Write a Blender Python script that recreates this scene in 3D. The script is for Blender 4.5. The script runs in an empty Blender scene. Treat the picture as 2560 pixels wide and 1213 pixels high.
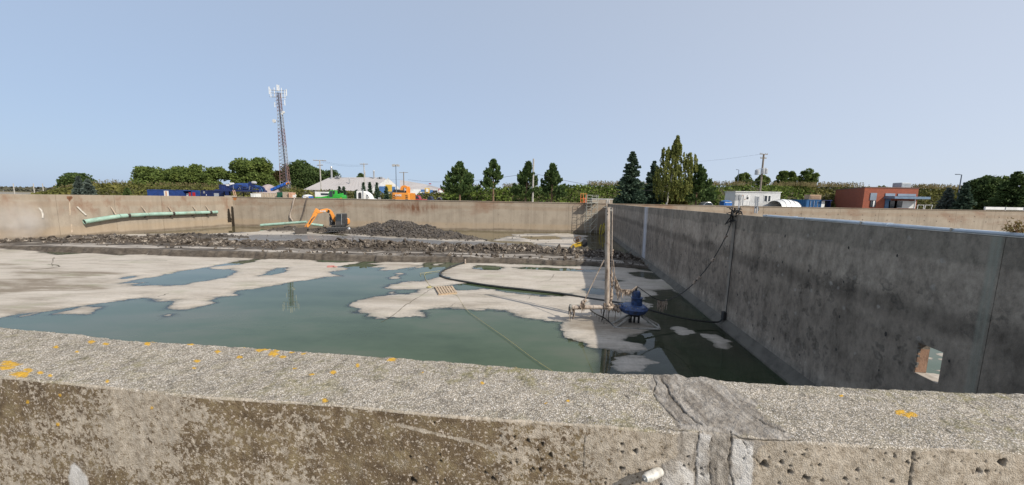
import bpy, math, random
import numpy as np
from math import sin, cos, pi, radians, sqrt, atan2
random.seed(7)
rng = np.random.default_rng(7)
S = bpy.context.scene
COL = S.collection

# ------------------------------------------------------------------ camera
EYE = 5.0
FPX = 880.0
_p, _r = radians(7.0), radians(1.01)
F_ = np.array([0, cos(_p), -sin(_p)])
_R0 = np.array([1.0, 0, 0]); _U0 = np.array([0, sin(_p), cos(_p)])
R_ = cos(_r)*_R0 + sin(_r)*_U0
U_ = cos(_r)*_U0 - sin(_r)*_R0
import mathutils
cam_d = bpy.data.cameras.new('camera'); cam = bpy.data.objects.new('camera', cam_d); COL.objects.link(cam)
cam_d.sensor_width = 36.0; cam_d.lens = FPX/2560*36
cam_d.clip_start = 0.05; cam_d.clip_end = 6000
M = mathutils.Matrix(((R_[0], U_[0], -F_[0], 0), (R_[1], U_[1], -F_[1], 0), (R_[2], U_[2], -F_[2], EYE), (0, 0, 0, 1)))
cam.matrix_world = M
S.camera = cam

# ------------------------------------------------------------------ light
SUN_EL = radians(36.8)
SUN_AZ = radians(128.0)          # clockwise from +Y
world = bpy.data.worlds.new('World'); S.world = world; world.use_nodes = True
nt = world.node_tree; nt.nodes.clear()
sky = nt.nodes.new('ShaderNodeTexSky'); sky.sky_type = 'NISHITA'; sky.sun_disc = False
sky.sun_elevation = SUN_EL; sky.sun_rotation = SUN_AZ
sky.air_density = 1.0; sky.dust_density = 1.1; sky.ozone_density = 2.0; sky.altitude = 0
bg = nt.nodes.new('ShaderNodeBackground'); bg.inputs[1].default_value = 0.15
wo = nt.nodes.new('ShaderNodeOutputWorld')
hzm = nt.nodes.new('ShaderNodeMix'); hzm.data_type = 'RGBA'; hzm.inputs[0].default_value = 0.85      # late-summer milky air
# haze glow: the milky air is brighter towards the sun, a little deeper blue overhead
tcw = nt.nodes.new('ShaderNodeTexCoord'); dt = nt.nodes.new('ShaderNodeVectorMath'); dt.operation = 'DOT_PRODUCT'
dt.inputs[1].default_value = (sin(SUN_AZ)*cos(SUN_EL), cos(SUN_AZ)*cos(SUN_EL), sin(SUN_EL)); nt.links.new(tcw.outputs['Generated'], dt.inputs[0])
mr = nt.nodes.new('ShaderNodeMapRange'); mr.inputs[1].default_value = -.85; mr.inputs[2].default_value = .55; nt.links.new(dt.outputs['Value'], mr.inputs[0])
gm = nt.nodes.new('ShaderNodeMix'); gm.data_type = 'RGBA'; gm.inputs[6].default_value = (2.75, 3.62, 5.05, 1); gm.inputs[7].default_value = (4.55, 4.95, 5.75, 1); nt.links.new(mr.outputs[0], gm.inputs[0])
sz = nt.nodes.new('ShaderNodeSeparateXYZ'); nt.links.new(tcw.outputs['Generated'], sz.inputs[0])
mz = nt.nodes.new('ShaderNodeMapRange'); mz.inputs[1].default_value = 0; mz.inputs[2].default_value = .7; mz.inputs[3].default_value = 1.03; mz.inputs[4].default_value = .80; nt.links.new(sz.outputs[2], mz.inputs[0])
vm = nt.nodes.new('ShaderNodeVectorMath'); vm.operation = 'SCALE'; nt.links.new(gm.outputs[2], vm.inputs[0]); nt.links.new(mz.outputs[0], vm.inputs['Scale'])
nt.links.new(vm.outputs[0], hzm.inputs[7])
nt.links.new(sky.outputs[0], hzm.inputs[6])
nt.links.new(hzm.outputs[2], bg.inputs[0]); nt.links.new(bg.outputs[0], wo.inputs[0])
sun_d = bpy.data.lights.new('sun', 'SUN'); sun = bpy.data.objects.new('sun', sun_d); COL.objects.link(sun)
sun_d.energy = 4.6; sun_d.angle = radians(0.6); sun_d.color = (1.0, 0.93, 0.82)
sdir = mathutils.Vector((sin(SUN_AZ)*cos(SUN_EL), cos(SUN_AZ)*cos(SUN_EL), sin(SUN_EL)))
sun.rotation_euler = sdir.to_track_quat('Z', 'Y').to_euler()
S.view_settings.view_transform = 'Standard'; S.view_settings.look = 'None'
S.view_settings.exposure = 0.0; S.view_settings.gamma = 1.0; S.view_settings.use_curve_mapping = False

# ------------------------------------------------------------------ pixel of the photograph -> point of the place
def ray(x, y): return F_*FPX + R_*(x-1280.0) - U_*(y-606.5)
def G(x, y, z=0.0):
    d = ray(x, y); t = (z-EYE)/d[2]; return np.array([0, 0, EYE]) + d*t
def PY(x, y, Y):
    d = ray(x, y); return np.array([0, 0, EYE]) + d*(Y/d[1])
def proj(P):
    v = np.asarray(P, float) - np.array([0, 0, EYE]); w = v @ F_
    return 1280 + FPX*(v @ R_)/w, 606.5 - FPX*(v @ U_)/w
def onplane(x, y, p0, n):
    d = ray(x, y); o = np.array([0, 0, EYE]); t = ((np.asarray(p0)-o) @ n)/(d @ n); return o + d*t

# ------------------------------------------------------------------ materials
def _n(nt, t, **k):
    n = nt.nodes.new(t)
    for a, b in k.items(): setattr(n, a, b)
    return n
MATS = {}
def ramp(nt, src, stops):
    r = _n(nt, 'ShaderNodeValToRGB'); e = r.color_ramp.elements
    while len(e) < len(stops): e.new(0.5)
    for i, (p, c) in enumerate(stops):
        e[i].position = p; e[i].color = tuple(c[:3])+(1,) if hasattr(c, '__len__') else (c, c, c, 1)
    nt.links.new(src, r.inputs[0]); return r.outputs[0]
def mixc(nt, f, a, b, mode='MIX'):
    m = _n(nt, 'ShaderNodeMix', data_type='RGBA', blend_type=mode)
    for s, v in ((m.inputs[0], f), (m.inputs[6], a), (m.inputs[7], b)):
        if isinstance(v, (int, float)): s.default_value = v if s.type == 'VALUE' else (v, v, v, 1)
        elif isinstance(v, tuple): s.default_value = v[:3] + (1,)
        else: nt.links.new(v, s)
    return m.outputs[2]
def math_(nt, op, a, b=None, c=None, clamp=False):
    m = _n(nt, 'ShaderNodeMath', operation=op); m.use_clamp = clamp
    for s, v in zip(m.inputs, (a, b, c)):
        if v is None: continue
        if isinstance(v, (int, float)): s.default_value = v
        else: nt.links.new(v, s)
    return m.outputs[0]
def noise(nt, co, sc, det=4, rough=0.6, dist=0.0, out=0):
    n = _n(nt, 'ShaderNodeTexNoise'); n.inputs['Scale'].default_value = sc; n.inputs['Detail'].default_value = det
    n.inputs['Roughness'].default_value = rough; n.inputs['Distortion'].default_value = dist
    nt.links.new(co, n.inputs['Vector']); return n.outputs[out]
def mapping(nt, co, sc=(1, 1, 1), loc=(0, 0, 0), rot=(0, 0, 0)):
    m = _n(nt, 'ShaderNodeMapping'); m.inputs['Scale'].default_value = sc; m.inputs['Location'].default_value = loc
    m.inputs['Rotation'].default_value = rot
    nt.links.new(co, m.inputs[0]); return m.outputs[0]
def newmat(name):
    m = bpy.data.materials.new(name); m.use_nodes = True; nt = m.node_tree
    b = nt.nodes['Principled BSDF']; return m, nt, b
def gpos(nt): return _n(nt, 'ShaderNodeNewGeometry').outputs['Position']
def bump(nt, b, h, strength=0.5, dist=0.01):
    bp = _n(nt, 'ShaderNodeBump'); bp.inputs['Strength'].default_value = strength; bp.inputs['Distance'].default_value = dist
    nt.links.new(h, bp.inputs['Height']); nt.links.new(bp.outputs[0], b.inputs['Normal'])
def mat(name, c, rough=0.6, metal=0.0, var=0.25, scale=3.0, c2=None, bmp=0.0, spec=None, cover=0.5):
    """plain weathered surface: base colour, a second dirt colour in noise patches, fine relief"""
    if name in MATS: return MATS[name]
    m, nt, b = newmat(name)
    co = gpos(nt)
    n1 = noise(nt, co, scale, 5, 0.65)
    c2 = c2 or tuple(v*(1-var)*0.8 for v in c)
    hi = tuple(min(1, v*(1+var*0.35)) for v in c)
    col = ramp(nt, n1, [(max(0, cover-0.22), c2), (cover+0.02, c), (0.8, hi)])
    nt.links.new(col, b.inputs['Base Color'])
    b.inputs['Roughness'].default_value = rough; b.inputs['Metallic'].default_value = metal
    if spec is not None: b.inputs['Specular IOR Level'].default_value = spec
    if bmp: bump(nt, b, noise(nt, co, scale*6, 4), bmp, 0.02)
    MATS[name] = m; return m

# ------------------------------------------------------------------ mesh collector
class MB:
    def __init__(s): s.v = []; s.f = []; s.n = 0
    def add(s, v, f):
        o = s.n; s.v.extend([tuple(map(float, p)) for p in v]); s.f.extend([tuple(i+o for i in q) for q in f]); s.n += len(v); return s
    def box(s, c, size, rz=0.0, rx=0.0, ry=0.0, taper=1.0):
        hx, hy, hz = [q/2 for q in size]
        P = [(-hx, -hy, -hz), (hx, -hy, -hz), (hx, hy, -hz), (-hx, hy, -hz)]
        P += [(x*taper, y*taper, hz) for x, y, _ in P]
        R = mathutils.Euler((rx, ry, rz)).to_matrix()
        P = [np.array(R @ mathutils.Vector(p)) + np.array(c) for p in P]
        return s.add(P, [(0, 3, 2, 1), (4, 5, 6, 7), (0, 1, 5, 4), (1, 2, 6, 5), (2, 3, 7, 6), (3, 0, 4, 7)])
    def cyl(s, a, b, r, r2=None, n=10, cap=True):
        return s.tube([a, b], [r, r if r2 is None else r2], n, cap)
    def bar(s, a, b, w, h=None, up=(0, 0, 1)):
        a, b = np.array(a, float), np.array(b, float); h = h or w
        d = b-a; d /= (np.linalg.norm(d)+1e-9); u = np.array(up, float)
        if abs(d @ u) > .98: u = np.array([0, 1., 0])
        x = np.cross(d, u); x /= np.linalg.norm(x); z = np.cross(x, d)
        P = [q + sx*x*w/2 + sz*z*h/2 for q in (a, b) for sx, sz in ((-1, -1), (1, -1), (1, 1), (-1, 1))]
        return s.add(P, [(0, 1, 2, 3), (7, 6, 5, 4), (0, 4, 5, 1), (1, 5, 6, 2), (2, 6, 7, 3), (3, 7, 4, 0)])
    def tube(s, path, r, n=8, cap=True):
        path = [np.array(p, float) for p in path]; m = len(path)
        rr = r if hasattr(r, '__len__') else [r]*m
        V = []; prev = None
        for i, p in enumerate(path):
            d = path[min(i+1, m-1)] - path[max(i-1, 0)]; d = d/(np.linalg.norm(d)+1e-9)
            if prev is None:
                u = np.array([0, 0, 1.]) if abs(d[2]) < .9 else np.array([1., 0, 0])
                x = np.cross(d, u)
            else: x = prev - d*(prev @ d)
            x /= (np.linalg.norm(x)+1e-9); prev = x; y = np.cross(d, x)
            for k in range(n):
                a = 2*pi*k/n; V.append(p + rr[i]*(cos(a)*x + sin(a)*y))
        Fc = []
        for i in range(m-1):
            for k in range(n):
                k2 = (k+1) % n; Fc.append((i*n+k, i*n+k2, (i+1)*n+k2, (i+1)*n+k))
        if cap: Fc.append(tuple(range(n))[::-1]); Fc.append(tuple((m-1)*n+k for k in range(n)))
        return s.add(V, Fc)
    def lathe(s, c, prof, n=16, axis='z'):
        V = []
        for r, z in prof:
            for k in range(n):
                a = 2*pi*k/n; p = (r*cos(a), r*sin(a), z)
                if axis == 'x': p = (z, r*cos(a), r*sin(a))
                if axis == 'y': p = (r*cos(a), z, r*sin(a))
                V.append(np.array(c)+np.array(p))
        Fc = [(i*n+k, i*n+(k+1) % n, (i+1)*n+(k+1) % n, (i+1)*n+k) for i in range(len(prof)-1) for k in range(n)]
        Fc += [tuple(range(n))[::-1], tuple((len(prof)-1)*n+k for k in range(n))]
        return s.add(V, Fc)
    def prism(s, pts, a, b):
        """outline pts -> function a(p), b(p) give the two ends"""
        n = len(pts); V = [a(p) for p in pts] + [b(p) for p in pts]
        return s.add(V, [tuple(range(n)), tuple(range(2*n-1, n-1, -1))] + [(i, i+n, (i+1) % n+n, (i+1) % n) for i in range(n)])
    def xz(s, pts, o, w, ax=(1, 0, 0), up=(0, 0, 1)):
        """side outline in (ax, up), origin o, extruded by w to both sides of the third axis"""
        ax = np.array(ax, float); up = np.array(up, float); t = np.cross(ax, up); o = np.array(o, float)
        return s.prism(pts, lambda p: o+ax*p[0]+up*p[1]-t*w/2, lambda p: o+ax*p[0]+up*p[1]+t*w/2)
    def build(s, name, m, parent=None, smooth=False, bevel=0.0, **props):
        off = np.array(parent['_w']) if parent is not None else np.zeros(3)
        me = bpy.data.meshes.new(name)
        me.from_pydata([tuple(np.array(v)-off) for v in s.v], [], s.f)
        if m is not None: me.materials.append(m)
        o = bpy.data.objects.new(name, me); COL.objects.link(o)
        if parent is not None: o.parent = parent
        o['_w'] = [float(q) for q in off]
        if bevel:
            bv = o.modifiers.new('bevel', 'BEVEL'); bv.width = bevel; bv.segments = 2; bv.limit_method = 'ANGLE'
        if smooth:
            me.polygons.foreach_set('use_smooth', [True]*len(me.polygons))
            try: me.set_sharp_from_angle(angle=radians(42))
            except Exception: pass
        me.update()
        for k, v in props.items(): o[k] = v
        return o
def thing(name, label, cat, loc, group=None):
    o = bpy.data.objects.new(name, None); COL.objects.link(o); o.location = tuple(map(float, loc))
    o.empty_display_size = 0.1
    o['label'] = label; o['category'] = cat; o['_w'] = [float(q) for q in loc]
    if group: o['group'] = group
    return o
def tag(o, label, cat, group=None):
    o['label'] = label; o['category'] = cat
    if group: o['group'] = group
    return o
def meshobj(name, V, Fq, m, parent=None, smooth=False, **props):
    """fast path for numpy arrays (quads or triangles)"""
    V = np.asarray(V, np.float32); Fq = np.asarray(Fq, np.int32)
    if parent is not None: V = V - np.array(parent['_w'], np.float32)
    me = bpy.data.meshes.new(name); me.vertices.add(len(V)); me.vertices.foreach_set('co', V.ravel())
    k = Fq.shape[1]; me.loops.add(Fq.size); me.loops.foreach_set('vertex_index', Fq.ravel())
    me.polygons.add(len(Fq)); me.polygons.foreach_set('loop_start', np.arange(0, Fq.size, k, dtype=np.int32))
    me.polygons.foreach_set('use_smooth', np.full(len(Fq), smooth))
    me.update(calc_edges=True)
    if m is not None: me.materials.append(m)
    o = bpy.data.objects.new(name, me); COL.objects.link(o)
    if parent is not None: o.parent = parent
    for a, b in props.items(): o[a] = b
    return o
def attr(o, name, vals, kind='FLOAT'):
    a = o.data.attributes.new(name, kind, 'POINT')
    v = np.asarray(vals, np.float32)
    a.data.foreach_set('value' if kind == 'FLOAT' else 'color', v.ravel())

# ------------------------------------------------------------------ numpy noise, polygons
def vnoise(x, y, seed=0):
    xi = np.floor(x).astype(np.int64); yi = np.floor(y).astype(np.int64); fx = x-xi; fy = y-yi
    fx = fx*fx*(3-2*fx); fy = fy*fy*(3-2*fy)
    def h(a, b):
        n = (a*374761393 + b*668265263 + seed*982451653) & 0x7fffffff
        n = ((n ^ (n >> 13))*1274126177) & 0x7fffffff
        return ((n ^ (n >> 16)) & 0xffff)/65535.0
    return (h(xi, yi)*(1-fx)+h(xi+1, yi)*fx)*(1-fy) + (h(xi, yi+1)*(1-fx)+h(xi+1, yi+1)*fx)*fy
def fbm(x, y, sc=1.0, oc=4, seed=0, g=0.5):
    t = 0; a = 1; s = 0
    for i in range(oc):
        t = t + a*vnoise(x*sc*2**i, y*sc*2**i, seed+i*17); s += a; a *= g
    return t/s*2-1
def sdist(px, py, poly):
    """signed distance, positive inside"""
    P = np.asarray(poly, float); Q = np.roll(P, -1, 0)
    d = np.full(px.shape, 1e18); ins = np.zeros(px.shape, bool)
    for (ax, ay), (bx, by) in zip(P, Q):
        ex, ey = bx-ax, by-ay; wx, wy = px-ax, py-ay
        t = np.clip((wx*ex+wy*ey)/(ex*ex+ey*ey+1e-12), 0, 1)
        d = np.minimum(d, (wx-ex*t)**2+(wy-ey*t)**2)
        c = ((ay <= py) != (by <= py)) & (px < ex*(py-ay)/((ey if ey else 1e-12)) + ax)
        ins ^= c
    return np.where(ins, 1, -1)*np.sqrt(d)
def gridfaces(nr, nc):
    i = np.arange(nr-1)[:, None]*nc + np.arange(nc-1)[None, :]
    return np.stack([i, i+1, i+nc+1, i+nc], -1).reshape(-1, 4)
def lerp(a, b, t): return a+(b-a)*t
def srgb(r, g, b):
    return tuple(((v/255+0.055)/1.055)**2.4 if v > 10 else v/255/12.92 for v in (r, g, b))
# ================================================================== THE SETTING
ZT = 4.56          # top of the basin walls
ZG = 3.5           # ground outside the basins
# ---- materials of the setting
def wall_mat(name, light, dark, tan=None, streak=0.5, bands=None):
    m, nt, b = newmat(name); co = gpos(nt)
    base = ramp(nt, noise(nt, co, 0.7, 5, 0.6), [(0.22, tuple(.5*(u+v) for u, v in zip(dark, light))), (0.5, light), (0.75, tuple(min(1, v*1.12) for v in light))])
    st = noise(nt, mapping(nt, co, (1.6, 1.6, 0.10)), 1.0, 5, 0.6)            # runs down the wall
    base = mixc(nt, math_(nt, 'MULTIPLY', ramp(nt, st, [(0.45, 0.0), (0.72, 1.0)]), streak), base, dark)
    fine = noise(nt, co, 14, 5, 0.7)
    base = mixc(nt, 0.35, base, ramp(nt, fine, [(0.3, 0.35), (0.7, 0.95)]), 'MULTIPLY')
    sep = _n(nt, 'ShaderNodeSeparateXYZ'); nt.links.new(co, sep.inputs[0])
    if bands:      # horizontal tide marks (height, softness, colour, amount)
        wob = math_(nt, 'MULTIPLY_ADD', noise(nt, mapping(nt, co, (.35, .35, .0)), 1.0, 4), 0.5, -0.25)
        z = math_(nt, 'ADD', sep.outputs[2], wob)
        for (z0, z1, soft, c, amt) in bands:
            r = _n(nt, 'ShaderNodeMapRange', interpolation_type='SMOOTHSTEP'); nt.links.new(z, r.inputs[0])
            r.inputs[1].default_value = z0-soft; r.inputs[2].default_value = z0+soft
            r2 = _n(nt, 'ShaderNodeMapRange', interpolation_type='SMOOTHSTEP'); nt.links.new(z, r2.inputs[0])
            r2.inputs[1].default_value = z1+soft; r2.inputs[2].default_value = z1-soft
            f = math_(nt, 'MULTIPLY', r.outputs[0], r2.outputs[0]); f = math_(nt, 'MULTIPLY', f, amt)
            f = math_(nt, 'MULTIPLY', f, ramp(nt, noise(nt, co, 1.3, 4, .65), [(0.25, 0.55), (0.6, 1.0)]))
            base = mixc(nt, f, base, c)
    nt.links.new(base, b.inputs['Base Color']); b.inputs['Roughness'].default_value = 0.9
    b.inputs['Specular IOR Level'].default_value = 0.2
    bump(nt, b, math_(nt, 'ADD', fine, noise(nt, co, 60, 3)), 0.35, 0.02)
    return m, nt, b, base, co, sep

# far and left wall: warm beige, stained brown under the coping
m_far, nt, b, base, co, sep = wall_mat('sunlit_wall_concrete', (0.405, 0.345, 0.275), (0.25, 0.208, 0.163), streak=0.55,
    bands=[(4.1, 4.6, .05, (0.30, 0.235, 0.17), .45), (3.35, 3.95, .2, (0.26, 0.17, 0.105), .35), (0, .35, .1, (0.13, 0.10, 0.07), .7), (.35, 1.2, .25, (0.40, 0.30, 0.20), .5)])
# brown stain near the middle of the far wall
stn = math_(nt, 'MULTIPLY', ramp(nt, noise(nt, mapping(nt, co, (.30, 1, .55)), 1.0, 4, .6), [(0.52, 0.0), (0.68, 1.0)]),
            ramp(nt, math_(nt, 'DIVIDE', sep.outputs[2], 5.0), [(0.4, 0.0), (0.6, 1.0)]))
base = mixc(nt, math_(nt, 'MULTIPLY', stn, .6), base, (0.22, 0.12, 0.075))
xa = math_(nt, 'ABSOLUTE', math_(nt, 'ADD', sep.outputs[0], 15.2)); za = math_(nt, 'ABSOLUTE', math_(nt, 'SUBTRACT', sep.outputs[2], 3.5))
fo = math_(nt, 'SUBTRACT', 1.0, math_(nt, 'ADD', math_(nt, 'DIVIDE', xa, 7.0), math_(nt, 'DIVIDE', za, 1.6)), clamp=True)
fo = math_(nt, 'MULTIPLY', fo, ramp(nt, noise(nt, mapping(nt, co, (1.5, 1, .35)), 1.2, 5, .7), [(.38, .1), (.6, 1.5)]))
base = mixc(nt, math_(nt, 'MULTIPLY', fo, .9, clamp=True), base, (.17, .085, .05))
nt.links.new(base, b.inputs['Base Color'])

# ---- near wall outline (top far edge and top near edge), traced on the plane z = ZT
FE = np.array([G(x, y, ZT)[:2] for x, y in ((0, 815), (193, 832), (316, 848), (450, 855), (703, 871), (900, 885), (1160, 903), (1372, 923), (1560, 931), (1693, 932), (1716, 939), (1755, 937), (1794, 947), (1951, 957), (2146, 966), (2341, 974), (2560, 981))])
NE = np.array([G(x, y, ZT)[:2] for x, y in ((0, 940), (170, 957), (340, 974), (511, 991), (681, 1001), (860, 1012), (991, 1026), (1188, 1044), (1401, 1057), (1693, 1080), (1744, 1079), (1990, 1103), (2302, 1120), (2560, 1130))])
kf = (FE[-1]-FE[3])/(FE[-1][0]-FE[3][0])
def edgeY(E, x):
    E = E[np.argsort(E[:, 0])]
    y = np.interp(x, E[:, 0], E[:, 1])
    y = np.where(x < E[0, 0], E[0, 1]+(x-E[0, 0])*-0.105, y)
    return np.where(x > E[-1, 0], E[-1, 1]+(x-E[-1, 0])*-0.085, y)

# ---- right wall (between the basins): inner face through two floor points
A0 = np.array([7.02, 2.0]); 
WD = np.array([14.9-8.7, 55.5-13.7]); WD = WD/np.linalg.norm(WD)          # along the wall, away from the camera
WP = np.array([8.7, 13.7]); WN = np.array([WD[1], -WD[0]])                # normal, away from the first basin
WN3 = np.array([WN[0], WN[1], 0])
def Wp(s, z, off=0.0): q = WP + WD*s + WN*off; return np.array([q[0], q[1], z])
def Wpix(x, y, off=0.0):
    P = onplane(x, y, np.array([WP[0], WP[1], 0])+WN3*off, WN3); return (P[:2]-WP) @ WD, P[2]
S0, S1 = -13.9, 42.3
TH = 0.20

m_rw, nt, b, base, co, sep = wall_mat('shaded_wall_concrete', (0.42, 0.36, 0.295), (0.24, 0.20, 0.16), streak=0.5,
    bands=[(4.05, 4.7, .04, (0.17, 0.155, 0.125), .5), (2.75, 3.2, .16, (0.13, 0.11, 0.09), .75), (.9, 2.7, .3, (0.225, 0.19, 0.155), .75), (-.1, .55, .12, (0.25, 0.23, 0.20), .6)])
# dark damp blotches and pale popouts
vor = _n(nt, 'ShaderNodeTexVoronoi'); vor.inputs['Scale'].default_value = 1.9
dco = _n(nt, 'ShaderNodeVectorMath', operation='ADD'); nt.links.new(mapping(nt, co, (.9, .9, .8)), dco.inputs[0])
nsc = _n(nt, 'ShaderNodeVectorMath', operation='SCALE'); nsc.inputs['Scale'].default_value = 1.25
nt.links.new(noise(nt, co, 1.7, 3, out=1), nsc.inputs[0]); nt.links.new(nsc.outputs[0], dco.inputs[1]); nt.links.new(dco.outputs[0], vor.inputs['Vector'])
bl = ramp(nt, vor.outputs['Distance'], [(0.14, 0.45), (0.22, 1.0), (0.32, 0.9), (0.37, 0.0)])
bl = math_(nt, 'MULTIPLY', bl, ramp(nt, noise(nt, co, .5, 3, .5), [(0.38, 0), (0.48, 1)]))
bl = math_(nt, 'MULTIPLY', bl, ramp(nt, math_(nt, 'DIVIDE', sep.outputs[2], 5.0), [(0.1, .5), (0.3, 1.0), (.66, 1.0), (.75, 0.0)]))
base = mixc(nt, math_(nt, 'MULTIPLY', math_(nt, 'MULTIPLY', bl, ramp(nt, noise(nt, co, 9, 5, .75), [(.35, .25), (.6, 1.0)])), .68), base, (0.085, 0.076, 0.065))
v2 = _n(nt, 'ShaderNodeTexVoronoi'); v2.inputs['Scale'].default_value = 1.9; nt.links.new(co, v2.inputs['Vector'])
pop = math_(nt, 'MULTIPLY', ramp(nt, math_(nt, 'ADD', v2.outputs['Distance'], math_(nt, 'MULTIPLY', noise(nt, co, 16, 3), .22)), [(0.175, 1.0), (0.22, 0.0)]), .75)
base = mixc(nt, pop, base, (0.37, 0.34, 0.30))
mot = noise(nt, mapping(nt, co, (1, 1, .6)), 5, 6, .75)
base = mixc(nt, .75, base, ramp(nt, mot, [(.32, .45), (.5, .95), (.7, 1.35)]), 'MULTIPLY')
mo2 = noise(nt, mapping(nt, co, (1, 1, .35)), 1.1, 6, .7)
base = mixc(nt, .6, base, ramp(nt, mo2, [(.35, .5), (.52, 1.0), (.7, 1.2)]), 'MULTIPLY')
# white lime run on the wall, with a grey one beside it
s_run = [Wpix(1612, 580)[0], Wpix(2480, 780)[0], Wpix(1675, 620)[0], Wpix(1835, 640)[0]]
for k, (s0, w, c, amt) in enumerate(((s_run[0], .75, (0.62, 0.64, 0.70), 1.0), (s_run[1]+.10, .10, (0.30, 0.31, 0.26), .75), (s_run[2], .16, (.34, .33, .30), .5), (s_run[3]+.25, .14, (.27, .26, .235), .6))):
    y0 = (WP+WD*s0)[1]
    d = math_(nt, 'ABSOLUTE', math_(nt, 'SUBTRACT', math_(nt, 'ADD', sep.outputs[1], math_(nt, 'MULTIPLY_ADD', noise(nt, mapping(nt, co, (.5, .5, .5)), 1.0, 3), .3*w, -.15*w)), y0))
    f = ramp(nt, math_(nt, 'DIVIDE', d, w*2), [(0.2, 1.0), (0.5, 0.0)])
    f = math_(nt, 'MULTIPLY', f, ramp(nt, noise(nt, mapping(nt, co, (5, 5, .12)), 1.3, 5, .7), [(0.36, 0.1), (0.6, 1.0)]))
    base = mixc(nt, math_(nt, 'MULTIPLY', f, amt), base, c)
nt.links.new(base, b.inputs['Base Color'])

# ---- outer ground, basin floors
LW = [np.array([-43.9, 55.5]), np.array([-49.6, 33.0]), np.array([-57.5, 6.0])]
m_ground = mat('gravel_yard', (0.26, 0.235, 0.19), 0.95, var=.35, scale=.4, bmp=.4)
mb = MB()
def quad(x0, y0, x1, y1, z): mb.add([(x0, y0, z), (x1, y0, z), (x1, y1, z), (x0, y1, z)], [(0, 1, 2, 3)])
quad(-3000, 55.9, 3000, 3500, ZG); quad(-3000, -60, -58.2, 55.9, ZG); quad(112.4, -60, 3000, 55.9, ZG)
mb.add([(-58.2, -60, ZG), (112.4, -60, ZG), (112.4, -9.2, ZG), (7.2, -.25, ZG), (2, .15, ZG), (-58.2, 6, ZG)], [(0, 1, 2, 3, 4, 5)])
mb.add([(-58.2, 6, ZG), (-57.8, 6, ZG), (-50.0, 33, ZG), (-44.3, 55.9, ZG), (-58.2, 55.9, ZG)], [(0, 1, 2, 3, 4)])
mb.build('ground', m_ground, kind='structure')

# traced outlines on the floor (pixels of the photograph, put on the plane z = 0)
SAND = [
 [(-500, 900), (0, 793), (53, 785), (83, 782), (60, 790), (123, 778), (176, 770), (228, 762), (316, 751), (355, 746), (397, 753), (443, 752), (425, 765), (413, 774), (440, 777), (468, 775), (500, 768), (534, 760), (517, 751), (541, 744), (594, 739), (584, 732), (605, 725), (661, 719), (703, 712), (731, 705), (773, 700), (819, 692), (851, 690), (825, 684), (816, 679), (850, 678), (879, 672), (845, 668), (858, 665), (900, 656), (905, 640), (600, 620), (0, 590), (-900, 610), (-900, 900)],
 [(140, 784), (176, 773), (205, 767), (255, 768), (240, 775), (222, 785), (200, 783), (170, 782)],
 [(405, 790), (420, 785), (437, 785), (430, 791), (412, 794)],
 [(874, 765), (897, 751), (934, 741), (979, 737), (1040, 733), (1051, 725), (1067, 721), (1030, 723), (985, 724), (958, 718), (1003, 705), (1064, 702), (1101, 693), (1135, 699), (1168, 707), (1130, 713), (1112, 716), (1144, 726), (1173, 727), (1200, 722), (1242, 724), (1234, 729), (1293, 735), (1338, 738), (1404, 740), (1412, 733), (1460, 738), (1520, 745), (1600, 752), (1640, 762), (1600, 790), (1640, 815), (1630, 830), (1580, 842), (1560, 850), (1600, 858), (1628, 877), (1590, 882), (1545, 880), (1500, 872), (1476, 868), (1457, 854), (1426, 850), (1407, 840), (1408, 830), (1394, 822), (1404, 815), (1402, 806), (1367, 803), (1354, 797), (1317, 797), (1285, 785), (1272, 777), (1226, 774), (1187, 778), (1147, 772), (1128, 771), (1080, 771), (1043, 779), (1064, 785), (1064, 794), (1006, 793), (963, 796), (934, 794), (917, 790), (918, 783), (885, 782), (894, 774)],
 [(1105, 688), (1100, 680), (1130, 665), (1165, 655), (1240, 658), (1400, 664), (1560, 668), (1640, 680), (1690, 705), (1705, 722), (1690, 738), (1640, 735), (1600, 750), (1520, 747), (1460, 740), (1410, 735), (1340, 726), (1277, 719), (1220, 712), (1168, 706), (1130, 698)],
 [(910, 660), (969, 654), (1067, 656), (1051, 664), (1027, 670), (969, 677), (945, 676), (963, 670), (929, 668), (948, 663)],
 [(1078, 662), (1086, 659), (1109, 658), (1096, 664)],
 [(1006, 678), (1030, 672), (1053, 664), (1058, 667), (1030, 675)],
 [(973, 694), (985, 692), (996, 695), (980, 697)], [(987, 684), (1000, 682), (1014, 686), (995, 688)],
 [(969, 733), (975, 730), (982, 730), (984, 735), (975, 735)],
 [(860, 658), (880, 655), (905, 656), (890, 660)],
 [(1530, 905), (1560, 893), (1610, 892), (1640, 905), (1605, 913), (1605, 928), (1560, 932), (1530, 922), (1545, 915)],
 [(1665, 818), (1690, 813), (1720, 820), (1742, 833), (1700, 836)],
 [(1750, 834), (1790, 834), (1830, 855), (1820, 877), (1790, 868), (1768, 848)],
 # beyond the mud bank
 [(1230, 602), (1262, 592), (1290, 590), (1278, 586), (1320, 584), (1420, 584), (1470, 590), (1460, 600), (1445, 617), (1400, 618), (1340, 613), (1330, 606), (1290, 603)],
 [(0, 600), (120, 602), (200, 592), (330, 585), (420, 584), (530, 575), (620, 577), (700, 575), (760, 580), (880, 592), (880, 650), (0, 640), (-600, 640), (-600, 600)],
 [(870, 640), (870, 585), (1000, 590), (1180, 600), (1320, 613), (1440, 620), (1560, 640), (1600, 665), (1200, 650)],
]
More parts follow.
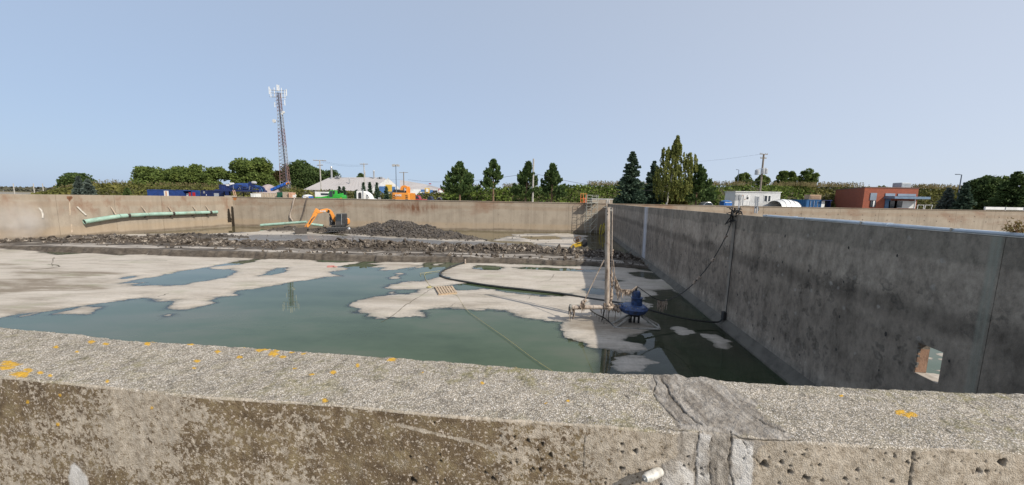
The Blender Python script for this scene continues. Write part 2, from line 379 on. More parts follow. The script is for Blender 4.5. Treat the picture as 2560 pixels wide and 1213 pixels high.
WATER = [
 [(299, 709), (338, 702), (408, 688), (457, 677), (517, 668.5), (562, 660), (598, 653), (647, 648), (643, 653), (598, 661), (563, 663), (520, 670), (538, 674), (577, 673), (587, 677), (590, 683), (563, 692), (541, 698), (492, 705), (471, 712), (422, 713), (373, 712.5), (345, 714), (323, 712), (365, 707)],
 [(648, 690), (680, 678), (690, 671), (717, 670), (712, 681), (680, 688)],
 [(308, 694), (325, 690), (350, 689), (325, 695)],
 [(784, 647), (800, 646), (870, 650), (905, 653), (850, 657), (800, 655)],
 [(1179, 670), (1192, 664), (1240, 664), (1258, 668), (1245, 675), (1200, 675)],
 [(1285, 669), (1320, 668), (1420, 672), (1500, 676), (1480, 680), (1380, 676), (1320, 673)],
 [(1570, 683), (1600, 681), (1650, 683), (1680, 698), (1630, 699), (1590, 691)],
 [(1455, 722), (1480, 719), (1530, 728), (1540, 737), (1500, 737), (1470, 733)],
 [(1490, 700), (1540, 698), (1558, 703), (1520, 704)],
 [(1635, 727), (1680, 725), (1705, 738), (1690, 747), (1650, 743)],
 [(1300, 592), (1390, 590), (1405, 598), (1330, 600)],
 [(250, 632), (280, 628), (345, 633), (300, 640)], [(90, 632), (180, 626), (235, 632), (150, 637)],
 [(420, 592), (520, 588), (560, 592), (480, 598)], [(400, 582), (640, 570), (700, 571), (640, 579), (470, 587)],
]
SANDW = [np.array([G(x, y)[:2] for x, y in p]) for p in SAND]
WATW = [np.array([G(x, y)[:2] for x, y in p]) for p in WATER]
# foot of the mud bank
FOOT = np.array([G(x, y)[:2] for x, y in ((-500, 640), (0, 622), (130, 631), (400, 639), (640, 647), (900, 653), (1200, 657), (1500, 665), (1640, 672))])
def footY(x): return np.interp(x, FOOT[:, 0], FOOT[:, 1])
HEAPS = [(-14.0, 46.6, 2.15, 2.5, 2.4), (-16.0, 47.0, 2.15, 2.3, 2.4), (-18.6, 47.9, 1.5, 2.3, 2.2), (-11.0, 45.2, 1.5, 2.9, 2.2), (-8.0, 43.8, .95, 2.4, 1.7), (-5.6, 42.8, .45, 1.9, 1.2), (-17.4, 48.2, 1.35, 2.2, 2.4), (-20.5, 49, .95, 2.8, 2.2),
         (-26.6, 49.6, .75, 2.3, 1.3), (-31, 49.5, .6, 2.8, 1.3), (-22.2, 47.6, .16, 2.6, 1.0), (-40.5, 36.5, .45, 3.5, 1.8), (-18.5, 49.5, .9, 5, 2), (-36, 40, .5, 4, 1.6)]
def field(X, Y, fine=True):
    """height, mud, slurry, stain of the basin floor"""
    s = np.full(X.shape, -9.0)
    for p in SANDW: s = np.maximum(s, sdist(X, Y, p))
    for p in WATW: s = np.minimum(s, -sdist(X, Y, p))
    dist = np.clip(Y/20, .6, 3)
    s = s + .22*dist*fbm(X*.55, Y*1.1, 1, 4, 3) + .22*dist**.7*fbm(X*1.5, Y*4.2, 1, 3, 9) + .13*dist**.5*fbm(X*4.5, Y*11, 1, 2, 29)
    z = np.clip(s*.07, -.30, .050) + np.where(s > .3, .006*fbm(X, Y, .7, 3, 11)+.003*fbm(X*2, Y*9, 1, 2, 5), 0)
    # low sills where water films nearly break through the sand
    z = z - np.where(s > 0, .034*np.clip(fbm(X*.22, Y*.9, 1, 4, 21)-.30, 0, 1), 0)
    # the bank
    fy = footY(X) + .25*fbm(X, Y*0, .6, 3, 2) + .16*fbm(X*2.6, Y*0, 1, 3, 12); d = Y-fy
    endr = np.clip((11.2-X)/2.2, 0, 1)                       # peters out at the right wall
    lump = fbm(X, Y, .9, 4, 31)
    hx = np.interp(X, [-60, -44, -37, -20, 2, 9], [.35, .5, .9, 1.0, .72, .42])
    h1 = .52*hx*np.clip((d+.03)/.14, 0, 1)*np.clip((7.5-d)/2.2, 0, 1)*endr*np.clip((X+60)/15, .5, 1)
    gap = np.clip(.62+.9*fbm(X, Y*0, .16, 3, 41), .25, 1.0)
    h2 = (.50*gap*hx)*np.exp(-((d-4.3)/1.35)**2)*endr + .16*hx*np.clip(lump, -.3, 1)*np.exp(-((d-4.1)/1.7)**2)*endr
    bank = h1+h2
    mud = np.clip((d+.28+.12*fbm(X*2, Y*2, 1, 3, 66))/.06, 0, 1)*(h1+np.clip((.5-np.abs(d))*4, 0, 1) > .03)*np.clip(endr*8, 0, 1)
    crust = np.clip(2.2-np.abs(d-1.2)/.5, 0, 1)*np.clip(.6+2.5*fbm(X*.5, Y*2, 1, 3, 8), 0, 1)*(endr > .4)
    beyond = np.clip((d-6.5)/1.0, 0, 1)
    z = np.where(bank > .01, np.maximum(z, bank), z) + np.where(h1 > .1, .03*lump, 0)
    hp = np.zeros(X.shape)
    for (hx, hy, h, rx, ry) in HEAPS:
        rr = np.sqrt(((X-hx)/rx)**2+((Y-hy)/ry)**2)
        hp = np.maximum(hp, h*np.clip(1-rr/1.5, 0, 1)**.95)
    hp = hp*(1+.3*fbm(X, Y, .8, 4, 6))
    z = z+hp
    mud = np.maximum(mud, np.clip(hp*6, 0, 1))
    # thrown mud between heaps and around the machine
    sl = np.clip(sdist(X, Y, np.array([G(x, y)[:2] for x, y in ((860, 590), (980, 596), (1120, 603), (1250, 606), (1360, 611), (1450, 622), (1560, 640), (1600, 665), (1200, 650), (850, 640), (600, 620), (560, 596), (640, 588), (760, 588))]))*.8+.5+.8*fbm(X*.4, Y, 1, 3, 13), 0, 1)
    sl = np.maximum(sl, np.clip((d-5.5)/1.5, 0, 1)*np.clip(fbm(X*.25, Y*.7, 1, 4, 77)*3-.3, 0, 1))
    st = np.clip(sdist(X, Y, np.array([G(x, y)[:2] for x, y in ((-300, 660), (0, 690), (60, 686), (120, 690), (250, 680), (255, 686), (190, 700), (120, 716), (90, 740), (0, 775), (-300, 800))]))*.5+.6+3.2*fbm(X*.22, Y*.9, 1, 4, 19), 0, 1)
    st = np.maximum(st, .55*np.clip(fbm(X*.12, Y*.55, 1, 4, 55)*3.0-.9, 0, 1))
    # brown mud under the pump
    pb = sdist(X, Y, np.array([G(x, y)[:2] for x, y in ((1405, 800), (1430, 790), (1520, 790), (1560, 800), (1650, 818), (1625, 832), (1500, 838), (1420, 822))]))
    st = np.maximum(st, np.clip(pb*2.5+.4, 0, 1)*.8)
    return z, mud, np.clip(sl*(1-mud), 0, 1), st, crust

def floor_block(xs, ys, nm):
    X, Y = np.meshgrid(xs, ys); z, mud, sl, st, cr = field(X, Y)
    Fq = gridfaces(len(ys), len(xs)); V = np.stack([X, Y, z], -1).reshape(-1, 3)
    return V, Fq, np.stack([mud, sl, st, cr], -1).reshape(-1, 4)
def seq(a, b, f):
    """rows get wider with distance"""
    r = [a]
    while r[-1] < b: r.append(r[-1]+f(r[-1]))
    return np.array(r)
ys = np.concatenate([[-2.0, 2, 5], seq(7.5, 57.5, lambda y: .055+.0016*max(0, y-8)+.00006*y*y)])
xs = np.concatenate([np.arange(-66, -24, .16), np.arange(-24, 16.6, .085)])
V, Fq, A = floor_block(xs, ys, 'a')
# the floor ends under the walls: trim what lies outside
ctr = V[Fq].mean(1)
inside = (ctr[:, 0]-WP[0])*WN[0]+(ctr[:, 1]-WP[1])*WN[1] < .2
inside &= ctr[:, 1] < 55.7
Fq = Fq[inside]

m_floor, nt, b = newmat('dried_sludge'); co = gpos(nt)
at = _n(nt, 'ShaderNodeAttribute', attribute_name='soil'); sp = _n(nt, 'ShaderNodeSeparateColor'); nt.links.new(at.outputs['Color'], sp.inputs[0])
sepp = _n(nt, 'ShaderNodeSeparateXYZ'); nt.links.new(co, sepp.inputs[0])
n1 = noise(nt, mapping(nt, co, (.35, 1.1, 1)), 1.0, 6, .62)
sand = ramp(nt, n1, [(0.28, (0.34, 0.295, 0.24)), (0.46, (0.485, 0.43, 0.36)), (0.7, (0.56, 0.505, 0.435))])
lines = noise(nt, mapping(nt, co, (.6, 9, 1), rot=(0, 0, .08)), 1.0, 4, .6)
sand = mixc(nt, .75, sand, ramp(nt, lines, [(0.3, .72), (0.5, 1.0)]), 'MULTIPLY')
fine = noise(nt, co, 9, 5, .7)
sand = mixc(nt, .6, sand, ramp(nt, fine, [(0.25, .7), (0.6, 1.0)]), 'MULTIPLY')
stv = math_(nt, 'MULTIPLY', sp.outputs[2], ramp(nt, noise(nt, mapping(nt, co, (.5, 2.6, 1), rot=(0, 0, .12)), 1.0, 6, .75), [(.36, .15), (.52, 1.0)]))
sand = mixc(nt, math_(nt, 'MULTIPLY', stv, .85), sand, (0.19, 0.15, 0.105))
spk = noise(nt, co, 2.2, 5, .8)
sand = mixc(nt, ramp(nt, spk, [(0.71, 0.0), (0.75, .7)]), sand, (.12, .10, .08))
wet = ramp(nt, math_(nt, 'ADD', math_(nt, 'MULTIPLY', sepp.outputs[2], 16), math_(nt, 'MULTIPLY_ADD', math_(nt, 'ADD', fine, n1), .45, .02)), [(0.48, 0.0), (0.60, .72), (0.95, 1.0)])   # wet edge just above the water
grn = noise(nt, mapping(nt, co, (.25, .7, 1)), 1.0, 5, .7)
sand = mixc(nt, ramp(nt, grn, [(.56, 0.0), (.68, .55)]), sand, (.30, .29, .20))
sand = mixc(nt, ramp(nt, noise(nt, mapping(nt, co, (.5, 2.4, 1), loc=(7, 3, 0)), 1.0, 6, .75), [(.60, 0.0), (.66, .5), (.72, .7)]), sand, (.27, .225, .17))
sand = mixc(nt, wet, (0.15, 0.14, 0.11), sand)
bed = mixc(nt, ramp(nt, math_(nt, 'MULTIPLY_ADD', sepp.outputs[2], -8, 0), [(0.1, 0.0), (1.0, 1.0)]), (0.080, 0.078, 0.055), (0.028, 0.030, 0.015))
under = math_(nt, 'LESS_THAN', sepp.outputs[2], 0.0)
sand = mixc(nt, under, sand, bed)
mudc = ramp(nt, noise(nt, mapping(nt, co, (1.3, .8, 3)), 1.4, 6, .8), [(0.3, (0.045, 0.035, 0.026)), (0.52, (0.095, 0.078, 0.061)), (0.72, (0.165, 0.14, 0.115))])
mudc = mixc(nt, .6, mudc, ramp(nt, noise(nt, mapping(nt, co, (.7, .7, 9)), 1.0, 4), [(.35, .6), (.6, 1.0)]), 'MULTIPLY')
slc = ramp(nt, noise(nt, mapping(nt, co, (.4, 1.2, 1)), .9, 5, .65), [(0.3, (0.125, 0.12, 0.115)), (0.6, (0.19, 0.185, 0.178)), (.74, (0.24, .225, .205))])
col = mixc(nt, math_(nt, 'MULTIPLY', sp.outputs[1], ramp(nt, noise(nt, mapping(nt, co, (.3, .9, 1)), .8, 5, .6), [(.30, .25), (.42, 1.0)])), sand, slc)
cr = mixc(nt, math_(nt, 'MULTIPLY', at.outputs['Alpha'], .85), mudc, (0.47, 0.42, 0.36))
col = mixc(nt, sp.outputs[0], col, cr)
nt.links.new(col, b.inputs['Base Color'])
rg = mixc(nt, sp.outputs[1], mixc(nt, wet, .35, .9), .33)
rg = mixc(nt, sp.outputs[0], rg, .85); nt.links.new(rg, b.inputs['Roughness'])
b.inputs['Specular IOR Level'].default_value = .4
bump(nt, b, math_(nt, 'ADD', math_(nt, 'MULTIPLY', lines, .5), fine), .25, .03)
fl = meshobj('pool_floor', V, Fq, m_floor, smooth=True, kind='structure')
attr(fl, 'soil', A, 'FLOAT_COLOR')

# water: one sheet at z = 0, cloudy; deeper water hides the bed
hz = V[:, 2]
wf = Fq[hz[Fq].min(1) < .012]
used = np.unique(wf); remap = np.full(len(V), -1); remap[used] = np.arange(len(used))
WV = V[used].copy(); dep = -hz[used]; WV[:, 2] = 0.0
m_wat, nt, b = newmat('cloudy_water'); co = gpos(nt)
da = _n(nt, 'ShaderNodeAttribute', attribute_name='depth')
cl = noise(nt, mapping(nt, co, (.12, .26, 1)), 1.0, 7, .62)
sepw = _n(nt, 'ShaderNodeSeparateXYZ'); nt.links.new(co, sepw.inputs[0])
teal = ramp(nt, cl, [(0.34, (0.044, 0.068, 0.032)), (0.5, (0.074, 0.104, 0.056)), (0.64, (0.110, 0.122, 0.078))])
silt = mixc(nt, ramp(nt, math_(nt, 'DIVIDE', sepw.outputs[1], 60.0), [(0.55, 0.0), (0.65, 1.0)]), teal, (0.12, 0.105, 0.055))
nt.links.new(silt, b.inputs['Base Color']); b.inputs['Roughness'].default_value = .015
b.inputs['IOR'].default_value = 1.333
ripple = noise(nt, mapping(nt, co, (1, 1.6, 1)), 1.8, 3)
bump(nt, b, ripple, .02, .01)
tr = _n(nt, 'ShaderNodeBsdfTransparent'); gl = _n(nt, 'ShaderNodeBsdfGlossy'); gl.inputs['Roughness'].default_value = .015
fr = _n(nt, 'ShaderNodeFresnel'); fr.inputs['IOR'].default_value = 1.333
bp = [n for n in nt.nodes if n.type == 'BUMP'][0]
nt.links.new(bp.outputs[0], gl.inputs['Normal'])
tr.inputs[0].default_value = (.86, .92, .88, 1)
m1 = _n(nt, 'ShaderNodeMixShader'); nt.links.new(fr.outputs[0], m1.inputs[0]); nt.links.new(tr.outputs[0], m1.inputs[1]); nt.links.new(gl.outputs[0], m1.inputs[2])
m2 = _n(nt, 'ShaderNodeMixShader'); out = nt.nodes['Material Output']
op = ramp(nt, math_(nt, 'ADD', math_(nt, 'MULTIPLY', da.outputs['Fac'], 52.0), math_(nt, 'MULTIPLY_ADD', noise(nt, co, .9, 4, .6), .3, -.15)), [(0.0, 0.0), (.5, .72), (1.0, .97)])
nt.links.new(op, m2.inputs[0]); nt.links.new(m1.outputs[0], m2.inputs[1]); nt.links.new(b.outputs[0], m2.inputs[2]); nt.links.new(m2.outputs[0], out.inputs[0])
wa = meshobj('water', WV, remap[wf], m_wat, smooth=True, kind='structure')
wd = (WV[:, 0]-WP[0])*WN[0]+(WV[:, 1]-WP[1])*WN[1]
attr(wa, 'depth', np.where(dep > 0, dep*np.clip((-wd-4.6+.8*fbm(WV[:, 0]*.5, WV[:, 1]*.5, 1, 3, 8))/2.2, .045, 1), dep))  # depth value lowered in the wall's shadow band: dark bed paints deeper shade

# second basin: sandy floor with a film of water
xs2 = np.concatenate([np.arange(7, 16, .1), np.arange(16, 40, .4), np.arange(40, 114, 2.0)]); ys2 = np.concatenate([np.arange(-9, 2, .5), np.arange(2, 14, .1), np.arange(14, 30, .4), np.arange(30, 58, 1.5)])
X, Y = np.meshgrid(xs2, ys2); Z = .004+.09*fbm(X*1.6, Y*3.4, .8, 5, 91, .65)
V2 = np.stack([X, Y, Z], -1).reshape(-1, 3); F2 = gridfaces(len(ys2), len(xs2)); c2 = V2[F2].mean(1)
F2 = F2[(c2[:, 0]-WP[0])*WN[0]+(c2[:, 1]-WP[1])*WN[1] > .15]
f2 = meshobj('second_pool_floor', V2, F2, m_floor, smooth=True, kind='structure'); attr(f2, 'soil', np.zeros((len(V2), 4)), 'FLOAT_COLOR')
mb = MB(); mb.add([(7.6, -9, 0), (113, -9, 0), (113, 57, 0), (15.2, 57, 0)], [(0, 1, 2, 3)])
w2 = mb.build('second_water', m_wat, kind='structure'); attr(w2, 'depth', [.08]*4)

# ---- far wall
def wallbox(mb, a, b, z0, z1, th, side=1):
    a, b = np.array(a, float), np.array(b, float); d = (b-a)/np.linalg.norm(b-a); n = np.array([-d[1], d[0]])*side
    P = [a, b, b+n*th, a+n*th]
    V = [(p[0], p[1], z0) for p in P]+[(p[0], p[1], z1) for p in P]
    mb.add(V, [(0, 3, 2, 1), (4, 5, 6, 7), (0, 1, 5, 4), (1, 2, 6, 5), (2, 3, 7, 6), (3, 0, 4, 7)])
YF = 55.5
m_joint = mat('wall_joint', (0.235, 0.195, 0.15), .9, scale=4)
m_gj = mat('grey_joint', (0.15, 0.14, 0.125), .9, scale=4)
m_pale = mat('pale_joint', (0.50, 0.46, 0.40), .9, scale=3)
m_hole = mat('tie_hole_dark', (0.15, 0.12, 0.095), .95)
m_holed = mat('tie_hole_black', (0.05, 0.045, 0.04), .95)
fw = thing('concrete_wall', 'long sunlit beige concrete wall closing the far side of the drained basin', 'wall', (-15, YF, 0))
edges = np.linspace(-44.2, 14.7, 11)
for a, c in zip(edges[:-1], edges[1:]):
    mb = MB(); wallbox(mb, (a+.012, YF), (c-.012, YF), -.4, ZT, .4); mb.build('wall_panel', m_far, fw)
mb = MB(); wallbox(mb, (edges[0], YF+.03), (edges[-1], YF+.03), -.4, ZT-.02, .3); mb.build('wall_core', m_joint, fw)
mb = MB(); mb.box(((edges[0]+edges[-1])/2, YF+.16, ZT+.045), (edges[-1]-edges[0], .5, .09)); mb.build('coping', m_far, fw)
mb = MB()
for x in np.arange(-43.5, 14, 1.18):
    for z in (.9, 1.75, 2.6, 3.45):
        if rng.random() < .6: mb.lathe((x+rng.normal(0, .03), YF-.004, z+rng.normal(0, .03)), [(.045, 0), (.04, .004)], 6, 'y')
mb.build('tie_holes', m_hole, fw, kind='stuff')
# dark wet slots near the corner
for x0, y0, x1, y1, w in ((580, 516, 587, 572, 6), (571, 522, 575, 556, 5)):
    LNn = np.array([.9694, -.2455, 0.0]); LL = np.array([LW[0][0], LW[0][1], 0])+LNn*.01
    a = onplane(x0, y0, LL, LNn); c = onplane(x1, y1, LL, LNn); c[2] = max(c[2], 0)
    pts = []; 
    for k in range(15):
        t = k/14; q = a+(c-a)*t; ww = (.07+.20*t**.6)*(w/6)*(1+.1*sin(k*2.3)); pts.append((q, -ww*.5))
    for k in range(14, -1, -1):
        t = k/14; q = a+(c-a)*t; ww = (.07+.16*t**.6)*(w/6)*(1+.1*sin(k*1.3)); pts.append((q, ww*.5))
    LT = np.array([.2455, .9694, 0])
    mb = MB(); mb.prism(pts, lambda p: p[0]+LT*p[1]*3, lambda p: p[0]+LT*p[1]*3-LNn*.006)
    SLOTS = globals().setdefault('SLOTS', []); SLOTS.append(mb)

lw = thing('concrete_wall', 'sunlit concrete wall on the left carrying the long green pipe', 'wall', (-49.6, 33, 0))
for a, c in ((LW[0], LW[1]), (LW[1], LW[2])):
    n = 5; d = (c-a)/n
    for k in range(n):
        p, q = a+d*k, a+d*(k+1); e = d/np.linalg.norm(d)*.012
        mb = MB(); wallbox(mb, p+e, q-e, -.4, ZT+.09, .4, -1); mb.build('wall_panel', m_far, lw)
    nn = np.array([-.97, .245])*.03; mb = MB(); wallbox(mb, a+nn, c+nn, -.4, ZT, .3, -1)
    for q in (0,): mb.build('wall_core', m_joint, lw)

for mb in SLOTS: mb.build('wet_slot', mat('wet_black', (0.025, 0.02, 0.015), .4), lw)
# ---- second basin far wall, right side wall
sw = thing('concrete_wall', 'sunlit beige wall of the second basin running off to the right behind the piped wall', 'wall', (40, YF+.6, 0))
e2 = np.linspace(15.1, 112, 17); YS = YF+.0
for a, c in zip(e2[:-1], e2[1:]):
    mb = MB(); wallbox(mb, (a+.012, YS), (c-.012, YS), -.4, ZT-.04, .4); mb.build('wall_panel', m_far, sw)
mb = MB(); wallbox(mb, (e2[0], YS+.03), (e2[-1], YS+.03), -.4, ZT-.06, .3); mb.build('wall_core', m_joint, sw)
mb = MB(); mb.box(((e2[0]+e2[-1])/2, YS+.16, ZT+.0), (e2[-1]-e2[0], .5, .07)); mb.build('coping', m_far, sw)
mb = MB()
for z in (3.55, 2.75):
    for x in np.arange(16, 95, 1.95):
        mb.lathe((x+rng.normal(0, .05), YS-.006, z+rng.normal(0, .03)), [(.075+.03*rng.random(), 0), (.05, .005)], 7, 'y')
mb.build('tie_holes', m_hole, sw, kind='stuff')

# ---- wall between the basins, with its opening
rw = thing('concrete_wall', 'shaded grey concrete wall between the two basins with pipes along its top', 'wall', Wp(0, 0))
oc = [Wpix(2297, 856), Wpix(2357, 882), Wpix(2346, 956), Wpix(2283, 935)]
os0 = min(oc[1][0], oc[2][0]); os1 = max(oc[0][0], oc[3][0]); oz0 = min(oc[2][1], oc[3][1]); oz1 = max(oc[0][1], oc[1][1])
os0 = (oc[1][0]+oc[2][0])/2; os1 = (oc[0][0]+oc[3][0])/2; oz0 = (oc[2][1]+oc[3][1])/2; oz1 = (oc[0][1]+oc[1][1])/2
def rbox(mb, s0, s1, z0, z1, o0=0.0, o1=TH):
    P = [Wp(s0, 0, o0), Wp(s1, 0, o0), Wp(s1, 0, o1), Wp(s0, 0, o1)]
    V = [(p[0], p[1], z0) for p in P]+[(p[0], p[1], z1) for p in P]
    mb.add(V, [(0, 3, 2, 1), (4, 5, 6, 7), (0, 1, 5, 4), (1, 2, 6, 5), (2, 3, 7, 6), (3, 0, 4, 7)])
js = sorted([S0, S1, s_run[1], s_run[2], s_run[3], Wpix(1573, 560)[0], Wpix(1545, 560)[0]])
for a, c in zip(js[:-1], js[1:]):
    mb = MB(); a2, c2 = a+.004, c-.004
    if a2 < os0 and c2 > os1:
        rbox(mb, a2, os0, -.4, ZT); rbox(mb, os1, c2, -.4, ZT); rbox(mb, os0, os1, -.4, oz0); rbox(mb, os0, os1, oz1, ZT)
    else: rbox(mb, a2, c2, -.4, ZT)
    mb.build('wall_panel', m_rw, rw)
    mb = MB(); P = [(a2, 0), (c2, 0)]
    V = [Wp(a2, -.05, 0), Wp(a2, -.05, -.24), Wp(a2, .06, -.22), Wp(a2, .36, -.0), Wp(c2, -.05, 0), Wp(c2, -.05, -.24), Wp(c2, .06, -.22), Wp(c2, .36, -.0)]
    mb.add(V, [(0, 1, 2, 3), (7, 6, 5, 4), (1, 5, 6, 2), (2, 6, 7, 3), (0, 4, 5, 1)]); mb.build('footing', mat('footing_damp', (.125, .115, .095), .85, scale=1.5, var=.4, bmp=.3), rw)
mb = MB()
for j in js[1:-1]: rbox(mb, j-.05, j+.05, -.4, ZT-.01, .02, TH-.02)
mb.build('joint_filler', m_gj, rw)
# rusty lining of the opening, on its far side
mb = MB(); rbox(mb, os1-.006, os1-.001, oz0+.01, oz1-.12, .015, TH-.01); mb.build('opening_lining', mat('rusty_mortar', (0.32, 0.19, 0.125), .9, scale=9, var=.5, bmp=.5), rw)
mb = MB()
for k in range(5):
    zz = lerp(oz0+.05, oz1-.05, rng.random()); rbox(mb, os1-.01-.03*rng.random(), os1-.002, zz-.02, zz+.06*rng.random(), .0, .02+.02*rng.random())
mb.build('broken_edge', m_gj, rw)
mb = MB(); rbox(mb, os0+.02, os1-.01, oz0-.001, oz0+.006, .01, TH-.005); mb.build('sill_dust', mat('sill_sand', (.42, .37, .31), .95, scale=8), rw)
mb = MB(); rng2 = np.random.default_rng(3)
for s in np.arange(S0+1, S1, 1.22):
    for z in (4.02, 3.2, 2.38, 1.56, .8):
        if rng2.random() < .75:
            c = Wp(s+rng2.normal(0, .04), z+rng2.normal(0, .03), -.004); r = .022+.02*rng2.random()
            P = [c+np.array([WD[0], WD[1], 0])*r*cos(k*pi/3)*.8+np.array([0, 0, 1])*r*1.2*sin(k*pi/3)*(1+.3*rng2.random()) for k in range(6)]
            mb.add(P, [tuple(range(6))])
mb.build('tie_holes', m_holed, rw, kind='stuff')

# ---- clods of mud
def cast_field(x, y): return field(np.array([x]), np.array([y]))[0][0]
def clods(n, xy, smin, smax, flat=.7, seed=1):
    r = np.random.default_rng(seed)
    t = (1+5**.5)/2
    iv = np.array([(-1, t, 0), (1, t, 0), (-1, -t, 0), (1, -t, 0), (0, -1, t), (0, 1, t), (0, -1, -t), (0, 1, -t), (t, 0, -1), (t, 0, 1), (-t, 0, -1), (-t, 0, 1)], float); iv /= np.linalg.norm(iv[0])
    it = np.array([(0, 11, 5), (0, 5, 1), (0, 1, 7), (0, 7, 10), (0, 10, 11), (1, 5, 9), (5, 11, 4), (11, 10, 2), (10, 7, 6), (7, 1, 8), (3, 9, 4), (3, 4, 2), (3, 2, 6), (3, 6, 8), (3, 8, 9), (4, 9, 5), (2, 4, 11), (6, 2, 10), (8, 6, 7), (9, 8, 1)])
    P = xy(r, n); Z = field(P[:, 0], P[:, 1])[0]
    sz = smin+(smax-smin)*r.random(n)**2.6
    q = r.normal(size=(n, 4)); q /= np.linalg.norm(q, axis=1)[:, None]; w, x, y, z = q.T
    Rm = np.stack([1-2*(y*y+z*z), 2*(x*y-z*w), 2*(x*z+y*w), 2*(x*y+z*w), 1-2*(x*x+z*z), 2*(y*z-x*w), 2*(x*z-y*w), 2*(y*z+x*w), 1-2*(x*x+y*y)], -1).reshape(-1, 3, 3)
    loc = iv[None]*(1+.45*r.normal(size=(n, 12, 1)).clip(-1, 1))*np.stack([.8+.6*r.random(n), .6+.5*r.random(n), (flat-.25)+.4*r.random(n)], -1)[:, None]
    loc = np.einsum('nij,nkj->nki', Rm, loc)*sz[:, None, None]
    C = np.stack([P[:, 0], P[:, 1], Z+sz*.25], -1)
    V = (loc+C[:, None]).reshape(-1, 3); Fc = (it[None]+12*np.arange(n)[:, None, None]).reshape(-1, 3)
    return V, Fc
def bank_xy(r, n):
    x = -41+ 52*r.random(n)**.93; x = np.where(r.random(n) < .05, -49+9*r.random(n), x); d = 4.2+r.normal(0, .85, n); d = np.where(r.random(n) < .05, r.random(n)*6.5+.9, d)
    return np.stack([x, footY(x)+d], -1)
m_clod, nt, b = newmat('mud_clod'); co = gpos(nt)
cc = ramp(nt, noise(nt, co, 2.3, 4, .75), [(.34, (.040, .031, .023)), (.5, (.085, .067, .051)), (.58, (.14, .115, .09)), (.63, (.40, .35, .29))])
nt.links.new(cc, b.inputs['Base Color']); b.inputs['Roughness'].default_value = .8; bump(nt, b, noise(nt, co, 14, 4), .5, .03)
m_heap, nt, b = newmat('fresh_mud'); co = gpos(nt)
cc = ramp(nt, noise(nt, co, 2.0, 4, .7), [(.3, (.045, .038, .031)), (.55, (.08, .068, .058)), (.78, (.14, .12, .105))])
nt.links.new(cc, b.inputs['Base Color']); b.inputs['Roughness'].default_value = .7; bump(nt, b, noise(nt, co, 14, 4), .5, .03)
V, Fc = clods(6500, bank_xy, .05, .24, .5, 5); meshobj('bank_rubble', V, Fc, m_clod, kind='stuff', label='broken crust and mud clods heaped along the dug bank')
def heap_xy(r, n):
    w = np.array([h*rx*ry for _, _, h, rx, ry in HEAPS]); k = r.choice(len(HEAPS), n, p=w/w.sum()); H = np.array(HEAPS)[k]
    a = r.random(n)*2*pi; q = np.sqrt(r.random(n))*1.45
    return np.stack([H[:, 0]+H[:, 3]*q*np.cos(a), H[:, 1]+H[:, 4]*q*np.sin(a)], -1)
V, Fc = clods(7500, heap_xy, .05, .21, .7, 6); meshobj('heap_clods', V, Fc, m_heap, kind='stuff', label='dark fresh mud clods dumped in heaps before the far wall')
def scat_xy(r, n):
    x = -46+60*r.random(n); y = footY(x)+6+r.random(n)*16; y = np.minimum(y, 54); return np.stack([x, y], -1)
V, Fc = clods(420, scat_xy, .03, .12, .6, 8); meshobj('scattered_clods', V, Fc, m_heap, kind='stuff', label='small mud lumps scattered over the wet slurry')
def slab_xy(r, n):
    x = -20+31*r.random(n); return np.stack([x, footY(x)+.3+abs(r.normal(0, .5, n))], -1)
V, Fc = clods(160, slab_xy, .06, .22, .4, 9); meshobj('crust_debris', V, Fc, m_clod, kind='stuff', label='crust fragments lying on the lip of the bank')

# the larger slabs that stand out of the bank, one object each
r = np.random.default_rng(12)
for k in range(46):
    x = -45+56*(k+.5*r.random())/46; y = footY(np.array([x]))[0]+3.0+1.6*r.random()
    z = field(np.array([x]), np.array([y]))[0][0]
    w, h, t = .22+.26*r.random(), .18+.18*r.random(), .05+.04*r.random()
    R = mathutils.Euler((r.normal(0, .6), r.normal(0, .6), r.random()*6.3)).to_matrix()
    n = 7; pts = [np.array([w*cos(2*pi*i/n)*(1+.35*r.normal()), h*sin(2*pi*i/n)*(1+.3*r.normal())]) for i in range(n)]
    mb = MB(); mb.prism(pts, lambda p: np.array(R @ mathutils.Vector((p[0], p[1], -t))), lambda p: np.array(R @ mathutils.Vector((p[0]*.9, p[1]*.9, t))))
    o = mb.build('mud_slab', m_clod); o.location = (x, y, z+.18)
    tag(o, 'loose slab of dried mud crust tilted among the rubble on the bank', 'mud slab', 'crust slabs lying on the mud bank')

# cracks and drag lines in the dried sludge
def ribbon(pts, w, seed):
    r = np.random.default_rng(seed); P = [G(x, y)[:2] for x, y in pts]; Q = []
    for a, b2 in zip(P[:-1], P[1:]):
        n = max(3, int(np.linalg.norm(b2-a)/.25)); Q += [a+(b2-a)*k/n for k in range(n)]
    Q = np.array(Q+[P[-1]]); Q += .035*r.normal(size=Q.shape); z = field(Q[:, 0], Q[:, 1])[0]
    T = np.gradient(Q, axis=0); N = np.stack([-T[:, 1], T[:, 0]], -1)/(np.linalg.norm(T, axis=1)[:, None]+1e-9); ww = (w*(.35+.9*r.random(len(Q))))[:, None]
    mb = MB(); mb.add([(p[0], p[1], max(zz, 0)+.006) for p, zz in zip(Q-N*ww, z)]+[(p[0], p[1], max(zz, 0)+.006) for p, zz in zip(Q+N*ww, z)], [(i, i+1, len(Q)+i+1, len(Q)+i) for i in range(len(Q)-1)]); return mb
m_ck = mat('crack_dirt', (.10, .085, .062), .95)
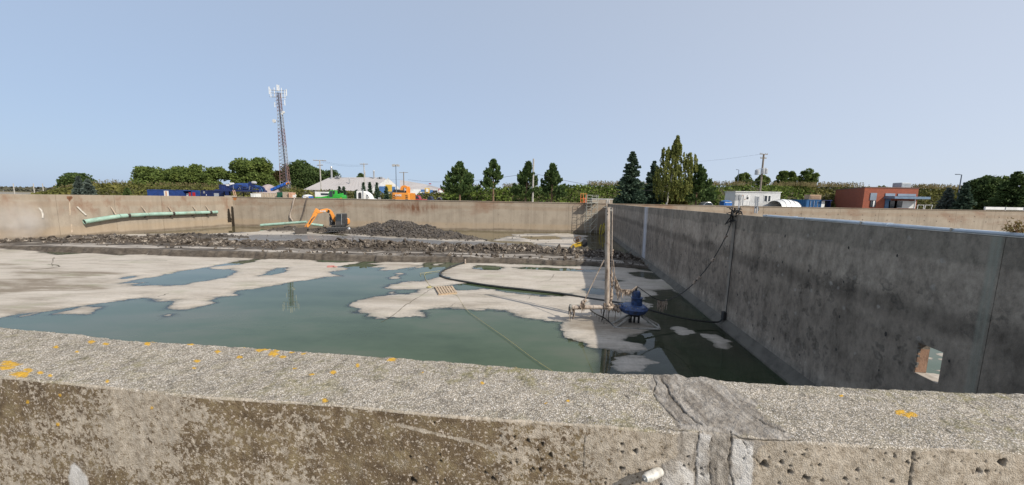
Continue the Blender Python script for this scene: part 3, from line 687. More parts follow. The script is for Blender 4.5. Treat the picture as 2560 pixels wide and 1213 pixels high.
for pl, w in ((((1083, 722), (1052, 742), (1012, 768), (985, 788), (955, 806)), .018), (((1330, 736), (1318, 752)), .012), (((78, 677), (112, 674), (146, 669), (141, 665), (118, 663)), .05), (((1385, 688), (1375, 702), (1340, 708)), .015), (((400, 742), (424, 735)), .03), (((250, 655), (330, 652), (420, 653)), .04), (((130, 668), (135, 645)), .02), (((1120, 770), (1140, 760)), .012)):
    ribbon(pl, w, int(pl[0][0])).build('floor_crack', m_ck, kind='structure')
# ================================================================== NEAR WALL (the one the camera looks over)
def vproj(V):
    v = V-np.array([0, 0, EYE]); w = v @ F_; return 1280+FPX*(v @ R_)/w, 606.5-FPX*(v @ U_)/w
nw = thing('concrete_wall', 'weathered near concrete wall with orange lichen on its top, filling the foreground', 'wall', (0, 0.9, ZG))
cx = np.linspace(-1.80, 1.42, 2000)
yf = edgeY(FE, cx)+.0035*fbm(cx*60, cx*0, 1, 3, 4); yn = edgeY(NE, cx)+.0016*fbm(cx*22, cx*0, 1, 3, 5)
rows = []        # (Y, z, kind) kind 0 top, 1 face
NTOP, NED, NFA = 130, 9, 110
rows.append((yf+.0, np.full_like(cx, 0.0), 0)); rows.append((yf, np.full_like(cx, ZT-.06), 0)); rows.append((yf-.001, np.full_like(cx, ZT-.006), 0))
for k in range(NTOP):
    t = k/(NTOP-1); rows.append((lerp(yf-.004, yn+.0035, t), np.full_like(cx, ZT-.001), 0))
for k in range(NED):
    a = (k+1)/(NED+1)*pi/2; rr = .0045
    rows.append((yn+.0035-rr*sin(a), ZT-.001-rr*(1-cos(a))+cx*0, .5))
for k in range(NFA):
    t = k/(NFA-1); rows.append((yn-.001-.004*t, ZT-.0060-.24*t+cx*0, 1))
rows.append((yn-.006, np.full_like(cx, ZG-.1), 1))
nr = len(rows); X = np.tile(cx, (nr, 1)); Y = np.array([q[0] for q in rows]); Z = np.array([q[1] for q in rows]); K = np.array([q[2] for q in rows])[:, None]+X*0
V0 = np.stack([X, Y, Z], -1).reshape(-1, 3); PX, PYY = vproj(V0); PX = PX.reshape(X.shape); PYY = PYY.reshape(X.shape)
D = Z+(-Y)   # surface coordinate across the profile
# relief: pebbly top, pitted face
peb = fbm(X*150, D*150, 1, 3, 1, .6); und = fbm(X*9, D*9, 1, 3, 2); med = fbm(X*42, D*42, 1, 3, 8)
rel = .0011*peb+.0012*und+.0012*med
topk = (K < .9)
rel = np.where(topk, rel*np.where(K > .1, .8, 1.15), .0006*peb+.0011*und+.0007*med)
dark = np.zeros(X.shape)
PITS = [(1319, 1103, 5), (1355, 1111, 5), (1285, 1093, 4), (1288, 1124, 4), (1375, 1139, 6), (1332, 1173, 4), (1349, 1175, 5), (1232, 1198, 6), (1031, 1203, 8), (1213, 1183, 4), (1250, 1091, 3), (1085, 1058, 3),
        (1554, 1111, 4), (1555, 1131, 4), (1588, 1129, 6), (1554, 1173, 6), (1910, 1162, 9), (1953, 1156, 5), (1974, 1181, 6), (2011, 1195, 7), (2054, 1201, 4), (2111, 1197, 5), (2142, 1175, 5), (2505, 1156, 9), (2445, 1179, 7), (2466, 1179, 5), (2230, 1205, 5), (1975, 1165, 3), (1420, 1140, 3)]
rp = np.random.default_rng(5)
PITS += [(1000+1500*rp.random(), 1120+95*rp.random(), 1.6+2.2*rp.random()) for _ in range(110)]
for (qx, qy, qr) in PITS:
    j = (abs(PX-qx) < qr*2.2) & (abs(PYY-qy) < qr*2.2) & (K > .9)
    if not j.any(): continue
    dd = np.sqrt((PX[j]-qx)**2+((PYY[j]-qy)*1.1)**2)/(qr*(1+.25*np.sin(3*np.arctan2(PYY[j]-qy, PX[j]-qx)+qx)))
    f = np.clip(1.25-dd, 0, 1)
    rel[j] -= np.clip(f*1.6, 0, 1)*.0011*qr*1.2; dark[j] = np.maximum(dark[j], np.clip(f*2.2, 0, 1))
def pmask(poly, soft, nz, seed):
    return np.clip(sdist(PX+nz*fbm(PX*.02, PYY*.05, 1, 4, seed), PYY+nz*.6*fbm(PX*.03, PYY*.06, 1, 4, seed+1), poly)/soft+.5, 0, 1)
mort = pmask([(1622, 930), (1700, 925), (1790, 945), (1830, 975), (1895, 1005), (1900, 1040), (1985, 1085), (1975, 1105), (1880, 1096), (1800, 1085), (1700, 1072), (1690, 1058), (1655, 1020), (1635, 980)], 10, 14, 3)
mort = np.maximum(mort, pmask([(1690, 1075), (1770, 1078), (1890, 1095), (1915, 1108), (1888, 1150), (1880, 1240), (1640, 1240), (1650, 1165), (1695, 1140)], 8, 12, 13)*.9)
pale = np.maximum.reduce([pmask(q, 5, 7, 23+i) for i, q in enumerate(([(1745, 1085), (1778, 1090), (1772, 1240), (1740, 1240)], [(1832, 1098), (1885, 1105), (1878, 1240), (1822, 1240)], [(1655, 1155), (1700, 1152), (1735, 1185), (1735, 1240), (1655, 1240)], [(168, 1240), (176, 1166), (190, 1157), (206, 1180), (222, 1196), (216, 1240)]))])
rel += pale*.0006*(1+.5*und); rel = np.where(mort > .5, rel*.9+.0016*mort*fbm(PX*.03, PYY*.06, 1, 5, 71)+.0006*mort*peb, rel)
crack = np.zeros(X.shape)
for pl, w in ((((1632, 938), (1640, 958), (1634, 980), (1640, 995), (1662, 1022), (1700, 1057)), 1.8), (((1655, 950), (1668, 968), (1672, 985), (1690, 1006), (1712, 1030), (1752, 1060)), 3.0), (((1640, 1062), (1680, 1072), (1720, 1078)), 2.0),
              (((1832, 1084), (1850, 1096), (1885, 1100), (1990, 1100)), 2.2), (((1880, 1040), (1920, 1062), (1960, 1080)), 1.6), (((1746, 1080), (1742, 1120), (1738, 1213)), 1.6), (((1826, 1080), (1830, 1110), (1820, 1150), (1832, 1213)), 2.6), (((1776, 1090), (1772, 1150), (1778, 1213)), 1.4),
              (((2284, 1132), (2279, 1170), (2274, 1230)), 5.5), (((1461, 1090), (1457, 1180)), 1.3), (((1855, 1100), (1868, 1130), (1900, 1160)), 1.2), (((1560, 985), (1575, 1000)), 1.0)):
    for (ax, ay), (bx, by) in zip(pl[:-1], pl[1:]):
        ex, ey = bx-ax, by-ay; qx = PX+3*fbm(PX*.08, PYY*.08, 1, 3, 51); qy = PYY+3*fbm(PX*.08, PYY*.08, 1, 3, 52)
        t = np.clip(((qx-ax)*ex+(qy-ay)*ey)/(ex*ex+ey*ey), 0, 1); dd = np.hypot(qx-ax-ex*t, qy-ay-ey*t)
        crack = np.maximum(crack, np.clip(1.15+.6*fbm(PX*.11, PYY*.11, 1, 3, 57)-dd/(w*.85), 0, 1))
rel -= crack*.0030
# brown growth on the face, strongest at centre left; fades to the right
gr = np.clip((1700-PX)/350, .12, 1)*np.where(topk, 0.0, 1)*np.clip((K-.4)*2, 0, 1)
gr = gr*np.clip(.74+.70*fbm(PX*.0028, PYY*.008, 1, 4, 61), 0.05, 1)
scr = np.zeros(X.shape)
for pl, w in ((((990, 1062), (1200, 1110), (1335, 1160)), 4.5), (((355, 1085), (430, 1050), (520, 1022)), 4)):
    for (ax, ay), (bx, by) in zip(pl[:-1], pl[1:]):
        ex, ey = bx-ax, by-ay; t = np.clip(((PX-ax)*ex+(PYY-ay)*ey)/(ex*ex+ey*ey), 0, 1)
        scr = np.maximum(scr, np.clip(1.4-np.hypot(PX-ax-ex*t, PYY-ay-ey*t)/w, 0, 1))
gr = gr*(1-.8*scr)
moss = np.where(topk, 1, .5)*np.clip(.40+.9*fbm(PX*.004, PYY*.012, 1, 3, 81), 0, 1)
LI = [(28, 912, 30, 6), (12, 920, 22, 5), (50, 936, 24, 8), (70, 926, 12, 5), (228, 855, 10, 5), (265, 860, 8, 3), (368, 859, 8, 5), (385, 855, 9, 2), (475, 861, 9, 3), (545, 880, 9, 4), (600, 893, 10, 4), (648, 876, 10, 4), (665, 874, 12, 3), (684, 885, 12, 7), (692, 876, 8, 5), (708, 893, 10, 4), (757, 885, 8, 3), (730, 881, 8, 2), (491, 902, 9, 4), (484, 921, 6, 3), (736, 921, 6, 3), (780, 936, 9, 3), (833, 931, 8, 4), (268, 953, 5, 4), (812, 1001, 9, 5), (981, 900, 11, 5), (894, 914, 5, 5), (1057, 932, 3, 2), (1206, 958, 5, 4), (100, 933, 8, 4), (125, 940, 5, 3), (610, 868, 14, 2), (2103, 989, 5, 3), (2252, 1030, 15, 6), (2275, 1037, 17, 7), (1420, 1003, 5, 3), (193, 880, 5, 3), (140, 868, 7, 3)]
lich = np.zeros(X.shape); nl1 = fbm(X*120, D*120, 1, 3, 301); nl2 = fbm(X*420, D*420, 1, 2, 302)
LI += [(70, 1005, 5, 5), (150, 988, 4, 4), (146, 1061, 4, 4), (380, 1019, 4, 4), (1365, 1008, 4, 2), (20, 905, 14, 3)]
for (qx, qy, qa, qh) in LI:
    j = (abs(PX-qx) < qa*2.2) & (abs(PYY-qy) < qh*2.4)
    if not j.any(): continue
    dd = np.hypot((PX[j]-qx)/qa, (PYY[j]-qy)/qh)
    lich[j] = np.maximum(lich[j], np.clip((1.05-dd+.55*nl1[j]+.35*nl2[j])*3.5, 0, 1))
rel = rel+lich*.0005
Yd = np.where(K > .9, Y-rel, Y-rel*np.clip(K*1.4, 0, 1)); Zd = np.where(K < .9, Z+rel*np.clip(1.5-K, 0, 1), Z)
Zd[0], Zd[1] = Z[0], Z[1]
# ragged far edge
Zd[2:6] += (-.004+.004*fbm(cx*70, cx*0, 1, 3, 91))[None, :]*np.array([1, .8, .5, .2])[:, None]
V = np.stack([X, Yd, Zd], -1).reshape(-1, 3)
m_near, nt, b = newmat('weathered_wall_concrete'); co = gpos(nt)
A1 = _n(nt, 'ShaderNodeAttribute', attribute_name='wear'); s1 = _n(nt, 'ShaderNodeSeparateColor'); nt.links.new(A1.outputs['Color'], s1.inputs[0])
A2 = _n(nt, 'ShaderNodeAttribute', attribute_name='wear_b'); s2 = _n(nt, 'ShaderNodeSeparateColor'); nt.links.new(A2.outputs['Color'], s2.inputs[0])
# top: exposed aggregate
vo = _n(nt, 'ShaderNodeTexVoronoi'); vo.inputs['Scale'].default_value = 330; nt.links.new(co, vo.inputs['Vector'])
pebc = ramp(nt, _n(nt, 'ShaderNodeSeparateColor').outputs[0], [(0, 0), (1, 1)])
sc_ = [n for n in nt.nodes if n.type == 'SEPARATE_COLOR'][-1]; nt.links.new(vo.outputs['Color'], sc_.inputs[0])
pebc = ramp(nt, sc_.outputs[0], [(0.0, (0.38, 0.325, 0.26)), (0.35, (0.56, 0.495, 0.415)), (0.7, (0.65, 0.59, 0.51)), (1.0, (0.74, 0.70, 0.65))])
gap = ramp(nt, math_(nt, 'ADD', vo.outputs['Distance'], math_(nt, 'MULTIPLY', noise(nt, co, 90, 4, .7), .35)), [(0.52, 1.0), (0.72, 0.0)])
n90 = noise(nt, co, 120, 4, .75)
top = mixc(nt, gap, (0.25, 0.22, 0.175), pebc)
top = mixc(nt, .5, top, ramp(nt, n90, [(0.34, .35), (0.50, 1.05)]), 'MULTIPLY')
top = mixc(nt, .5, top, ramp(nt, noise(nt, co, 11, 5, .7), [(0.3, .7), (0.6, 1.15)]), 'MULTIPLY')
top = mixc(nt, .7, top, ramp(nt, noise(nt, co, 30, 5, .8), [(0.36, .50), (0.5, 1.0)]), 'MULTIPLY')
olive = math_(nt, 'MULTIPLY', ramp(nt, noise(nt, co, 24, 5, .75), [(0.49, 0.0), (0.62, 1.0)]), s1.outputs[2])
top = mixc(nt, math_(nt, 'MULTIPLY', olive, .8), top, ramp(nt, noise(nt, co, 60, 3), [(.35, (0.13, 0.12, 0.05)), (.6, (0.24, 0.21, 0.09))]))
ylw = math_(nt, 'MULTIPLY', ramp(nt, noise(nt, co, 38, 4, .8), [(0.655, 0.0), (0.70, 1.0)]), math_(nt, 'POWER', s1.outputs[2], 2.0))
top = mixc(nt, math_(nt, 'MULTIPLY', ylw, .75), top, (0.45, 0.34, 0.04))
# face: pale sandy concrete under a brown crust of growth
face = ramp(nt, noise(nt, co, 75, 5, .75), [(0.33, (0.24, 0.195, 0.145)), (0.5, (0.43, 0.37, 0.295)), (0.7, (0.55, 0.49, 0.41))])
face = mixc(nt, .45, face, ramp(nt, noise(nt, co, 16, 5, .7), [(0.3, .55), (0.6, 1.0)]), 'MULTIPLY')
g1 = noise(nt, co, 13, 7, .78); g2 = noise(nt, co, 62, 4, .8)
g3 = noise(nt, co, 110, 3, .7)
gthr = math_(nt, 'ADD', math_(nt, 'ADD', math_(nt, 'MULTIPLY', g1, .50), math_(nt, 'MULTIPLY', g2, .75)), math_(nt, 'MULTIPLY', g3, .35))
gf = math_(nt, 'SUBTRACT', math_(nt, 'ADD', gthr, math_(nt, 'MULTIPLY', s1.outputs[1], .30)), .955)
gf = ramp(nt, gf, [(0.0, 0.0), (0.05, 1.0)])
brown = ramp(nt, noise(nt, co, 20, 6, .75), [(0.35, (0.078, 0.052, 0.030)), (0.5, (0.150, 0.108, 0.062)), (0.66, (0.23, 0.18, 0.10))])
wsp = ramp(nt, noise(nt, co, 150, 3, .7), [(0.575, 0.0), (0.63, 1.0)])
brown = mixc(nt, wsp, brown, (0.50, 0.43, 0.36))
face = mixc(nt, math_(nt, 'MULTIPLY', gf, .93), face, brown)
fo = math_(nt, 'MULTIPLY', ramp(nt, noise(nt, co, 30, 5, .8), [(0.62, 0.0), (0.68, 1.0)]), s1.outputs[2])
face = mixc(nt, math_(nt, 'MULTIPLY', fo, .55), face, (0.22, 0.16, 0.045))
col = mixc(nt, s2.outputs[0], top, face)
mo = ramp(nt, noise(nt, mapping(nt, co, (1.0, .35, .35), rot=(0, 0, .5)), 40, 7, .8, .6), [(0.34, (0.13, 0.11, 0.09)), (0.48, (0.27, 0.24, 0.205)), (0.60, (0.42, 0.385, 0.34)), (0.72, (0.55, 0.51, 0.46))])
mo = mixc(nt, .45, mo, ramp(nt, n90, [(0.34, .4), (0.55, 1.0)]), 'MULTIPLY')
col = mixc(nt, math_(nt, 'MULTIPLY', math_(nt, 'SUBTRACT', math_(nt, 'MULTIPLY', s1.outputs[0], 1.5), math_(nt, 'MULTIPLY', noise(nt, co, 50, 4, .7), .75), clamp=True), 1.0, clamp=True), col, mo)
wh = ramp(nt, noise(nt, co, 25, 5, .7), [(0.3, (0.46, 0.435, 0.40)), (0.6, (0.63, 0.61, 0.585))])
col = mixc(nt, s2.outputs[1], col, wh)
col = mixc(nt, math_(nt, 'MULTIPLY', A1.outputs['Alpha'], .85), col, (0.05, 0.042, 0.032))
lc = ramp(nt, noise(nt, co, 260, 4, .75), [(.32, (.30, .17, .03)), (.5, (.60, .34, .035)), (.7, (.72, .46, .09))])
col = mixc(nt, math_(nt, 'MULTIPLY', s2.outputs[2], ramp(nt, noise(nt, co, 200, 3, .7), [(.36, .45), (.46, 1.0)])), col, lc)
nt.links.new(col, b.inputs['Base Color']); b.inputs['Roughness'].default_value = .95; b.inputs['Specular IOR Level'].default_value = .15
bump(nt, b, math_(nt, 'ADD', math_(nt, 'MULTIPLY', gap, .5), n90), .55, .0028)
o = meshobj('wall_body', V, gridfaces(nr, len(cx))[:, ::-1], m_near, nw, smooth=True)
attr(o, 'wear', np.stack([mort, gr, moss, np.maximum(crack, dark*.9)], -1).reshape(-1, 4), 'FLOAT_COLOR')
attr(o, 'wear_b', np.stack([np.clip((K-.28)*2.0+1.0*fbm(X*11, D*22, 1, 4, 33)+.6*fbm(X*60, D*60, 1, 3, 34), 0, 1), pale*np.clip(1.0+1.5*fbm(X*28, D*28, 1, 4, 44), 0, 1), lich, K*0+1], -1).reshape(-1, 4), 'FLOAT_COLOR')
# the wall goes on to both corners
for xa, xb in ((-57.4, -1.80), (1.42, 7.3)):
    mb = MB(); n = 14
    for k in range(n):
        x0, x1 = lerp(xa, xb, k/n), lerp(xa, xb, (k+1)/n)
        P = [(x, float(edgeY(E, np.array([x]))[0])) for x in (x0, x1) for E in (NE, FE)]
        Vv = [(p[0], p[1], z) for z in (-.3, ZT-.003) for p in (P[0], P[2], P[3], P[1])]
        mb.add(Vv, [(0, 3, 2, 1), (4, 5, 6, 7), (0, 1, 5, 4), (1, 2, 6, 5), (2, 3, 7, 6), (3, 0, 4, 7)])
    oo = mb.build('wall_body', m_near, nw); nv = len(oo.data.vertices)
    attr(oo, 'wear', np.tile([0, .6, .4, 0], (nv, 1)), 'FLOAT_COLOR'); attr(oo, 'wear_b', np.tile([0, 0, 0, 1], (nv, 1)), 'FLOAT_COLOR')
# plastic stub in the face
yface = 0.0
def facept(x, y, off=0.0):
    P = PY(x, y, .7)
    for _ in range(6):
        Yf_ = float(edgeY(NE, np.array([P[0]]))[0])-.004-off; P = PY(x, y, Yf_)
    return P
a = facept(1650, 1178, -.004); c = facept(1612, 1197, .026)
st = thing('pipe_stub', 'small white plastic stub poking out of the near wall face beside the pale mortar', 'plug', a)
d = c-a
mb = MB(); mb.tube([a, a+d*.1, a+d*.82, a+d*.9, a+d], [.0085, .009, .009, .0075, .0062], 14)
mb.build('sleeve', mat('white_plastic', (.60, .58, .53), .5, scale=90, var=.35), st, smooth=True)
mb = MB(); mb.cyl(a+d*.98, a+d*1.12, .0034, .003, 10); mb.build('tip', mat('grey_metal_tip', (.35, .36, .36), .35, .8), st, smooth=True)
# ================================================================== VEGETATION
def leafmat(name, c1, c2, c3, sc=.5, tr=.25):
    m, nt, b = newmat(name); co = gpos(nt)
    n = math_(nt, 'ADD', math_(nt, 'MULTIPLY', noise(nt, co, sc, 3, .6), .6), math_(nt, 'MULTIPLY', noise(nt, co, sc*7, 3, .8), .4))
    c = ramp(nt, n, [(.36, c1), (.5, c2), (.63, c3)])
    nt.links.new(c, b.inputs['Base Color']); b.inputs['Roughness'].default_value = .75; b.inputs['Specular IOR Level'].default_value = .2
    t = _n(nt, 'ShaderNodeBsdfTranslucent'); nt.links.new(c, t.inputs[0])
    mx = _n(nt, 'ShaderNodeMixShader'); mx.inputs[0].default_value = tr
    nt.links.new(b.outputs[0], mx.inputs[1]); nt.links.new(t.outputs[0], mx.inputs[2]); nt.links.new(mx.outputs[0], nt.nodes['Material Output'].inputs[0])
    return m
L_DEC = leafmat('deciduous_leaves', (0.053, 0.078, 0.021), (0.106, 0.149, 0.037), (0.184, 0.227, 0.057))
L_DRK = leafmat('dark_leaves', (0.033, 0.058, 0.020), (0.068, 0.107, 0.033), (0.122, 0.163, 0.051))
L_POP = leafmat('rusty_leaves', (.07, .06, .02), (.12, .095, .035), (.15, .13, .045))
L_PIN = leafmat('pine_needles', (0.038, 0.071, 0.025), (0.081, 0.132, 0.043), (0.158, 0.211, 0.069), 1.2)
L_SPR = leafmat('spruce_needles', (0.029, 0.057, 0.036), (0.065, 0.106, 0.068), (0.136, 0.183, 0.127), 1.5)
L_BLU = leafmat('blue_spruce_needles', (.05, .07, .055), (.10, .13, .11), (.18, .22, .19), 1.5)
L_BIR = leafmat('birch_leaves', (0.086, 0.105, 0.028), (0.166, 0.185, 0.050), (0.278, 0.274, 0.077), 1.2)
L_BRM = leafmat('berm_shrubs', (0.060, 0.067, 0.021), (0.136, 0.140, 0.039), (0.240, 0.215, 0.067), .22)
L_GRN = leafmat('green_shrubs', (0.054, 0.087, 0.020), (0.116, 0.168, 0.033), (0.199, 0.247, 0.055), .3)
L_DRY = leafmat('dry_grass', (.12, .10, .045), (.20, .165, .075), (.30, .25, .13), .4)
L_FAR = leafmat('far_wood', (.07, .075, .055), (.11, .11, .08), (.14, .13, .10), .06, 0)
M_BARK = mat('bark', (.12, .09, .065), .95, scale=5, bmp=.4)
M_BBARK = mat('birch_bark', (.55, .52, .47), .8, scale=3, c2=(.08, .07, .06), cover=.4)
M_PBARK = mat('pine_bark', (.20, .13, .085), .95, scale=5)
def cards(P, size, r, flat=0.0, stretch=1.0, dirs=None):
    """small leaf-clump faces at points P"""
    n = len(P); a = r.normal(size=(n, 3)); a[:, 2] *= (1-flat)
    if dirs is not None: a = dirs + .35*r.normal(size=(n, 3))
    a /= np.linalg.norm(a, axis=1)[:, None]+1e-9
    b = np.cross(a, r.normal(size=(n, 3))); b /= np.linalg.norm(b, axis=1)[:, None]+1e-9
    s = (size*(.55+.9*r.random(n)))[:, None] if np.isscalar(size) else size[:, None]
    u = a*s*.5*stretch; v = b*s*.5
    V = np.stack([P-u-v*.5, P-u*.2+v, P+u+v*.4, P+u*.3-v], 1).reshape(-1, 3)
    return V, np.arange(4*n).reshape(-1, 4)
def place(px, Y): return float(PY(px, 480, Y)[0])
def zat(px, py, Y): return float(PY(px, py, Y)[2])
def trunk(t, x, y, z0, z1, r0, m, lean=0, limbs=0, seed=0, spread=1.0):
    mb = MB(); rr = random.Random(seed); n = 6
    path = [(x+lean*k/n+rr.uniform(-.05, .05), y+rr.uniform(-.05, .05), lerp(z0-.2, z1, k/n)) for k in range(n+1)]
    mb.tube(path, [r0*(1-.85*k/n) for k in range(n+1)], 7)
    for i in range(limbs):
        h = lerp(.25, .9, i/max(1, limbs-1)); p = np.array([x+lean*h, y, lerp(z0, z1, h)]); a = rr.uniform(0, 2*pi); L = spread*(1.05-h)*rr.uniform(.6, 1)
        q = p+np.array([cos(a)*L, sin(a)*L, L*rr.uniform(.2, .8)]); mb.tube([p, (p+q)/2+np.array([0, 0, -.05*L]), q], [r0*.4*(1.1-h), r0*.25*(1.1-h), r0*.08], 5)
    return mb.build('trunk', m, t, smooth=True)
def decid(px, top, hw, Y, label, lm, seed, base=.18, n=26, leaves=5200, name='leafy_tree', group=None, sq=1.0, tm=None, lsz=.0036):
    n = int(n*1.9); leaves = int(leaves*2.6)
    r = np.random.default_rng(seed); x = place(px, Y); zt = zat(px, top, Y); w = hw*Y/FPX*1.08; H = zt-ZG
    t = thing(name, label, 'tree', (x, Y, ZG), group)
    trunk(t, x, Y, ZG, ZG+H*.8, .02*H+.08, tm or M_BARK, limbs=6, seed=seed, spread=w*.8)
    zc = ZG+H*(base+(1-base)/2); hz_ = H*(1-base)/2
    C = []; 
    for k in range(n):
        u = r.random()*2*pi; cz = r.uniform(-.95, 1); q = sqrt(max(0, 1-abs(cz)**(2.2/sq)))*r.uniform(.45, .95)
        C.append((x+w*q*cos(u)*.82, Y+w*q*sin(u)*.8, zc+hz_*cz*.80, min(w, hz_*1.3)*r.uniform(.26, .44)))
    C = np.array(C); per = leaves//n; P = []
    for c in C:
        d = r.normal(size=(per, 3)); d /= np.linalg.norm(d, axis=1)[:, None]
        P.append(c[:3]+d*(c[3]*(.35+.75*r.random(per)**.6))[:, None]*np.array([1, 1, .8]))
    P = np.concatenate(P); P = P[P[:, 2] < zt+.2]
    V, Fq = cards(P, Y*lsz+.05, r); meshobj('crown', V, Fq, lm, t); return t
def spruce(px, top, hw, Y, label, lm, seed, n=5200, name='spruce_tree', group=None, bare=.04, droop=.25, tiers=22):
    r = np.random.default_rng(seed); x = place(px, Y); zt = zat(px, top, Y); w = hw*Y/FPX; H = zt-ZG
    n = int(n*2.0)
    t = thing(name, label, 'tree', (x, Y, ZG), group); trunk(t, x, Y, ZG, zt-.2, .012*H+.05, M_BARK, seed=seed)
    P = []; D = []
    for k in range(tiers):
        h = bare+(1-bare)*(k/tiers)**.95; L = w*1.15*(1-h)**.80*r.uniform(.85, 1.1)+.08; nb = int(7+9*(1-h))
        for j in range(nb):
            a = r.random()*2*pi; l = L*r.uniform(.65, 1.12); m = max(3, int(n/tiers/nb*(1.3-h)*1.5)); s = r.random(m)**.7
            pz = ZG+H*h-droop*l*s+.18*l*s**3+r.normal(0, .05, m); sd = r.normal(0, .10*l+.03, m)*(1-.4*s)
            P.append(np.stack([x+cos(a)*l*s-sin(a)*sd, Y+sin(a)*l*s+cos(a)*sd, pz+r.normal(0, .04*l+.02, m)], -1))
            D.append(np.tile([cos(a), sin(a), -.15], (m, 1)))
    P = np.concatenate(P); D = np.concatenate(D)
    V, Fq = cards(P, .0031*Y+.02, r, dirs=D, stretch=1.7); meshobj('crown', V, Fq, lm, t); return t
def pine(px, top, hw, Y, label, seed, n=5600, bare=.30, group=None, lean=0, name='pine_tree', lm=None, open_=.0):
    r = np.random.default_rng(seed); x = place(px, Y); zt = zat(px, top, Y); w = hw*Y/FPX; H = zt-ZG
    n = int(n*1.9)
    t = thing(name, label, 'tree', (x, Y, ZG), group); trunk(t, x, Y, ZG, zt-.3, .02*H+.05, M_PBARK, lean=lean, limbs=16, seed=seed, spread=w*.95)
    P = []; D = []; T = 62
    for k in range(T):
        h = bare+(1-bare)*r.random()**(.85); prof = min(1, (1-h)/.72)**.85*(.8+.2*min(1, (h-bare+.12)/.25)); a = r.random()*2*pi
        l = w*1.4*prof*r.uniform(.6, 1.1)+.15
        if r.random() < open_: continue
        m = n//T; s = .25+.75*r.random(m)**.6
        sd = r.normal(0, .09*w+.04, m)*(1.1-.6*s)
        P.append(np.stack([x+lean*h+cos(a)*l*s-sin(a)*sd, Y+sin(a)*l*s+cos(a)*sd, ZG+H*h+.32*l*s**1.6-.06*l+r.normal(0, .055*w+.03, m)], -1))
        D.append(np.tile([cos(a)*.6, sin(a)*.6, .8], (m, 1)))
    m = 260; P.append(np.stack([x+lean+r.normal(0, .10, m)*(1+2*r.random(m)), Y+r.normal(0, .15, m), zt-.7*r.random(m)*1.3], -1)); D.append(np.tile([0, 0, 1.], (m, 1)))
    P = np.concatenate(P); D = np.concatenate(D); k = P[:, 2] < zt+.25
    V, Fq = cards(P[k], .0031*Y+.02, r, dirs=D[k], stretch=1.8); meshobj('crown', V, Fq, lm or L_PIN, t); return t
def birch(px, top, hw, Y, label, seed, n=21000):
    r = np.random.default_rng(seed); x = place(px, Y)-.6; zt = zat(px, top, Y); w = hw*Y/FPX*1.15; H = zt-ZG
    t = thing('birch_tree', label, 'tree', (x, Y, ZG)); trunk(t, x, Y, ZG, zt-.5, .17, M_BBARK, lean=1.6, limbs=14, seed=seed, spread=w*.8)
    # crown outline: tall narrow top, a shoulder at left, an arm at right
    env = [(.22, .70), (.35, .95), (.5, 1.0), (.62, .86), (.72, .62), (.8, .34), (.9, .16), (1, .03)]
    P = []
    for k in range(300):
        h = r.uniform(.30, 1.0); e = np.interp(h, [q[0] for q in env], [q[1] for q in env]); a = r.random()*2*pi; q = w*e*r.random()**.5
        if .66 < h < .80 and r.random() < .30: a, q = r.normal(0, .25), w*r.uniform(.6, 1.0)
        if .70 < h < .86 and r.random() < .22: a, q = pi+r.normal(0, .3), w*r.uniform(.35, .62)
        sx = x+1.0*h+.35+cos(a)*q; sy = Y+sin(a)*q; L = H*r.uniform(.08, .24)*(1.15-.5*h); m = int(n/300)
        s = r.random(m); P.append(np.stack([sx+r.normal(0, .07, m)+.12*s, sy+r.normal(0, .08, m), ZG+H*h-L*s], -1))
    P = np.concatenate(P); D = np.tile([0, 0, -1.], (len(P), 1))
    V, Fq = cards(P, .17, r, dirs=D, stretch=1.6); meshobj('crown', V, Fq, L_BIR, t); return t

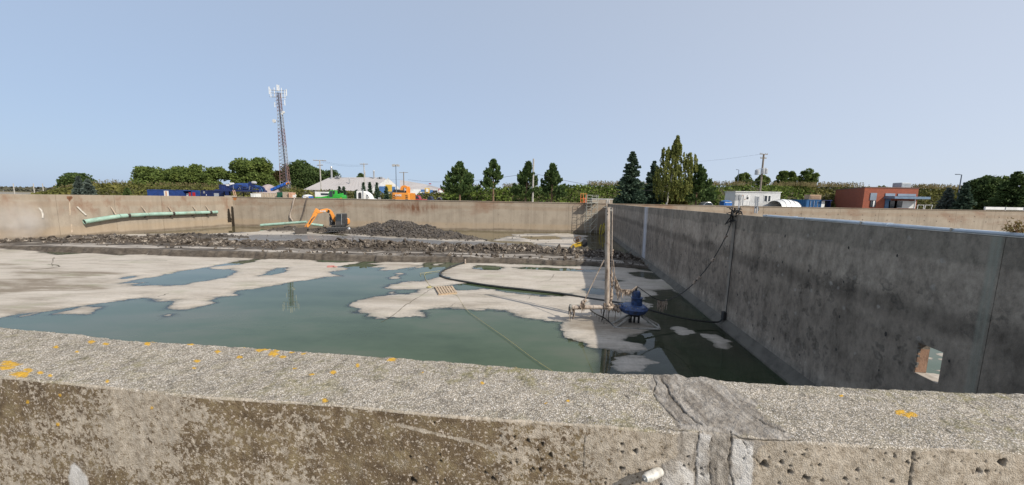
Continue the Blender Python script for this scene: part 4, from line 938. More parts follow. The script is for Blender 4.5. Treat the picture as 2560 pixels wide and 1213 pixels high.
# ---- the planted banks behind the yard
def berm(pts, name, lm, seed, nper=26, dry=.0, stalks=0, label=None, depth=6.0, lsz=.0042, stl=None):
    r = np.random.default_rng(seed)
    R = np.array([[place(px, Y), Y, zat(px, py, Y)] for px, py, Y in pts])
    n = 140; tt = np.linspace(0, 1, n); xs_ = np.interp(tt, np.linspace(0, 1, len(R)), R[:, 0]); yy = np.interp(xs_, R[:, 0], R[:, 1]); zz = np.interp(xs_, R[:, 0], R[:, 2])-.55
    prof = [(-depth, 0), (-depth*.75, .35), (-depth*.4, .75), (-.8, .97), (0, 1), (3, .97), (depth+4, 0)]
    V = np.array([[xs_[i], yy[i]+a, ZG-.05+(zz[i]-ZG)*b+(0 if b == 0 else .35*float(fbm(np.array([xs_[i]]), np.array([a*1.0]), .5, 3, 5)[0]))] for a, b in prof for i in range(n)])
    meshobj('hill', V, gridfaces(len(prof), n), mat('berm_soil', (.07, .065, .03), .95, scale=.5), smooth=True, kind='structure')
    L = xs_[-1]-xs_[0]; m = int(L*nper*(zz.mean()-ZG+3)/2)
    u = r.random(m); px_ = xs_[0]+L*u; t = r.random(m); prz = np.interp(t, [0, .25, .6, .93, 1], [0, .35, .75, .97, 1]); ry = np.interp(px_, R[:, 0], R[:, 1]); rz = np.interp(px_, R[:, 0], R[:, 2])-.55
    lumpy = .55*fbm(px_, t*depth, .45, 3, seed)+.25*fbm(px_, t*depth, 1.6, 2, seed+3)
    P = np.stack([px_, ry-depth*(1-t)+r.normal(0, .3, m), ZG+(rz-ZG)*prz+.15+lumpy*.7+.5*r.random(m)**2], -1)
    V, Fq = cards(P, R[:, 1].mean()*lsz+.05, r, flat=.2); meshobj(name, V, Fq, lm, kind='stuff', **({'label': label} if label else {}))
    if stalks:
        m = stalks; px_ = xs_[0]+L*r.random(m); k = fbm(px_, px_*0, .12, 3, seed+9) > -.25; px_ = px_[k]; m = len(px_)
        ry = np.interp(px_, R[:, 0], R[:, 1]); rz = np.interp(px_, R[:, 0], R[:, 2])-.5; h = .35+.75*r.random(m)**1.5
        B = np.stack([px_, ry+r.normal(0, 1.2, m), rz+.2], -1); T = B+np.stack([r.normal(0, .16, m), r.normal(0, .1, m), h], -1); wv = np.array([.028, 0, 0])
        V = np.stack([B-wv, B+wv, T+wv, T-wv], 1).reshape(-1, 3); Fq = np.arange(4*m).reshape(-1, 4)
        Hd = np.repeat(T, 2, 0)+r.normal(0, .07, (2*m, 3)); V2, F2_ = cards(Hd, .17, r)
        meshobj('dry_stalks', np.concatenate([V, V2]), np.concatenate([Fq, F2_+len(V)]), stl or L_DRY, kind='stuff')
berm([(140, 476, 98), (190, 466, 96), (245, 459, 95), (300, 457, 95), (360, 461, 95), (450, 463, 95), (560, 467, 95), (660, 470, 95), (740, 473, 95)], 'berm_growth', L_BRM, 1, 30, stalks=900, label='rough olive and brown growth covering the bank behind the blue containers')
berm([(735, 473, 88), (850, 476, 88), (1000, 483, 88), (1115, 484, 88)], 'hedge_growth', L_BRM, 2, 26, label='low clipped green hedge in front of the white building', depth=3)
berm([(1112, 474, 78), (1180, 470, 78), (1300, 466, 78), (1400, 463, 80), (1480, 461, 82), (1560, 461, 84), (1680, 463, 84), (1790, 461, 84), (1900, 462, 84), (2010, 463, 84)], 'berm_shrubs', L_GRN, 3, 40, stalks=2600, label='dense green shrubs on the long bank behind the pines')
berm([(1980, 463, 84), (2070, 465, 84), (2200, 467, 84), (2330, 469, 84), (2450, 474, 84), (2700, 480, 84)], 'berm_shrubs', L_BRM, 4, 36, stalks=3600, label='browner shrubs on the bank behind the brick building')
# far woods at the left horizon
r = np.random.default_rng(44)
m = 5200; X_ = -1150+ 900*r.random(m); Yw = 560+60*r.random(m); hh = 6.5+3.0*fbm(X_, X_*0, .02, 4, 3)+2*fbm(X_, X_*0, .15, 2, 4)
V, Fq = cards(np.stack([X_, Yw, ZG+hh*r.random(m)**.7], -1), 4.2, r); meshobj('far_wood', V, Fq, L_FAR, kind='stuff', label='hazy wooded skyline far away at the left')
mb = MB(); mb.add([(-2400, 300, ZG+.03), (-150, 300, ZG+.03), (-150, 560, ZG+.03), (-2400, 560, ZG+.03)], [(0, 1, 2, 3)])
mb.build('field', mat('dry_field', (.16, .13, .06), .95, scale=.05), kind='structure')

# trees on the left and centre
decid(192, 434, 36, 150, 'round dark lone tree behind two pale spruces at the far left', L_DRK, 101, base=.05, leaves=3800)
spruce(200, 440, 13, 88, 'pale blue-green spruce, left one of the two at the far left', L_BLU, 102, n=2200, name='spruce_tree')
spruce(222, 447, 14, 87, 'pale blue-green spruce, right one of the two at the far left', L_BLU, 103, n=2200)
spruce(318, 470, 9, 89, 'tiny dark green bush-like tree on the bank left of the blue container', L_DRK, 104, n=900)
for i, (px, top, hw, lab) in enumerate(((372, 417, 34, 'bushy green tree at the left end of the row behind the blue container'), (418, 424, 30, 'second bushy tree from the left behind the long blue container'), (455, 417, 32, 'broad green tree above the white door of the blue container'), (497, 413, 34, 'rounded green tree above the gap between the blue containers'), (545, 417, 30, 'green tree just left of the tallest leafy tree'))):
    decid(px, top, hw, 118, lab, L_DEC, 110+i, base=.05, leaves=3600, group=None)
decid(607, 394, 34, 112, 'tall leafy tree, left crown of the pair behind the blue machine', L_DEC, 120, base=.05, leaves=5200)
decid(648, 393, 38, 112, 'tallest leafy tree, right crown of the pair behind the blue machine', L_DEC, 121, base=.05, leaves=5600)
decid(700, 426, 26, 238, 'rusty yellowish poplar thicket at the foot of the lattice tower', L_POP, 122, base=.02, leaves=3600)
decid(752, 400, 42, 242, 'big dark tree just right of the lattice tower', L_DRK, 123, base=.03, leaves=6500)
decid(795, 420, 26, 240, 'dark tree with drooping side behind the left end of the grey roof', L_DRK, 124, base=.03, leaves=3400)
decid(832, 422, 20, 230, 'dark tree showing behind the tall chimney of the grey roof', L_DRK, 125, base=.1, leaves=2200, lsz=.0026)
decid(903, 431, 12, 230, 'small dark tree top peeping over the grey roof ridge', L_DRK, 126, base=.1, leaves=1400, lsz=.0026)
for i, (px, top, hw, lab) in enumerate(((909, 455, 7, 'spindly young spruce, leftmost of three against the grey roof'), (925, 455, 7, 'spindly young spruce, middle of three beside the white gable'), (943, 456, 8, 'spindly young spruce, rightmost of three beside the white gable'), (849, 466, 8, 'small young spruce behind the cab of the green loader'), (860, 466, 8, 'small young spruce behind the rear of the green loader'), (892, 474, 9, 'dark young spruce just left of the white truck'), (966, 466, 7, 'young dark spruce against the blue and yellow panels'))):
    spruce(px, top, hw, 82, lab, L_SPR, 130+i, n=420, name='young_spruce')
# pines
pine(1150, 408, 37, 68, 'leftmost dark pine, spreading wide over the wall', 140, bare=.28, n=6800)
pine(1233, 402, 32, 69, 'second pine from the left, thin and patchy with bare lower trunk', 141, bare=.38, open_=.22, n=5000)
pine(1313, 407, 27, 67, 'third pine, dense with its top bent to the right beside a pole', 142, bare=.24, lean=.5, n=7000)
pine(1380, 412, 26, 68, 'slim rounded pine, fourth from the left', 143, bare=.24, n=6600)
pine(1741, 415, 36, 66, 'low broad pine right of the birch', 144, bare=.22, n=6600)
spruce(1576, 376, 40, 62, 'tall blue-green spruce left of the birch, full to the ground', L_SPR, 145, n=9500, tiers=26, bare=.10)
spruce(1632, 400, 32, 72, 'dark spruce half hidden behind the birch', L_SPR, 146, n=5200)
birch(1674, 338, 44, 63, 'tall weeping birch with white trunk between spruce and pine', 147)
decid(1690, 455, 30, 70, 'yellowing bush under the birch', leafmat('yellow_bush', (.10, .10, .02), (.17, .15, .03), (.3, .22, .04)), 148, base=0, leaves=1500, name='shrub', n=12)
for i, (px, top, hw, lab) in enumerate(((1856, 428, 22, 'small round tree beyond the bank, beside a lamp post'), (1905, 434, 20, 'small tree beyond the bank behind the pole with grey tanks'), (1952, 422, 15, 'upright tree beyond the bank, left half of a close pair'), (1975, 422, 14, 'upright tree beyond the bank, right half of a close pair'), (2016, 420, 22, 'bushy tree beyond the bank, rightmost of those above the trailer'))):
    decid(px, top, hw, 122, lab, L_DEC, 150+i, base=.10, leaves=2600, n=18)
spruce(2372, 468, 20, 68, 'small pale spruce, left of two right of the brick building', L_BLU, 160, n=2200)
spruce(2412, 455, 22, 66, 'taller pale spruce, right of two right of the brick building', L_SPR, 161, n=2800)
decid(2465, 440, 36, 70, 'dark leafy tree between the small spruces and the big spruce', L_DRK, 162, base=0, leaves=5200)
decid(2497, 436, 20, 72, 'paler leafy tree top behind the dark tree at right', L_DEC, 163, base=.1, leaves=2400)
spruce(2536, 426, 48, 64, 'large dark spruce at the right edge', L_DRK, 164, n=7000)
# ================================================================== BACKGROUND THINGS
C_ = lambda *a: mat(*a[:2], **(a[2] if len(a) > 2 else {}))
M_BLUE = mat('blue_paint', (.016, .05, .20), .5, scale=1.6, var=.4)
M_DBLUE = mat('dark_blue_paint', (.010, .022, .10), .45, scale=.8, var=.3)
M_CBLUE = mat('container_blue', (.015, .10, .26), .5, scale=.8)
M_WHITE = mat('white_paint', (.76, .76, .74), .45, scale=.6, var=.12)
M_OFFW = mat('offwhite_cladding', (.70, .70, .69), .6, scale=.4, var=.1)
M_GREY = mat('grey_metal', (.33, .34, .35), .45, .3, scale=2)
M_GALV = mat('galvanised', (.50, .51, .52), .4, .5, scale=4, var=.2)
M_DARK = mat('dark_rubber', (.02, .02, .021), .8, scale=3)
M_BLACK = mat('black_steel', (.03, .03, .032), .5, scale=3)
M_GLASS = mat('dark_glass', (.03, .04, .05), .08, scale=.5, var=.1)
M_ORG = mat('machine_orange', (.66, .25, .035), .5, scale=2.2, var=.3, c2=(.33, .15, .04), cover=.42)
M_YEL = mat('machine_yellow', (.62, .40, .03), .5, scale=3, var=.3, c2=(.12, .09, .05))
M_GRN = mat('loader_green', (.035, .36, .04), .45, scale=2.5, var=.3)
M_DGRN = mat('bin_green', (.012, .09, .05), .6, scale=1)
M_WOOD = mat('grey_wood', (.36, .28, .20), .9, scale=4)
M_POLE = mat('pole_wood', (.22, .185, .15), .95, scale=3)
M_RED = mat('red_paint', (.35, .02, .03), .35, scale=2)
M_SILV = mat('silver_paint', (.45, .46, .48), .3, .4, scale=2)
M_BRK = mat('beige_board', (.46, .37, .28), .9, scale=2)
M_PINK = mat('raw_plywood', (.55, .33, .22), .85, scale=2)
M_YLW = mat('yellow_panel', (.62, .40, .06), .7, scale=.3, var=.1)
M_PBL = mat('blue_panel', (.07, .17, .38), .7, scale=.3, var=.1)
M_ROOF = mat('grey_roof_sheet', (.43, .40, .385), .7, scale=.15, var=.08)
XZ = lambda px, py, Y: PY(px, py, Y)
def span(px0, px1, Y): a, b = place(px0, Y), place(px1, Y); return (a+b)/2, abs(b-a)

# ---- lattice tower
T = 225.0; tx = float(PY(695, 215, T)[0]); ztop = zat(695, 232, T); bx0, bx1 = place(692, T), place(727, T)
tw = thing('lattice_tower', 'tall red and white lattice telecom tower with antennas at its top', 'tower', (tx+2, T, ZG))
m_tr = mat('tower_red', (.25, .15, .14), .6, scale=.3); m_tw = mat('tower_white', (.34, .35, .37), .5, scale=.3)
Bz = ZG; base = [np.array([bx0+1, T+2, Bz]), np.array([bx1, T-1.5, Bz]), np.array([(bx0+bx1)/2, T+8, Bz])]
top_ = [np.array([tx-1.2, T, ztop]), np.array([tx+1.3, T-.5, ztop]), np.array([tx+.1, T+2, ztop])]
NL = 30; lev = [[b_+(t_-b_)*(1-(1-k/NL)**1.0) for b_, t_ in zip(base, top_)] for k in range(NL+1)]
for i in range(3):
    for seg in range(6):
        a_, b_ = lev[seg*5][i], lev[seg*5+5][i]; mb = MB(); mb.tube([a_, b_], .17-.015*seg, 6); mb.build('leg', m_tr if seg % 2 else m_tw, tw)
mbs = [MB(), MB()]
for k in range(NL):
    for i in range(3):
        j = (i+1) % 3; q = mbs[(k//5) % 2]
        q.tube([lev[k][i], lev[k+1][j]], .075, 4); q.tube([lev[k][j], lev[k+1][i]], .075, 4); q.tube([lev[k][i], lev[k][j]], .06, 4)
for q, m in zip(mbs, (m_tw, m_tr)): q.build('bracing', m, tw, kind='stuff')
mb = MB(); mb.tube([base[2]+np.array([-.5, -3, 0]), top_[0]*.5+top_[1]*.5+np.array([0, -.3, 0])], [.45, .3], 6); mb.build('cable_ladder', mat('tower_cables', (.09, .10, .13), .7), tw)
def at_t(px, py, dy=0): return PY(px, py, T+dy)
for py in (226, 233, 243):
    mb = MB(); mb.tube([at_t(673, py-1), at_t(716, py+1)], .10, 5); mb.tube([at_t(680, py, -4), at_t(710, py+1, 4)], .10, 5); mb.build('antenna_frame', M_GREY, tw)
for py, a_, b_ in ((252, 688, 712), (261, 688, 712)):
    mb = MB(); mb.tube([at_t(a_, py), at_t(b_, py)], .09, 5); mb.build('antenna_frame', M_GREY, tw)
for px, y0, y1, w in ((673, 217, 236, .38), (677, 222, 244, .25), (716, 223, 240, .38), (712, 226, 248, .25), (693, 212, 228, .5), (697, 213, 228, .5), (686, 219, 243, .25), (704, 220, 246, .22), (687, 256, 268, .3), (712, 250, 264, .3)):
    mb = MB(); c = (at_t(px, y0)+at_t(px, y1))/2; mb.box(c, (w, .3, abs(at_t(px, y0)[2]-at_t(px, y1)[2]))); mb.build('antenna_panel', M_WHITE, tw)
for px, py, rr in ((686, 303, 1.1), (709, 281, .8), (706, 285, .6)):
    mb = MB(); mb.lathe(at_t(px, py, -1), [(rr*.2, .5), (rr, 0), (rr*.95, -.5), (rr*.1, -.55)], 14, 'y'); mb.build('dish', mat('dish_grey', (.62, .62, .6), .5), tw)
mb = MB(); mb.tube([at_t(686, 302), at_t(697, 302)], .1, 5); mb.build('dish_arm', M_GREY, tw)

# ---- poles, lamps, wires
POLE = {}
def upole(px, top, Y, label, arms=(), r=.14, wood=M_POLE):
    x = place(px, Y); zt = zat(px, top, Y); t = thing('utility_pole', label, 'pole', (x, Y, ZG))
    mb = MB(); mb.tube([(x, Y, ZG-.3), (x, Y, zt)], [r*1.25, r], 8); mb.build('pole', wood, t, smooth=True)
    for (py, hw, ang) in arms:
        z = zat(px, py, Y); w = hw*Y/FPX; mb = MB(); mb.bar((x-w, Y-w*ang*.4, z), (x+w, Y+w*ang*.4, z+w*.06), .11, .13); a = mb.build('crossarm', M_POLE, t)
        for s in (-.95, -.5, .5, .95):
            mb = MB(); mb.lathe((x+w*s, Y+w*ang*.4*s, z+.06), [(.02, 0), (.06, .05), (.07, .16), (.03, .24)], 8); mb.build('insulator', mat('porcelain', (.5, .5, .48), .3), t)
    POLE[px] = (x, Y, zt); return t
upole(803, 400, 90, 'slim concrete-grey utility pole at the left end of the grey roof', [(402, 13, 1), (414, 9, -1)], .13, mat('pole_grey', (.42, .40, .37), .9))
t = upole(912, 408, 95, 'utility pole with a white transformer in front of the grey roof', [(411, 9, .5)], .13, mat('pole_grey', (.42, .40, .37), .9))
t = upole(1010, 430, 120, 'utility pole with a flat crossarm behind the parked orange excavator', [(432, 11, 0)], .15)
t = upole(1332, 397, 66, 'leaning wooden pole standing between the third and fourth pines', [], .15, mat('pole_grey', (.42, .40, .37), .9))
t = upole(1128, 437, 110, 'thin dark pole showing at the left of the first pine', [], .1)
t = upole(1900, 385, 74, 'wooden utility pole carrying three grey transformers behind the white trailer', [(386, 12, .8), (396, 9, .8)], .16)
x, Y, zt = POLE[1900]
for px, py, rr, h in ((1893, 431, .42, 1.0), (1907, 428, .36, 1.1), (1914, 428, .36, 1.1)):
    c = PY(px, py, 74-.4); mb = MB(); mb.lathe(c-np.array([0, 0, h/2]), [(rr*.9, 0), (rr, .08), (rr, h-.1), (rr*.7, h)], 12); mb.build('transformer', mat('transformer_grey', (.42, .44, .46), .5), t, smooth=True)
mb = MB(); a_ = PY(1890, 424, 74); b_ = PY(1916, 420, 74); mb.bar(a_, b_, .1); mb.build('bracket', M_GREY, t)
for k, (px0, py0, px1, py1, Y0, Y1, sag) in enumerate(((1900, 386, 1640, 404, 74, 180, 1), (1020, 449, 1330, 432, 118, 66, 1.2), (1332, 433, 1900, 452, 66, 74, 2.6), (803, 402, 912, 412, 90, 95, .5), (803, 405, 912, 415, 90, 95, .5), (912, 441, 1010, 449, 95, 120, .3), (1855, 452, 1900, 445, 74, 74, .1), (803, 434, 912, 447, 90, 95, .4))):
    a_, b_ = PY(px0, py0, Y0), PY(px1, py1, Y1); mb = MB(); P = [a_+(b_-a_)*s-np.array([0, 0, 4*sag*s*(1-s)]) for s in np.linspace(0, 1, 25)]
    mb.tube(P, .028 if k in (1, 2) else .013, 4)
    o = mb.build('overhead_wire', M_BLACK); tag(o, ('thin wire running left from the transformer pole into the distance', 'black overhead cable from the crossarm pole past the pines', 'black overhead cable sagging from the leaning pole to the transformer pole', 'upper wire between the two grey poles at the roof', 'second wire just below the upper one at the grey roof', 'low cable from the white transformer pole to the crossarm pole', 'short wire beside the transformer pole', 'low cable along the grey roof ridge')[k], 'wire')
for px, top, Y, hd, lab, ghost in ((991, 412, 100, 2, 'tall floodlight mast with two lamp heads in front of the white gable', 0), (1842, 425, 110, -1, 'slim dark street lamp beyond the bank left of the trailer', 0), (2397, 437, 76, -1, 'slim blue-grey street lamp standing right of the brick building', 0)):
    x = place(px, Y); zt = zat(px, top, Y); t = thing('street_lamp', lab, 'lamp', (x, Y, ZG)); k = Y/FPX
    mb = MB(); mb.tube([(x, Y, ZG), (x, Y, zt)], [.14, .08], 8); mb.build('pole', mat('lamp_steel', (.12, .15, .19), .5, .2), t)
    if hd == 2:
        for s in (-1, 1):
            mb = MB(); mb.box((x+s*5*k, Y, zt-.2), (7*k, .6, 5*k), ry=s*.15); mb.build('lamp_head', mat('lamp_head_grey', (.45, .45, .44), .5), t)
        mb = MB(); mb.bar((x-7*k, Y, zt+3*k*-1), (x+7*k, Y, zt-3*k), .1); mb.build('arm', M_BLACK, t)
    else:
        w = (14 if px > 2000 else 6)*k; mb = MB(); mb.bar((x, Y, zt), (x-w*.5, Y, zt+.04), .1); mb.build('arm', mat('lamp_steel', (.12, .15, .19), .5, .2), t)
        mb = MB(); mb.box((x-w*.75, Y, zt+.06), (w*.6, .3, .14)); mb.build('lamp_head', mat('lamp_steel', (.12, .15, .19), .5, .2), t)
for px in (36, 86, 109, 142):
    Y = 150; x = place(px, Y); zt = zat(px, 459, Y); mb = MB(); mb.tube([(x, Y, ZG), (x, Y, zt)], .16, 6)
    o = mb.build('field_post', mat('pole_grey', (.42, .40, .37), .9)); tag(o, {36: 'pale post at the far left edge of the field', 86: 'second pale post from the left in the field', 109: 'third pale post from the left in the field', 142: 'pale post just left of the dark lone tree'}[px], 'post', 'row of pale posts in the far field')

# ---- long grey-roofed building
hall = thing('sports_hall', 'long low building with a grey roof, white gable and blue and yellow panels', 'building', (-40, 150, ZG))
Y0 = 150
def q3(pts, name, m, parent=hall, th=.0):
    P = [PY(px, py, Y) for px, py, Y in pts]; mb = MB(); n = len(P); back = [p+np.array([0, .35, -.12]) for p in P]
    mb.add(P+back, [tuple(range(n)), tuple(range(2*n-1, n-1, -1))]+[(i, i+n, (i+1) % n+n, (i+1) % n) for i in range(n)]); return mb.build(name, m, parent)
q3([(757, 474.5, 150), (1010, 480, 150), (960, 444.5, 170), (930, 443.5, 170), (823, 444, 170)], 'roof', M_ROOF)
for k in range(24):      # standing seams
    a_ = PY(765+10*k, 474.5+.22*k, 149.97); b_ = PY(825+5.7*k, 444+.02*k, 169.97)
    mb = MB(); mb.bar(a_, b_, .12, .06); mb.build('roof_seam', M_ROOF, hall)
mb = MB(); a_, b_ = place(762, 151), place(1000, 151); mb.box(((a_+b_)/2, 158, (ZG+zat(880, 477, 151))/2), (b_-a_, 14, zat(880, 477, 151)-ZG)); mb.build('wall', M_OFFW, hall)
q3([(1000, 480, 151), (1114, 483, 151), (1108, 472, 155), (1060, 460, 165), (1000, 450, 170)], 'roof', M_ROOF)
q3([(921, 486, 148), (921, 478, 148), (970, 445.5, 148), (1005, 476, 148), (1005, 490, 148), (921, 490, 148)], 'gable_wall', M_WHITE)
q3([(966, 449, 147.9), (970, 444.2, 147.9), (974, 448, 147.9), (970, 447, 147.9)], 'gable_cap', M_OFFW)
mb = MB(); a_, b_ = place(1003, 149.5), place(1118, 149.5); zc = zat(1060, 474, 149.5); mb.box(((a_+b_)/2, 150.5, (ZG+zc)/2), (b_-a_, 2, zc-ZG)); mb.build('wall', M_WHITE, hall)
def panel(x0, y0, x1, y1, Y, m, name='panel', parent=hall, d=.25):
    a_ = PY(x0, y0, Y); b_ = PY(x1, y1, Y); mb = MB(); mb.box(((a_[0]+b_[0])/2, Y, (a_[2]+b_[2])/2), (abs(b_[0]-a_[0]), d, abs(a_[2]-b_[2]))); return mb.build(name, m, parent)
panel(948, 466, 964, 484, 147.7, M_PBL); panel(964, 461.5, 980, 479, 147.5, M_YLW); panel(980, 467, 988, 484, 147.7, M_PBL); panel(984, 474, 1000, 484, 147.2, M_BLACK, 'porch')
panel(1052, 474, 1063, 488, 148.8, M_PBL); panel(1062, 470, 1074, 483, 148.6, M_YLW); panel(1064.5, 472, 1071, 480, 148.3, M_WHITE, 'sign'); panel(1073, 475, 1082, 490, 148.8, M_PBL); panel(1082, 476, 1094, 484, 148.8, M_BLACK, 'window'); panel(1050, 480, 1060, 483, 148.3, M_WHITE, 'awning')
panel(1096, 472, 1110, 482, 147, M_RED, 'red_sign_frame'); panel(1098, 474, 1108, 481, 146.8, M_WHITE, 'sign')
panel(1072, 458.5, 1078, 461, 160, M_RED, 'roof_sign')
for px, y0, y1, w, Y in ((831, 416, 445, 4.2, 168), (875, 445, 463, 3.2, 160), (936, 426, 446, 3.6, 168), (850, 438, 446, 2, 169), (914, 427, 446, 2, 169)):
    x = place(px, Y); r_ = w*Y/FPX/2; mb = MB(); z0, z1 = zat(px, y1, Y)-.8, zat(px, y0, Y); mb.lathe((x, Y, 0), [(r_, z0), (r_, z1-.8), (r_*1.25, z1-.6), (r_*.8, z1)], 12); mb.build('chimney', M_GALV, hall, smooth=True)
for px, py in ((846, 444), (948, 446), (952, 445), (842, 443)):
    mb = MB(); mb.box(PY(px, py, 168), (1.2, 1, .9)); mb.build('roof_vent', M_GREY, hall)
# stone hut
ht = thing('stone_hut', 'small gabled hut with rough stone front beside the right end of the hall', 'hut', (place(1100, 110), 110, ZG))
m_st = mat('rough_stone', (.26, .23, .20), .95, scale=2.5, var=.7)
mb = MB(); zb = ZG; e0 = PY(1086, 488, 108); e1 = PY(1117, 488, 108); ap = PY(1100, 482, 108)
mb.xz([(e0[0], zb), (e1[0], zb), (e1[0], e1[2]), (ap[0], ap[2]), (e0[0], e0[2])], (0, 109, 0), 2); mb.build('wall', m_st, ht)
mb = MB(); mb.bar((e0[0]-.4, 107.8, e0[2]+.1), (ap[0], 107.8, ap[2]+.3), 3, .15); mb.bar((ap[0], 107.8, ap[2]+.3), (e1[0]+.4, 107.8, e1[2]+.1), 3, .15); mb.build('roof', M_OFFW, ht)

# ---- containers
def corr_box(t, x0, x1, y0, y1, z0, z1, m, pitch=.28, name='shell', dep=.05):
    """box with vertical corrugations on the long and short sides"""
    mb = MB(); mb.box(((x0+x1)/2, (y0+y1)/2, (z0+z1)/2), (x1-x0-.1, y1-y0-.1, z1-z0)); mb.build(name, m, t)
    mb = MB(); n = int((x1-x0)/pitch)
    for k in range(n):
        xa = x0+.05+(k+.15)*(x1-x0-.1)/n; xb = xa+.5*(x1-x0-.1)/n; mb.box(((xa+xb)/2, y0+.03, (z0+z1)/2), (xb-xa, dep, z1-z0-.3))
    n = int((y1-y0)/pitch)
    for k in range(n):
        ya = y0+.05+(k+.2)*(y1-y0-.1)/n; yb = ya+.5*(y1-y0-.1)/n
        for xx in (x0+.03, x1-.03): mb.box((xx, (ya+yb)/2, (z0+z1)/2), (dep, yb-ya, z1-z0-.3))
    mb.build('corrugation', m, t)
    mb = MB()
    for z in (z0+.07, z1-.07):
        mb.box(((x0+x1)/2, y0+.02, z), (x1-x0+.02, .12, .14)); mb.box(((x0+x1)/2, y1-.02, z), (x1-x0+.02, .12, .14))
    for xx in (x0, x1):
        for yy in (y0+.02, y1-.02): mb.box((xx, yy, (z0+z1)/2), (.14, .12, z1-z0+.01))
    mb.build('frame', m, t)
def between(px0, px1, pt, Y): return place(px0, Y), place(px1, Y), zat((px0+px1)/2, pt, Y)
Y = 86; x0, x1, zt = between(369, 478, 474.5, Y)
t = thing('shipping_container', 'long blue shipping container with a white door frame, left of the blue machine', 'container', ((x0+x1)/2, Y, ZG))
xo = place(457, Y); corr_box(t, x0, xo, Y, Y+2.4, ZG, zt, M_BLUE)
mb = MB(); mb.box(((xo+x1)/2, Y+2.3, (ZG+zt)/2), (x1-xo, .1, zt-ZG)); mb.box(((xo+x1)/2, Y+1.2, zt-.05), (x1-xo, 2.4, .1)); mb.box((x1, Y+1.2, (ZG+zt)/2), (.12, 2.4, zt-ZG)); mb.box(((xo+x1)/2, Y+.02, zt-.12), (x1-xo, .08, .24)); mb.build('open_bay', M_BLUE, t)
mb = MB(); mb.box((place(474, Y), Y+.6, ZG+.9), (.9, .8, 1.8)); mb.build('stored_gear', M_RED, t); mb = MB(); mb.box((place(465, Y), Y+1.2, ZG+.8), (1.4, .8, 1.5)); mb.build('stored_crate', M_WHITE, t)
xd = place(416, Y); mb = MB(); mb.box((xd, Y-.05, (ZG+zt)/2-.15), (1.05, .08, zt-ZG-.25)); dd = mb.build('door', M_WHITE, t)
mb = MB(); mb.box((xd, Y-.11, (ZG+zt)/2+.1), (.4, .04, 1.4)); mb.build('window', M_PINK, t)
Y = 82; x0, x1, zt = between(503, 555, 476, Y)
t = thing('shipping_container', 'dark navy container in front of the blue dewatering machine', 'container', ((x0+x1)/2, Y, ZG)); corr_box(t, x0, x1, Y, Y+2.4, ZG, zt, M_DBLUE)
mb = MB(); mb.box((x1-1.3, Y-.04, ZG+.9), (1.1, .08, 1.6)); mb.build('hatch', M_GALV, t); mb = MB(); mb.box((x0+.7, Y-.05, zt-.5), (.35, .1, .5)); mb.build('vent_box', M_GREY, t); mb = MB(); mb.box((x0+1.2, Y-.06, zt-1.1), (.12, .04, .3)); mb.build('sign', M_WHITE, t)

# ---- blue dewatering machine on its platform
Y = 80; k = Y/FPX
def bx(mb, a, b, c, d, Yc=Y, dp=1.0):       # pixel rectangle -> box
    A, B = PY(a, b, Yc), PY(c, d, Yc); mb.box(((A[0]+B[0])/2, Yc, (A[2]+B[2])/2), (abs(B[0]-A[0]), dp, abs(A[2]-B[2]))); return mb
t = thing('dewatering_machine', 'navy blue centrifuge unit on a raised steel platform behind the far wall', 'machine', (place(610, Y), Y, ZG))
mb = MB(); bx(mb, 552, 474, 655, 480, Y, 3.4); mb.build('platform', M_DBLUE, t)
mb = MB(); a_, b_ = PY(588, 466, Y), PY(632, 466, Y); mb.lathe((0, Y, a_[2]), [(.3, a_[0]), (.68, a_[0]+.3), (.74, a_[0]+1.2), (.74, b_[0]-.4), (.5, b_[0])], 16, 'x'); mb.build('drum', M_BLUE, t, smooth=True)
mb = MB(); bx(mb, 600, 467, 632, 474, Y-1, .3); mb.build('drum_cover', mat('steel_blue', (.06, .09, .2), .4, .3), t)
mb = MB(); bx(mb, 586, 461, 596, 472, Y-.4, 1.2); mb.build('gearbox', M_BLUE, t)
mb = MB(); bx(mb, 626, 455, 632, 466, Y-.3, 1.2); bx(mb, 632, 463, 641, 466, Y-.3, 1); mb.build('motor_mount', M_DBLUE, t)
mb = MB(); a_, b_ = PY(630, 457, Y-.3), PY(641, 457, Y-.3); mb.lathe((0, Y-.3, a_[2]), [(.2, a_[0]), (.33, a_[0]+.1), (.33, b_[0]-.2), (.18, b_[0])], 12, 'x'); mb.build('motor', mat('motor_grey', (.42, .42, .43), .4), t, smooth=True)
mb = MB(); bx(mb, 556, 462, 573, 475, Y, 2); mb.build('pump_skid', M_DBLUE, t)
for a in ((565, 461, 573, 465), (577, 457, 583, 462)):
    mb = MB(); bx(mb, *a, Y-.4, .7); mb.build('control_box', M_WHITE, t)
c = PY(652, 472, Y-.6)
for dx, m_, rr in ((0, M_BLUE, .95), (.55, M_CBLUE, .85), (1.0, M_DBLUE, .75)):
    mb = MB(); ang = [.9+2.2*i/9 for i in range(10)]; mb.tube([c+np.array([dx-rr*1.2+rr*cos(q), 0, rr*1.2*sin(q)-.55]) for q in np.linspace(1.9, -.1, 9)], .22, 7); mb.build('discharge_chute', m_, t, smooth=True)
rr_ = np.random.default_rng(2)
for k_ in range(22):
    a = 575+72*rr_.random(); b0 = 464+8*rr_.random(); mb = MB()
    if k_ % 2: mb.tube([PY(a, b0, Y-1.2), PY(a+3+6*rr_.random(), b0+rr_.normal(), Y-1.2)], .07+.06*rr_.random(), 6)
    else: mb.tube([PY(a, b0, Y-1.3), PY(a+rr_.normal(), 475, Y-1.3)], .05+.06*rr_.random(), 6)
    mb.build('pipework', (M_DBLUE, M_BLUE, M_GREY, M_BLACK)[k_ % 4], t)
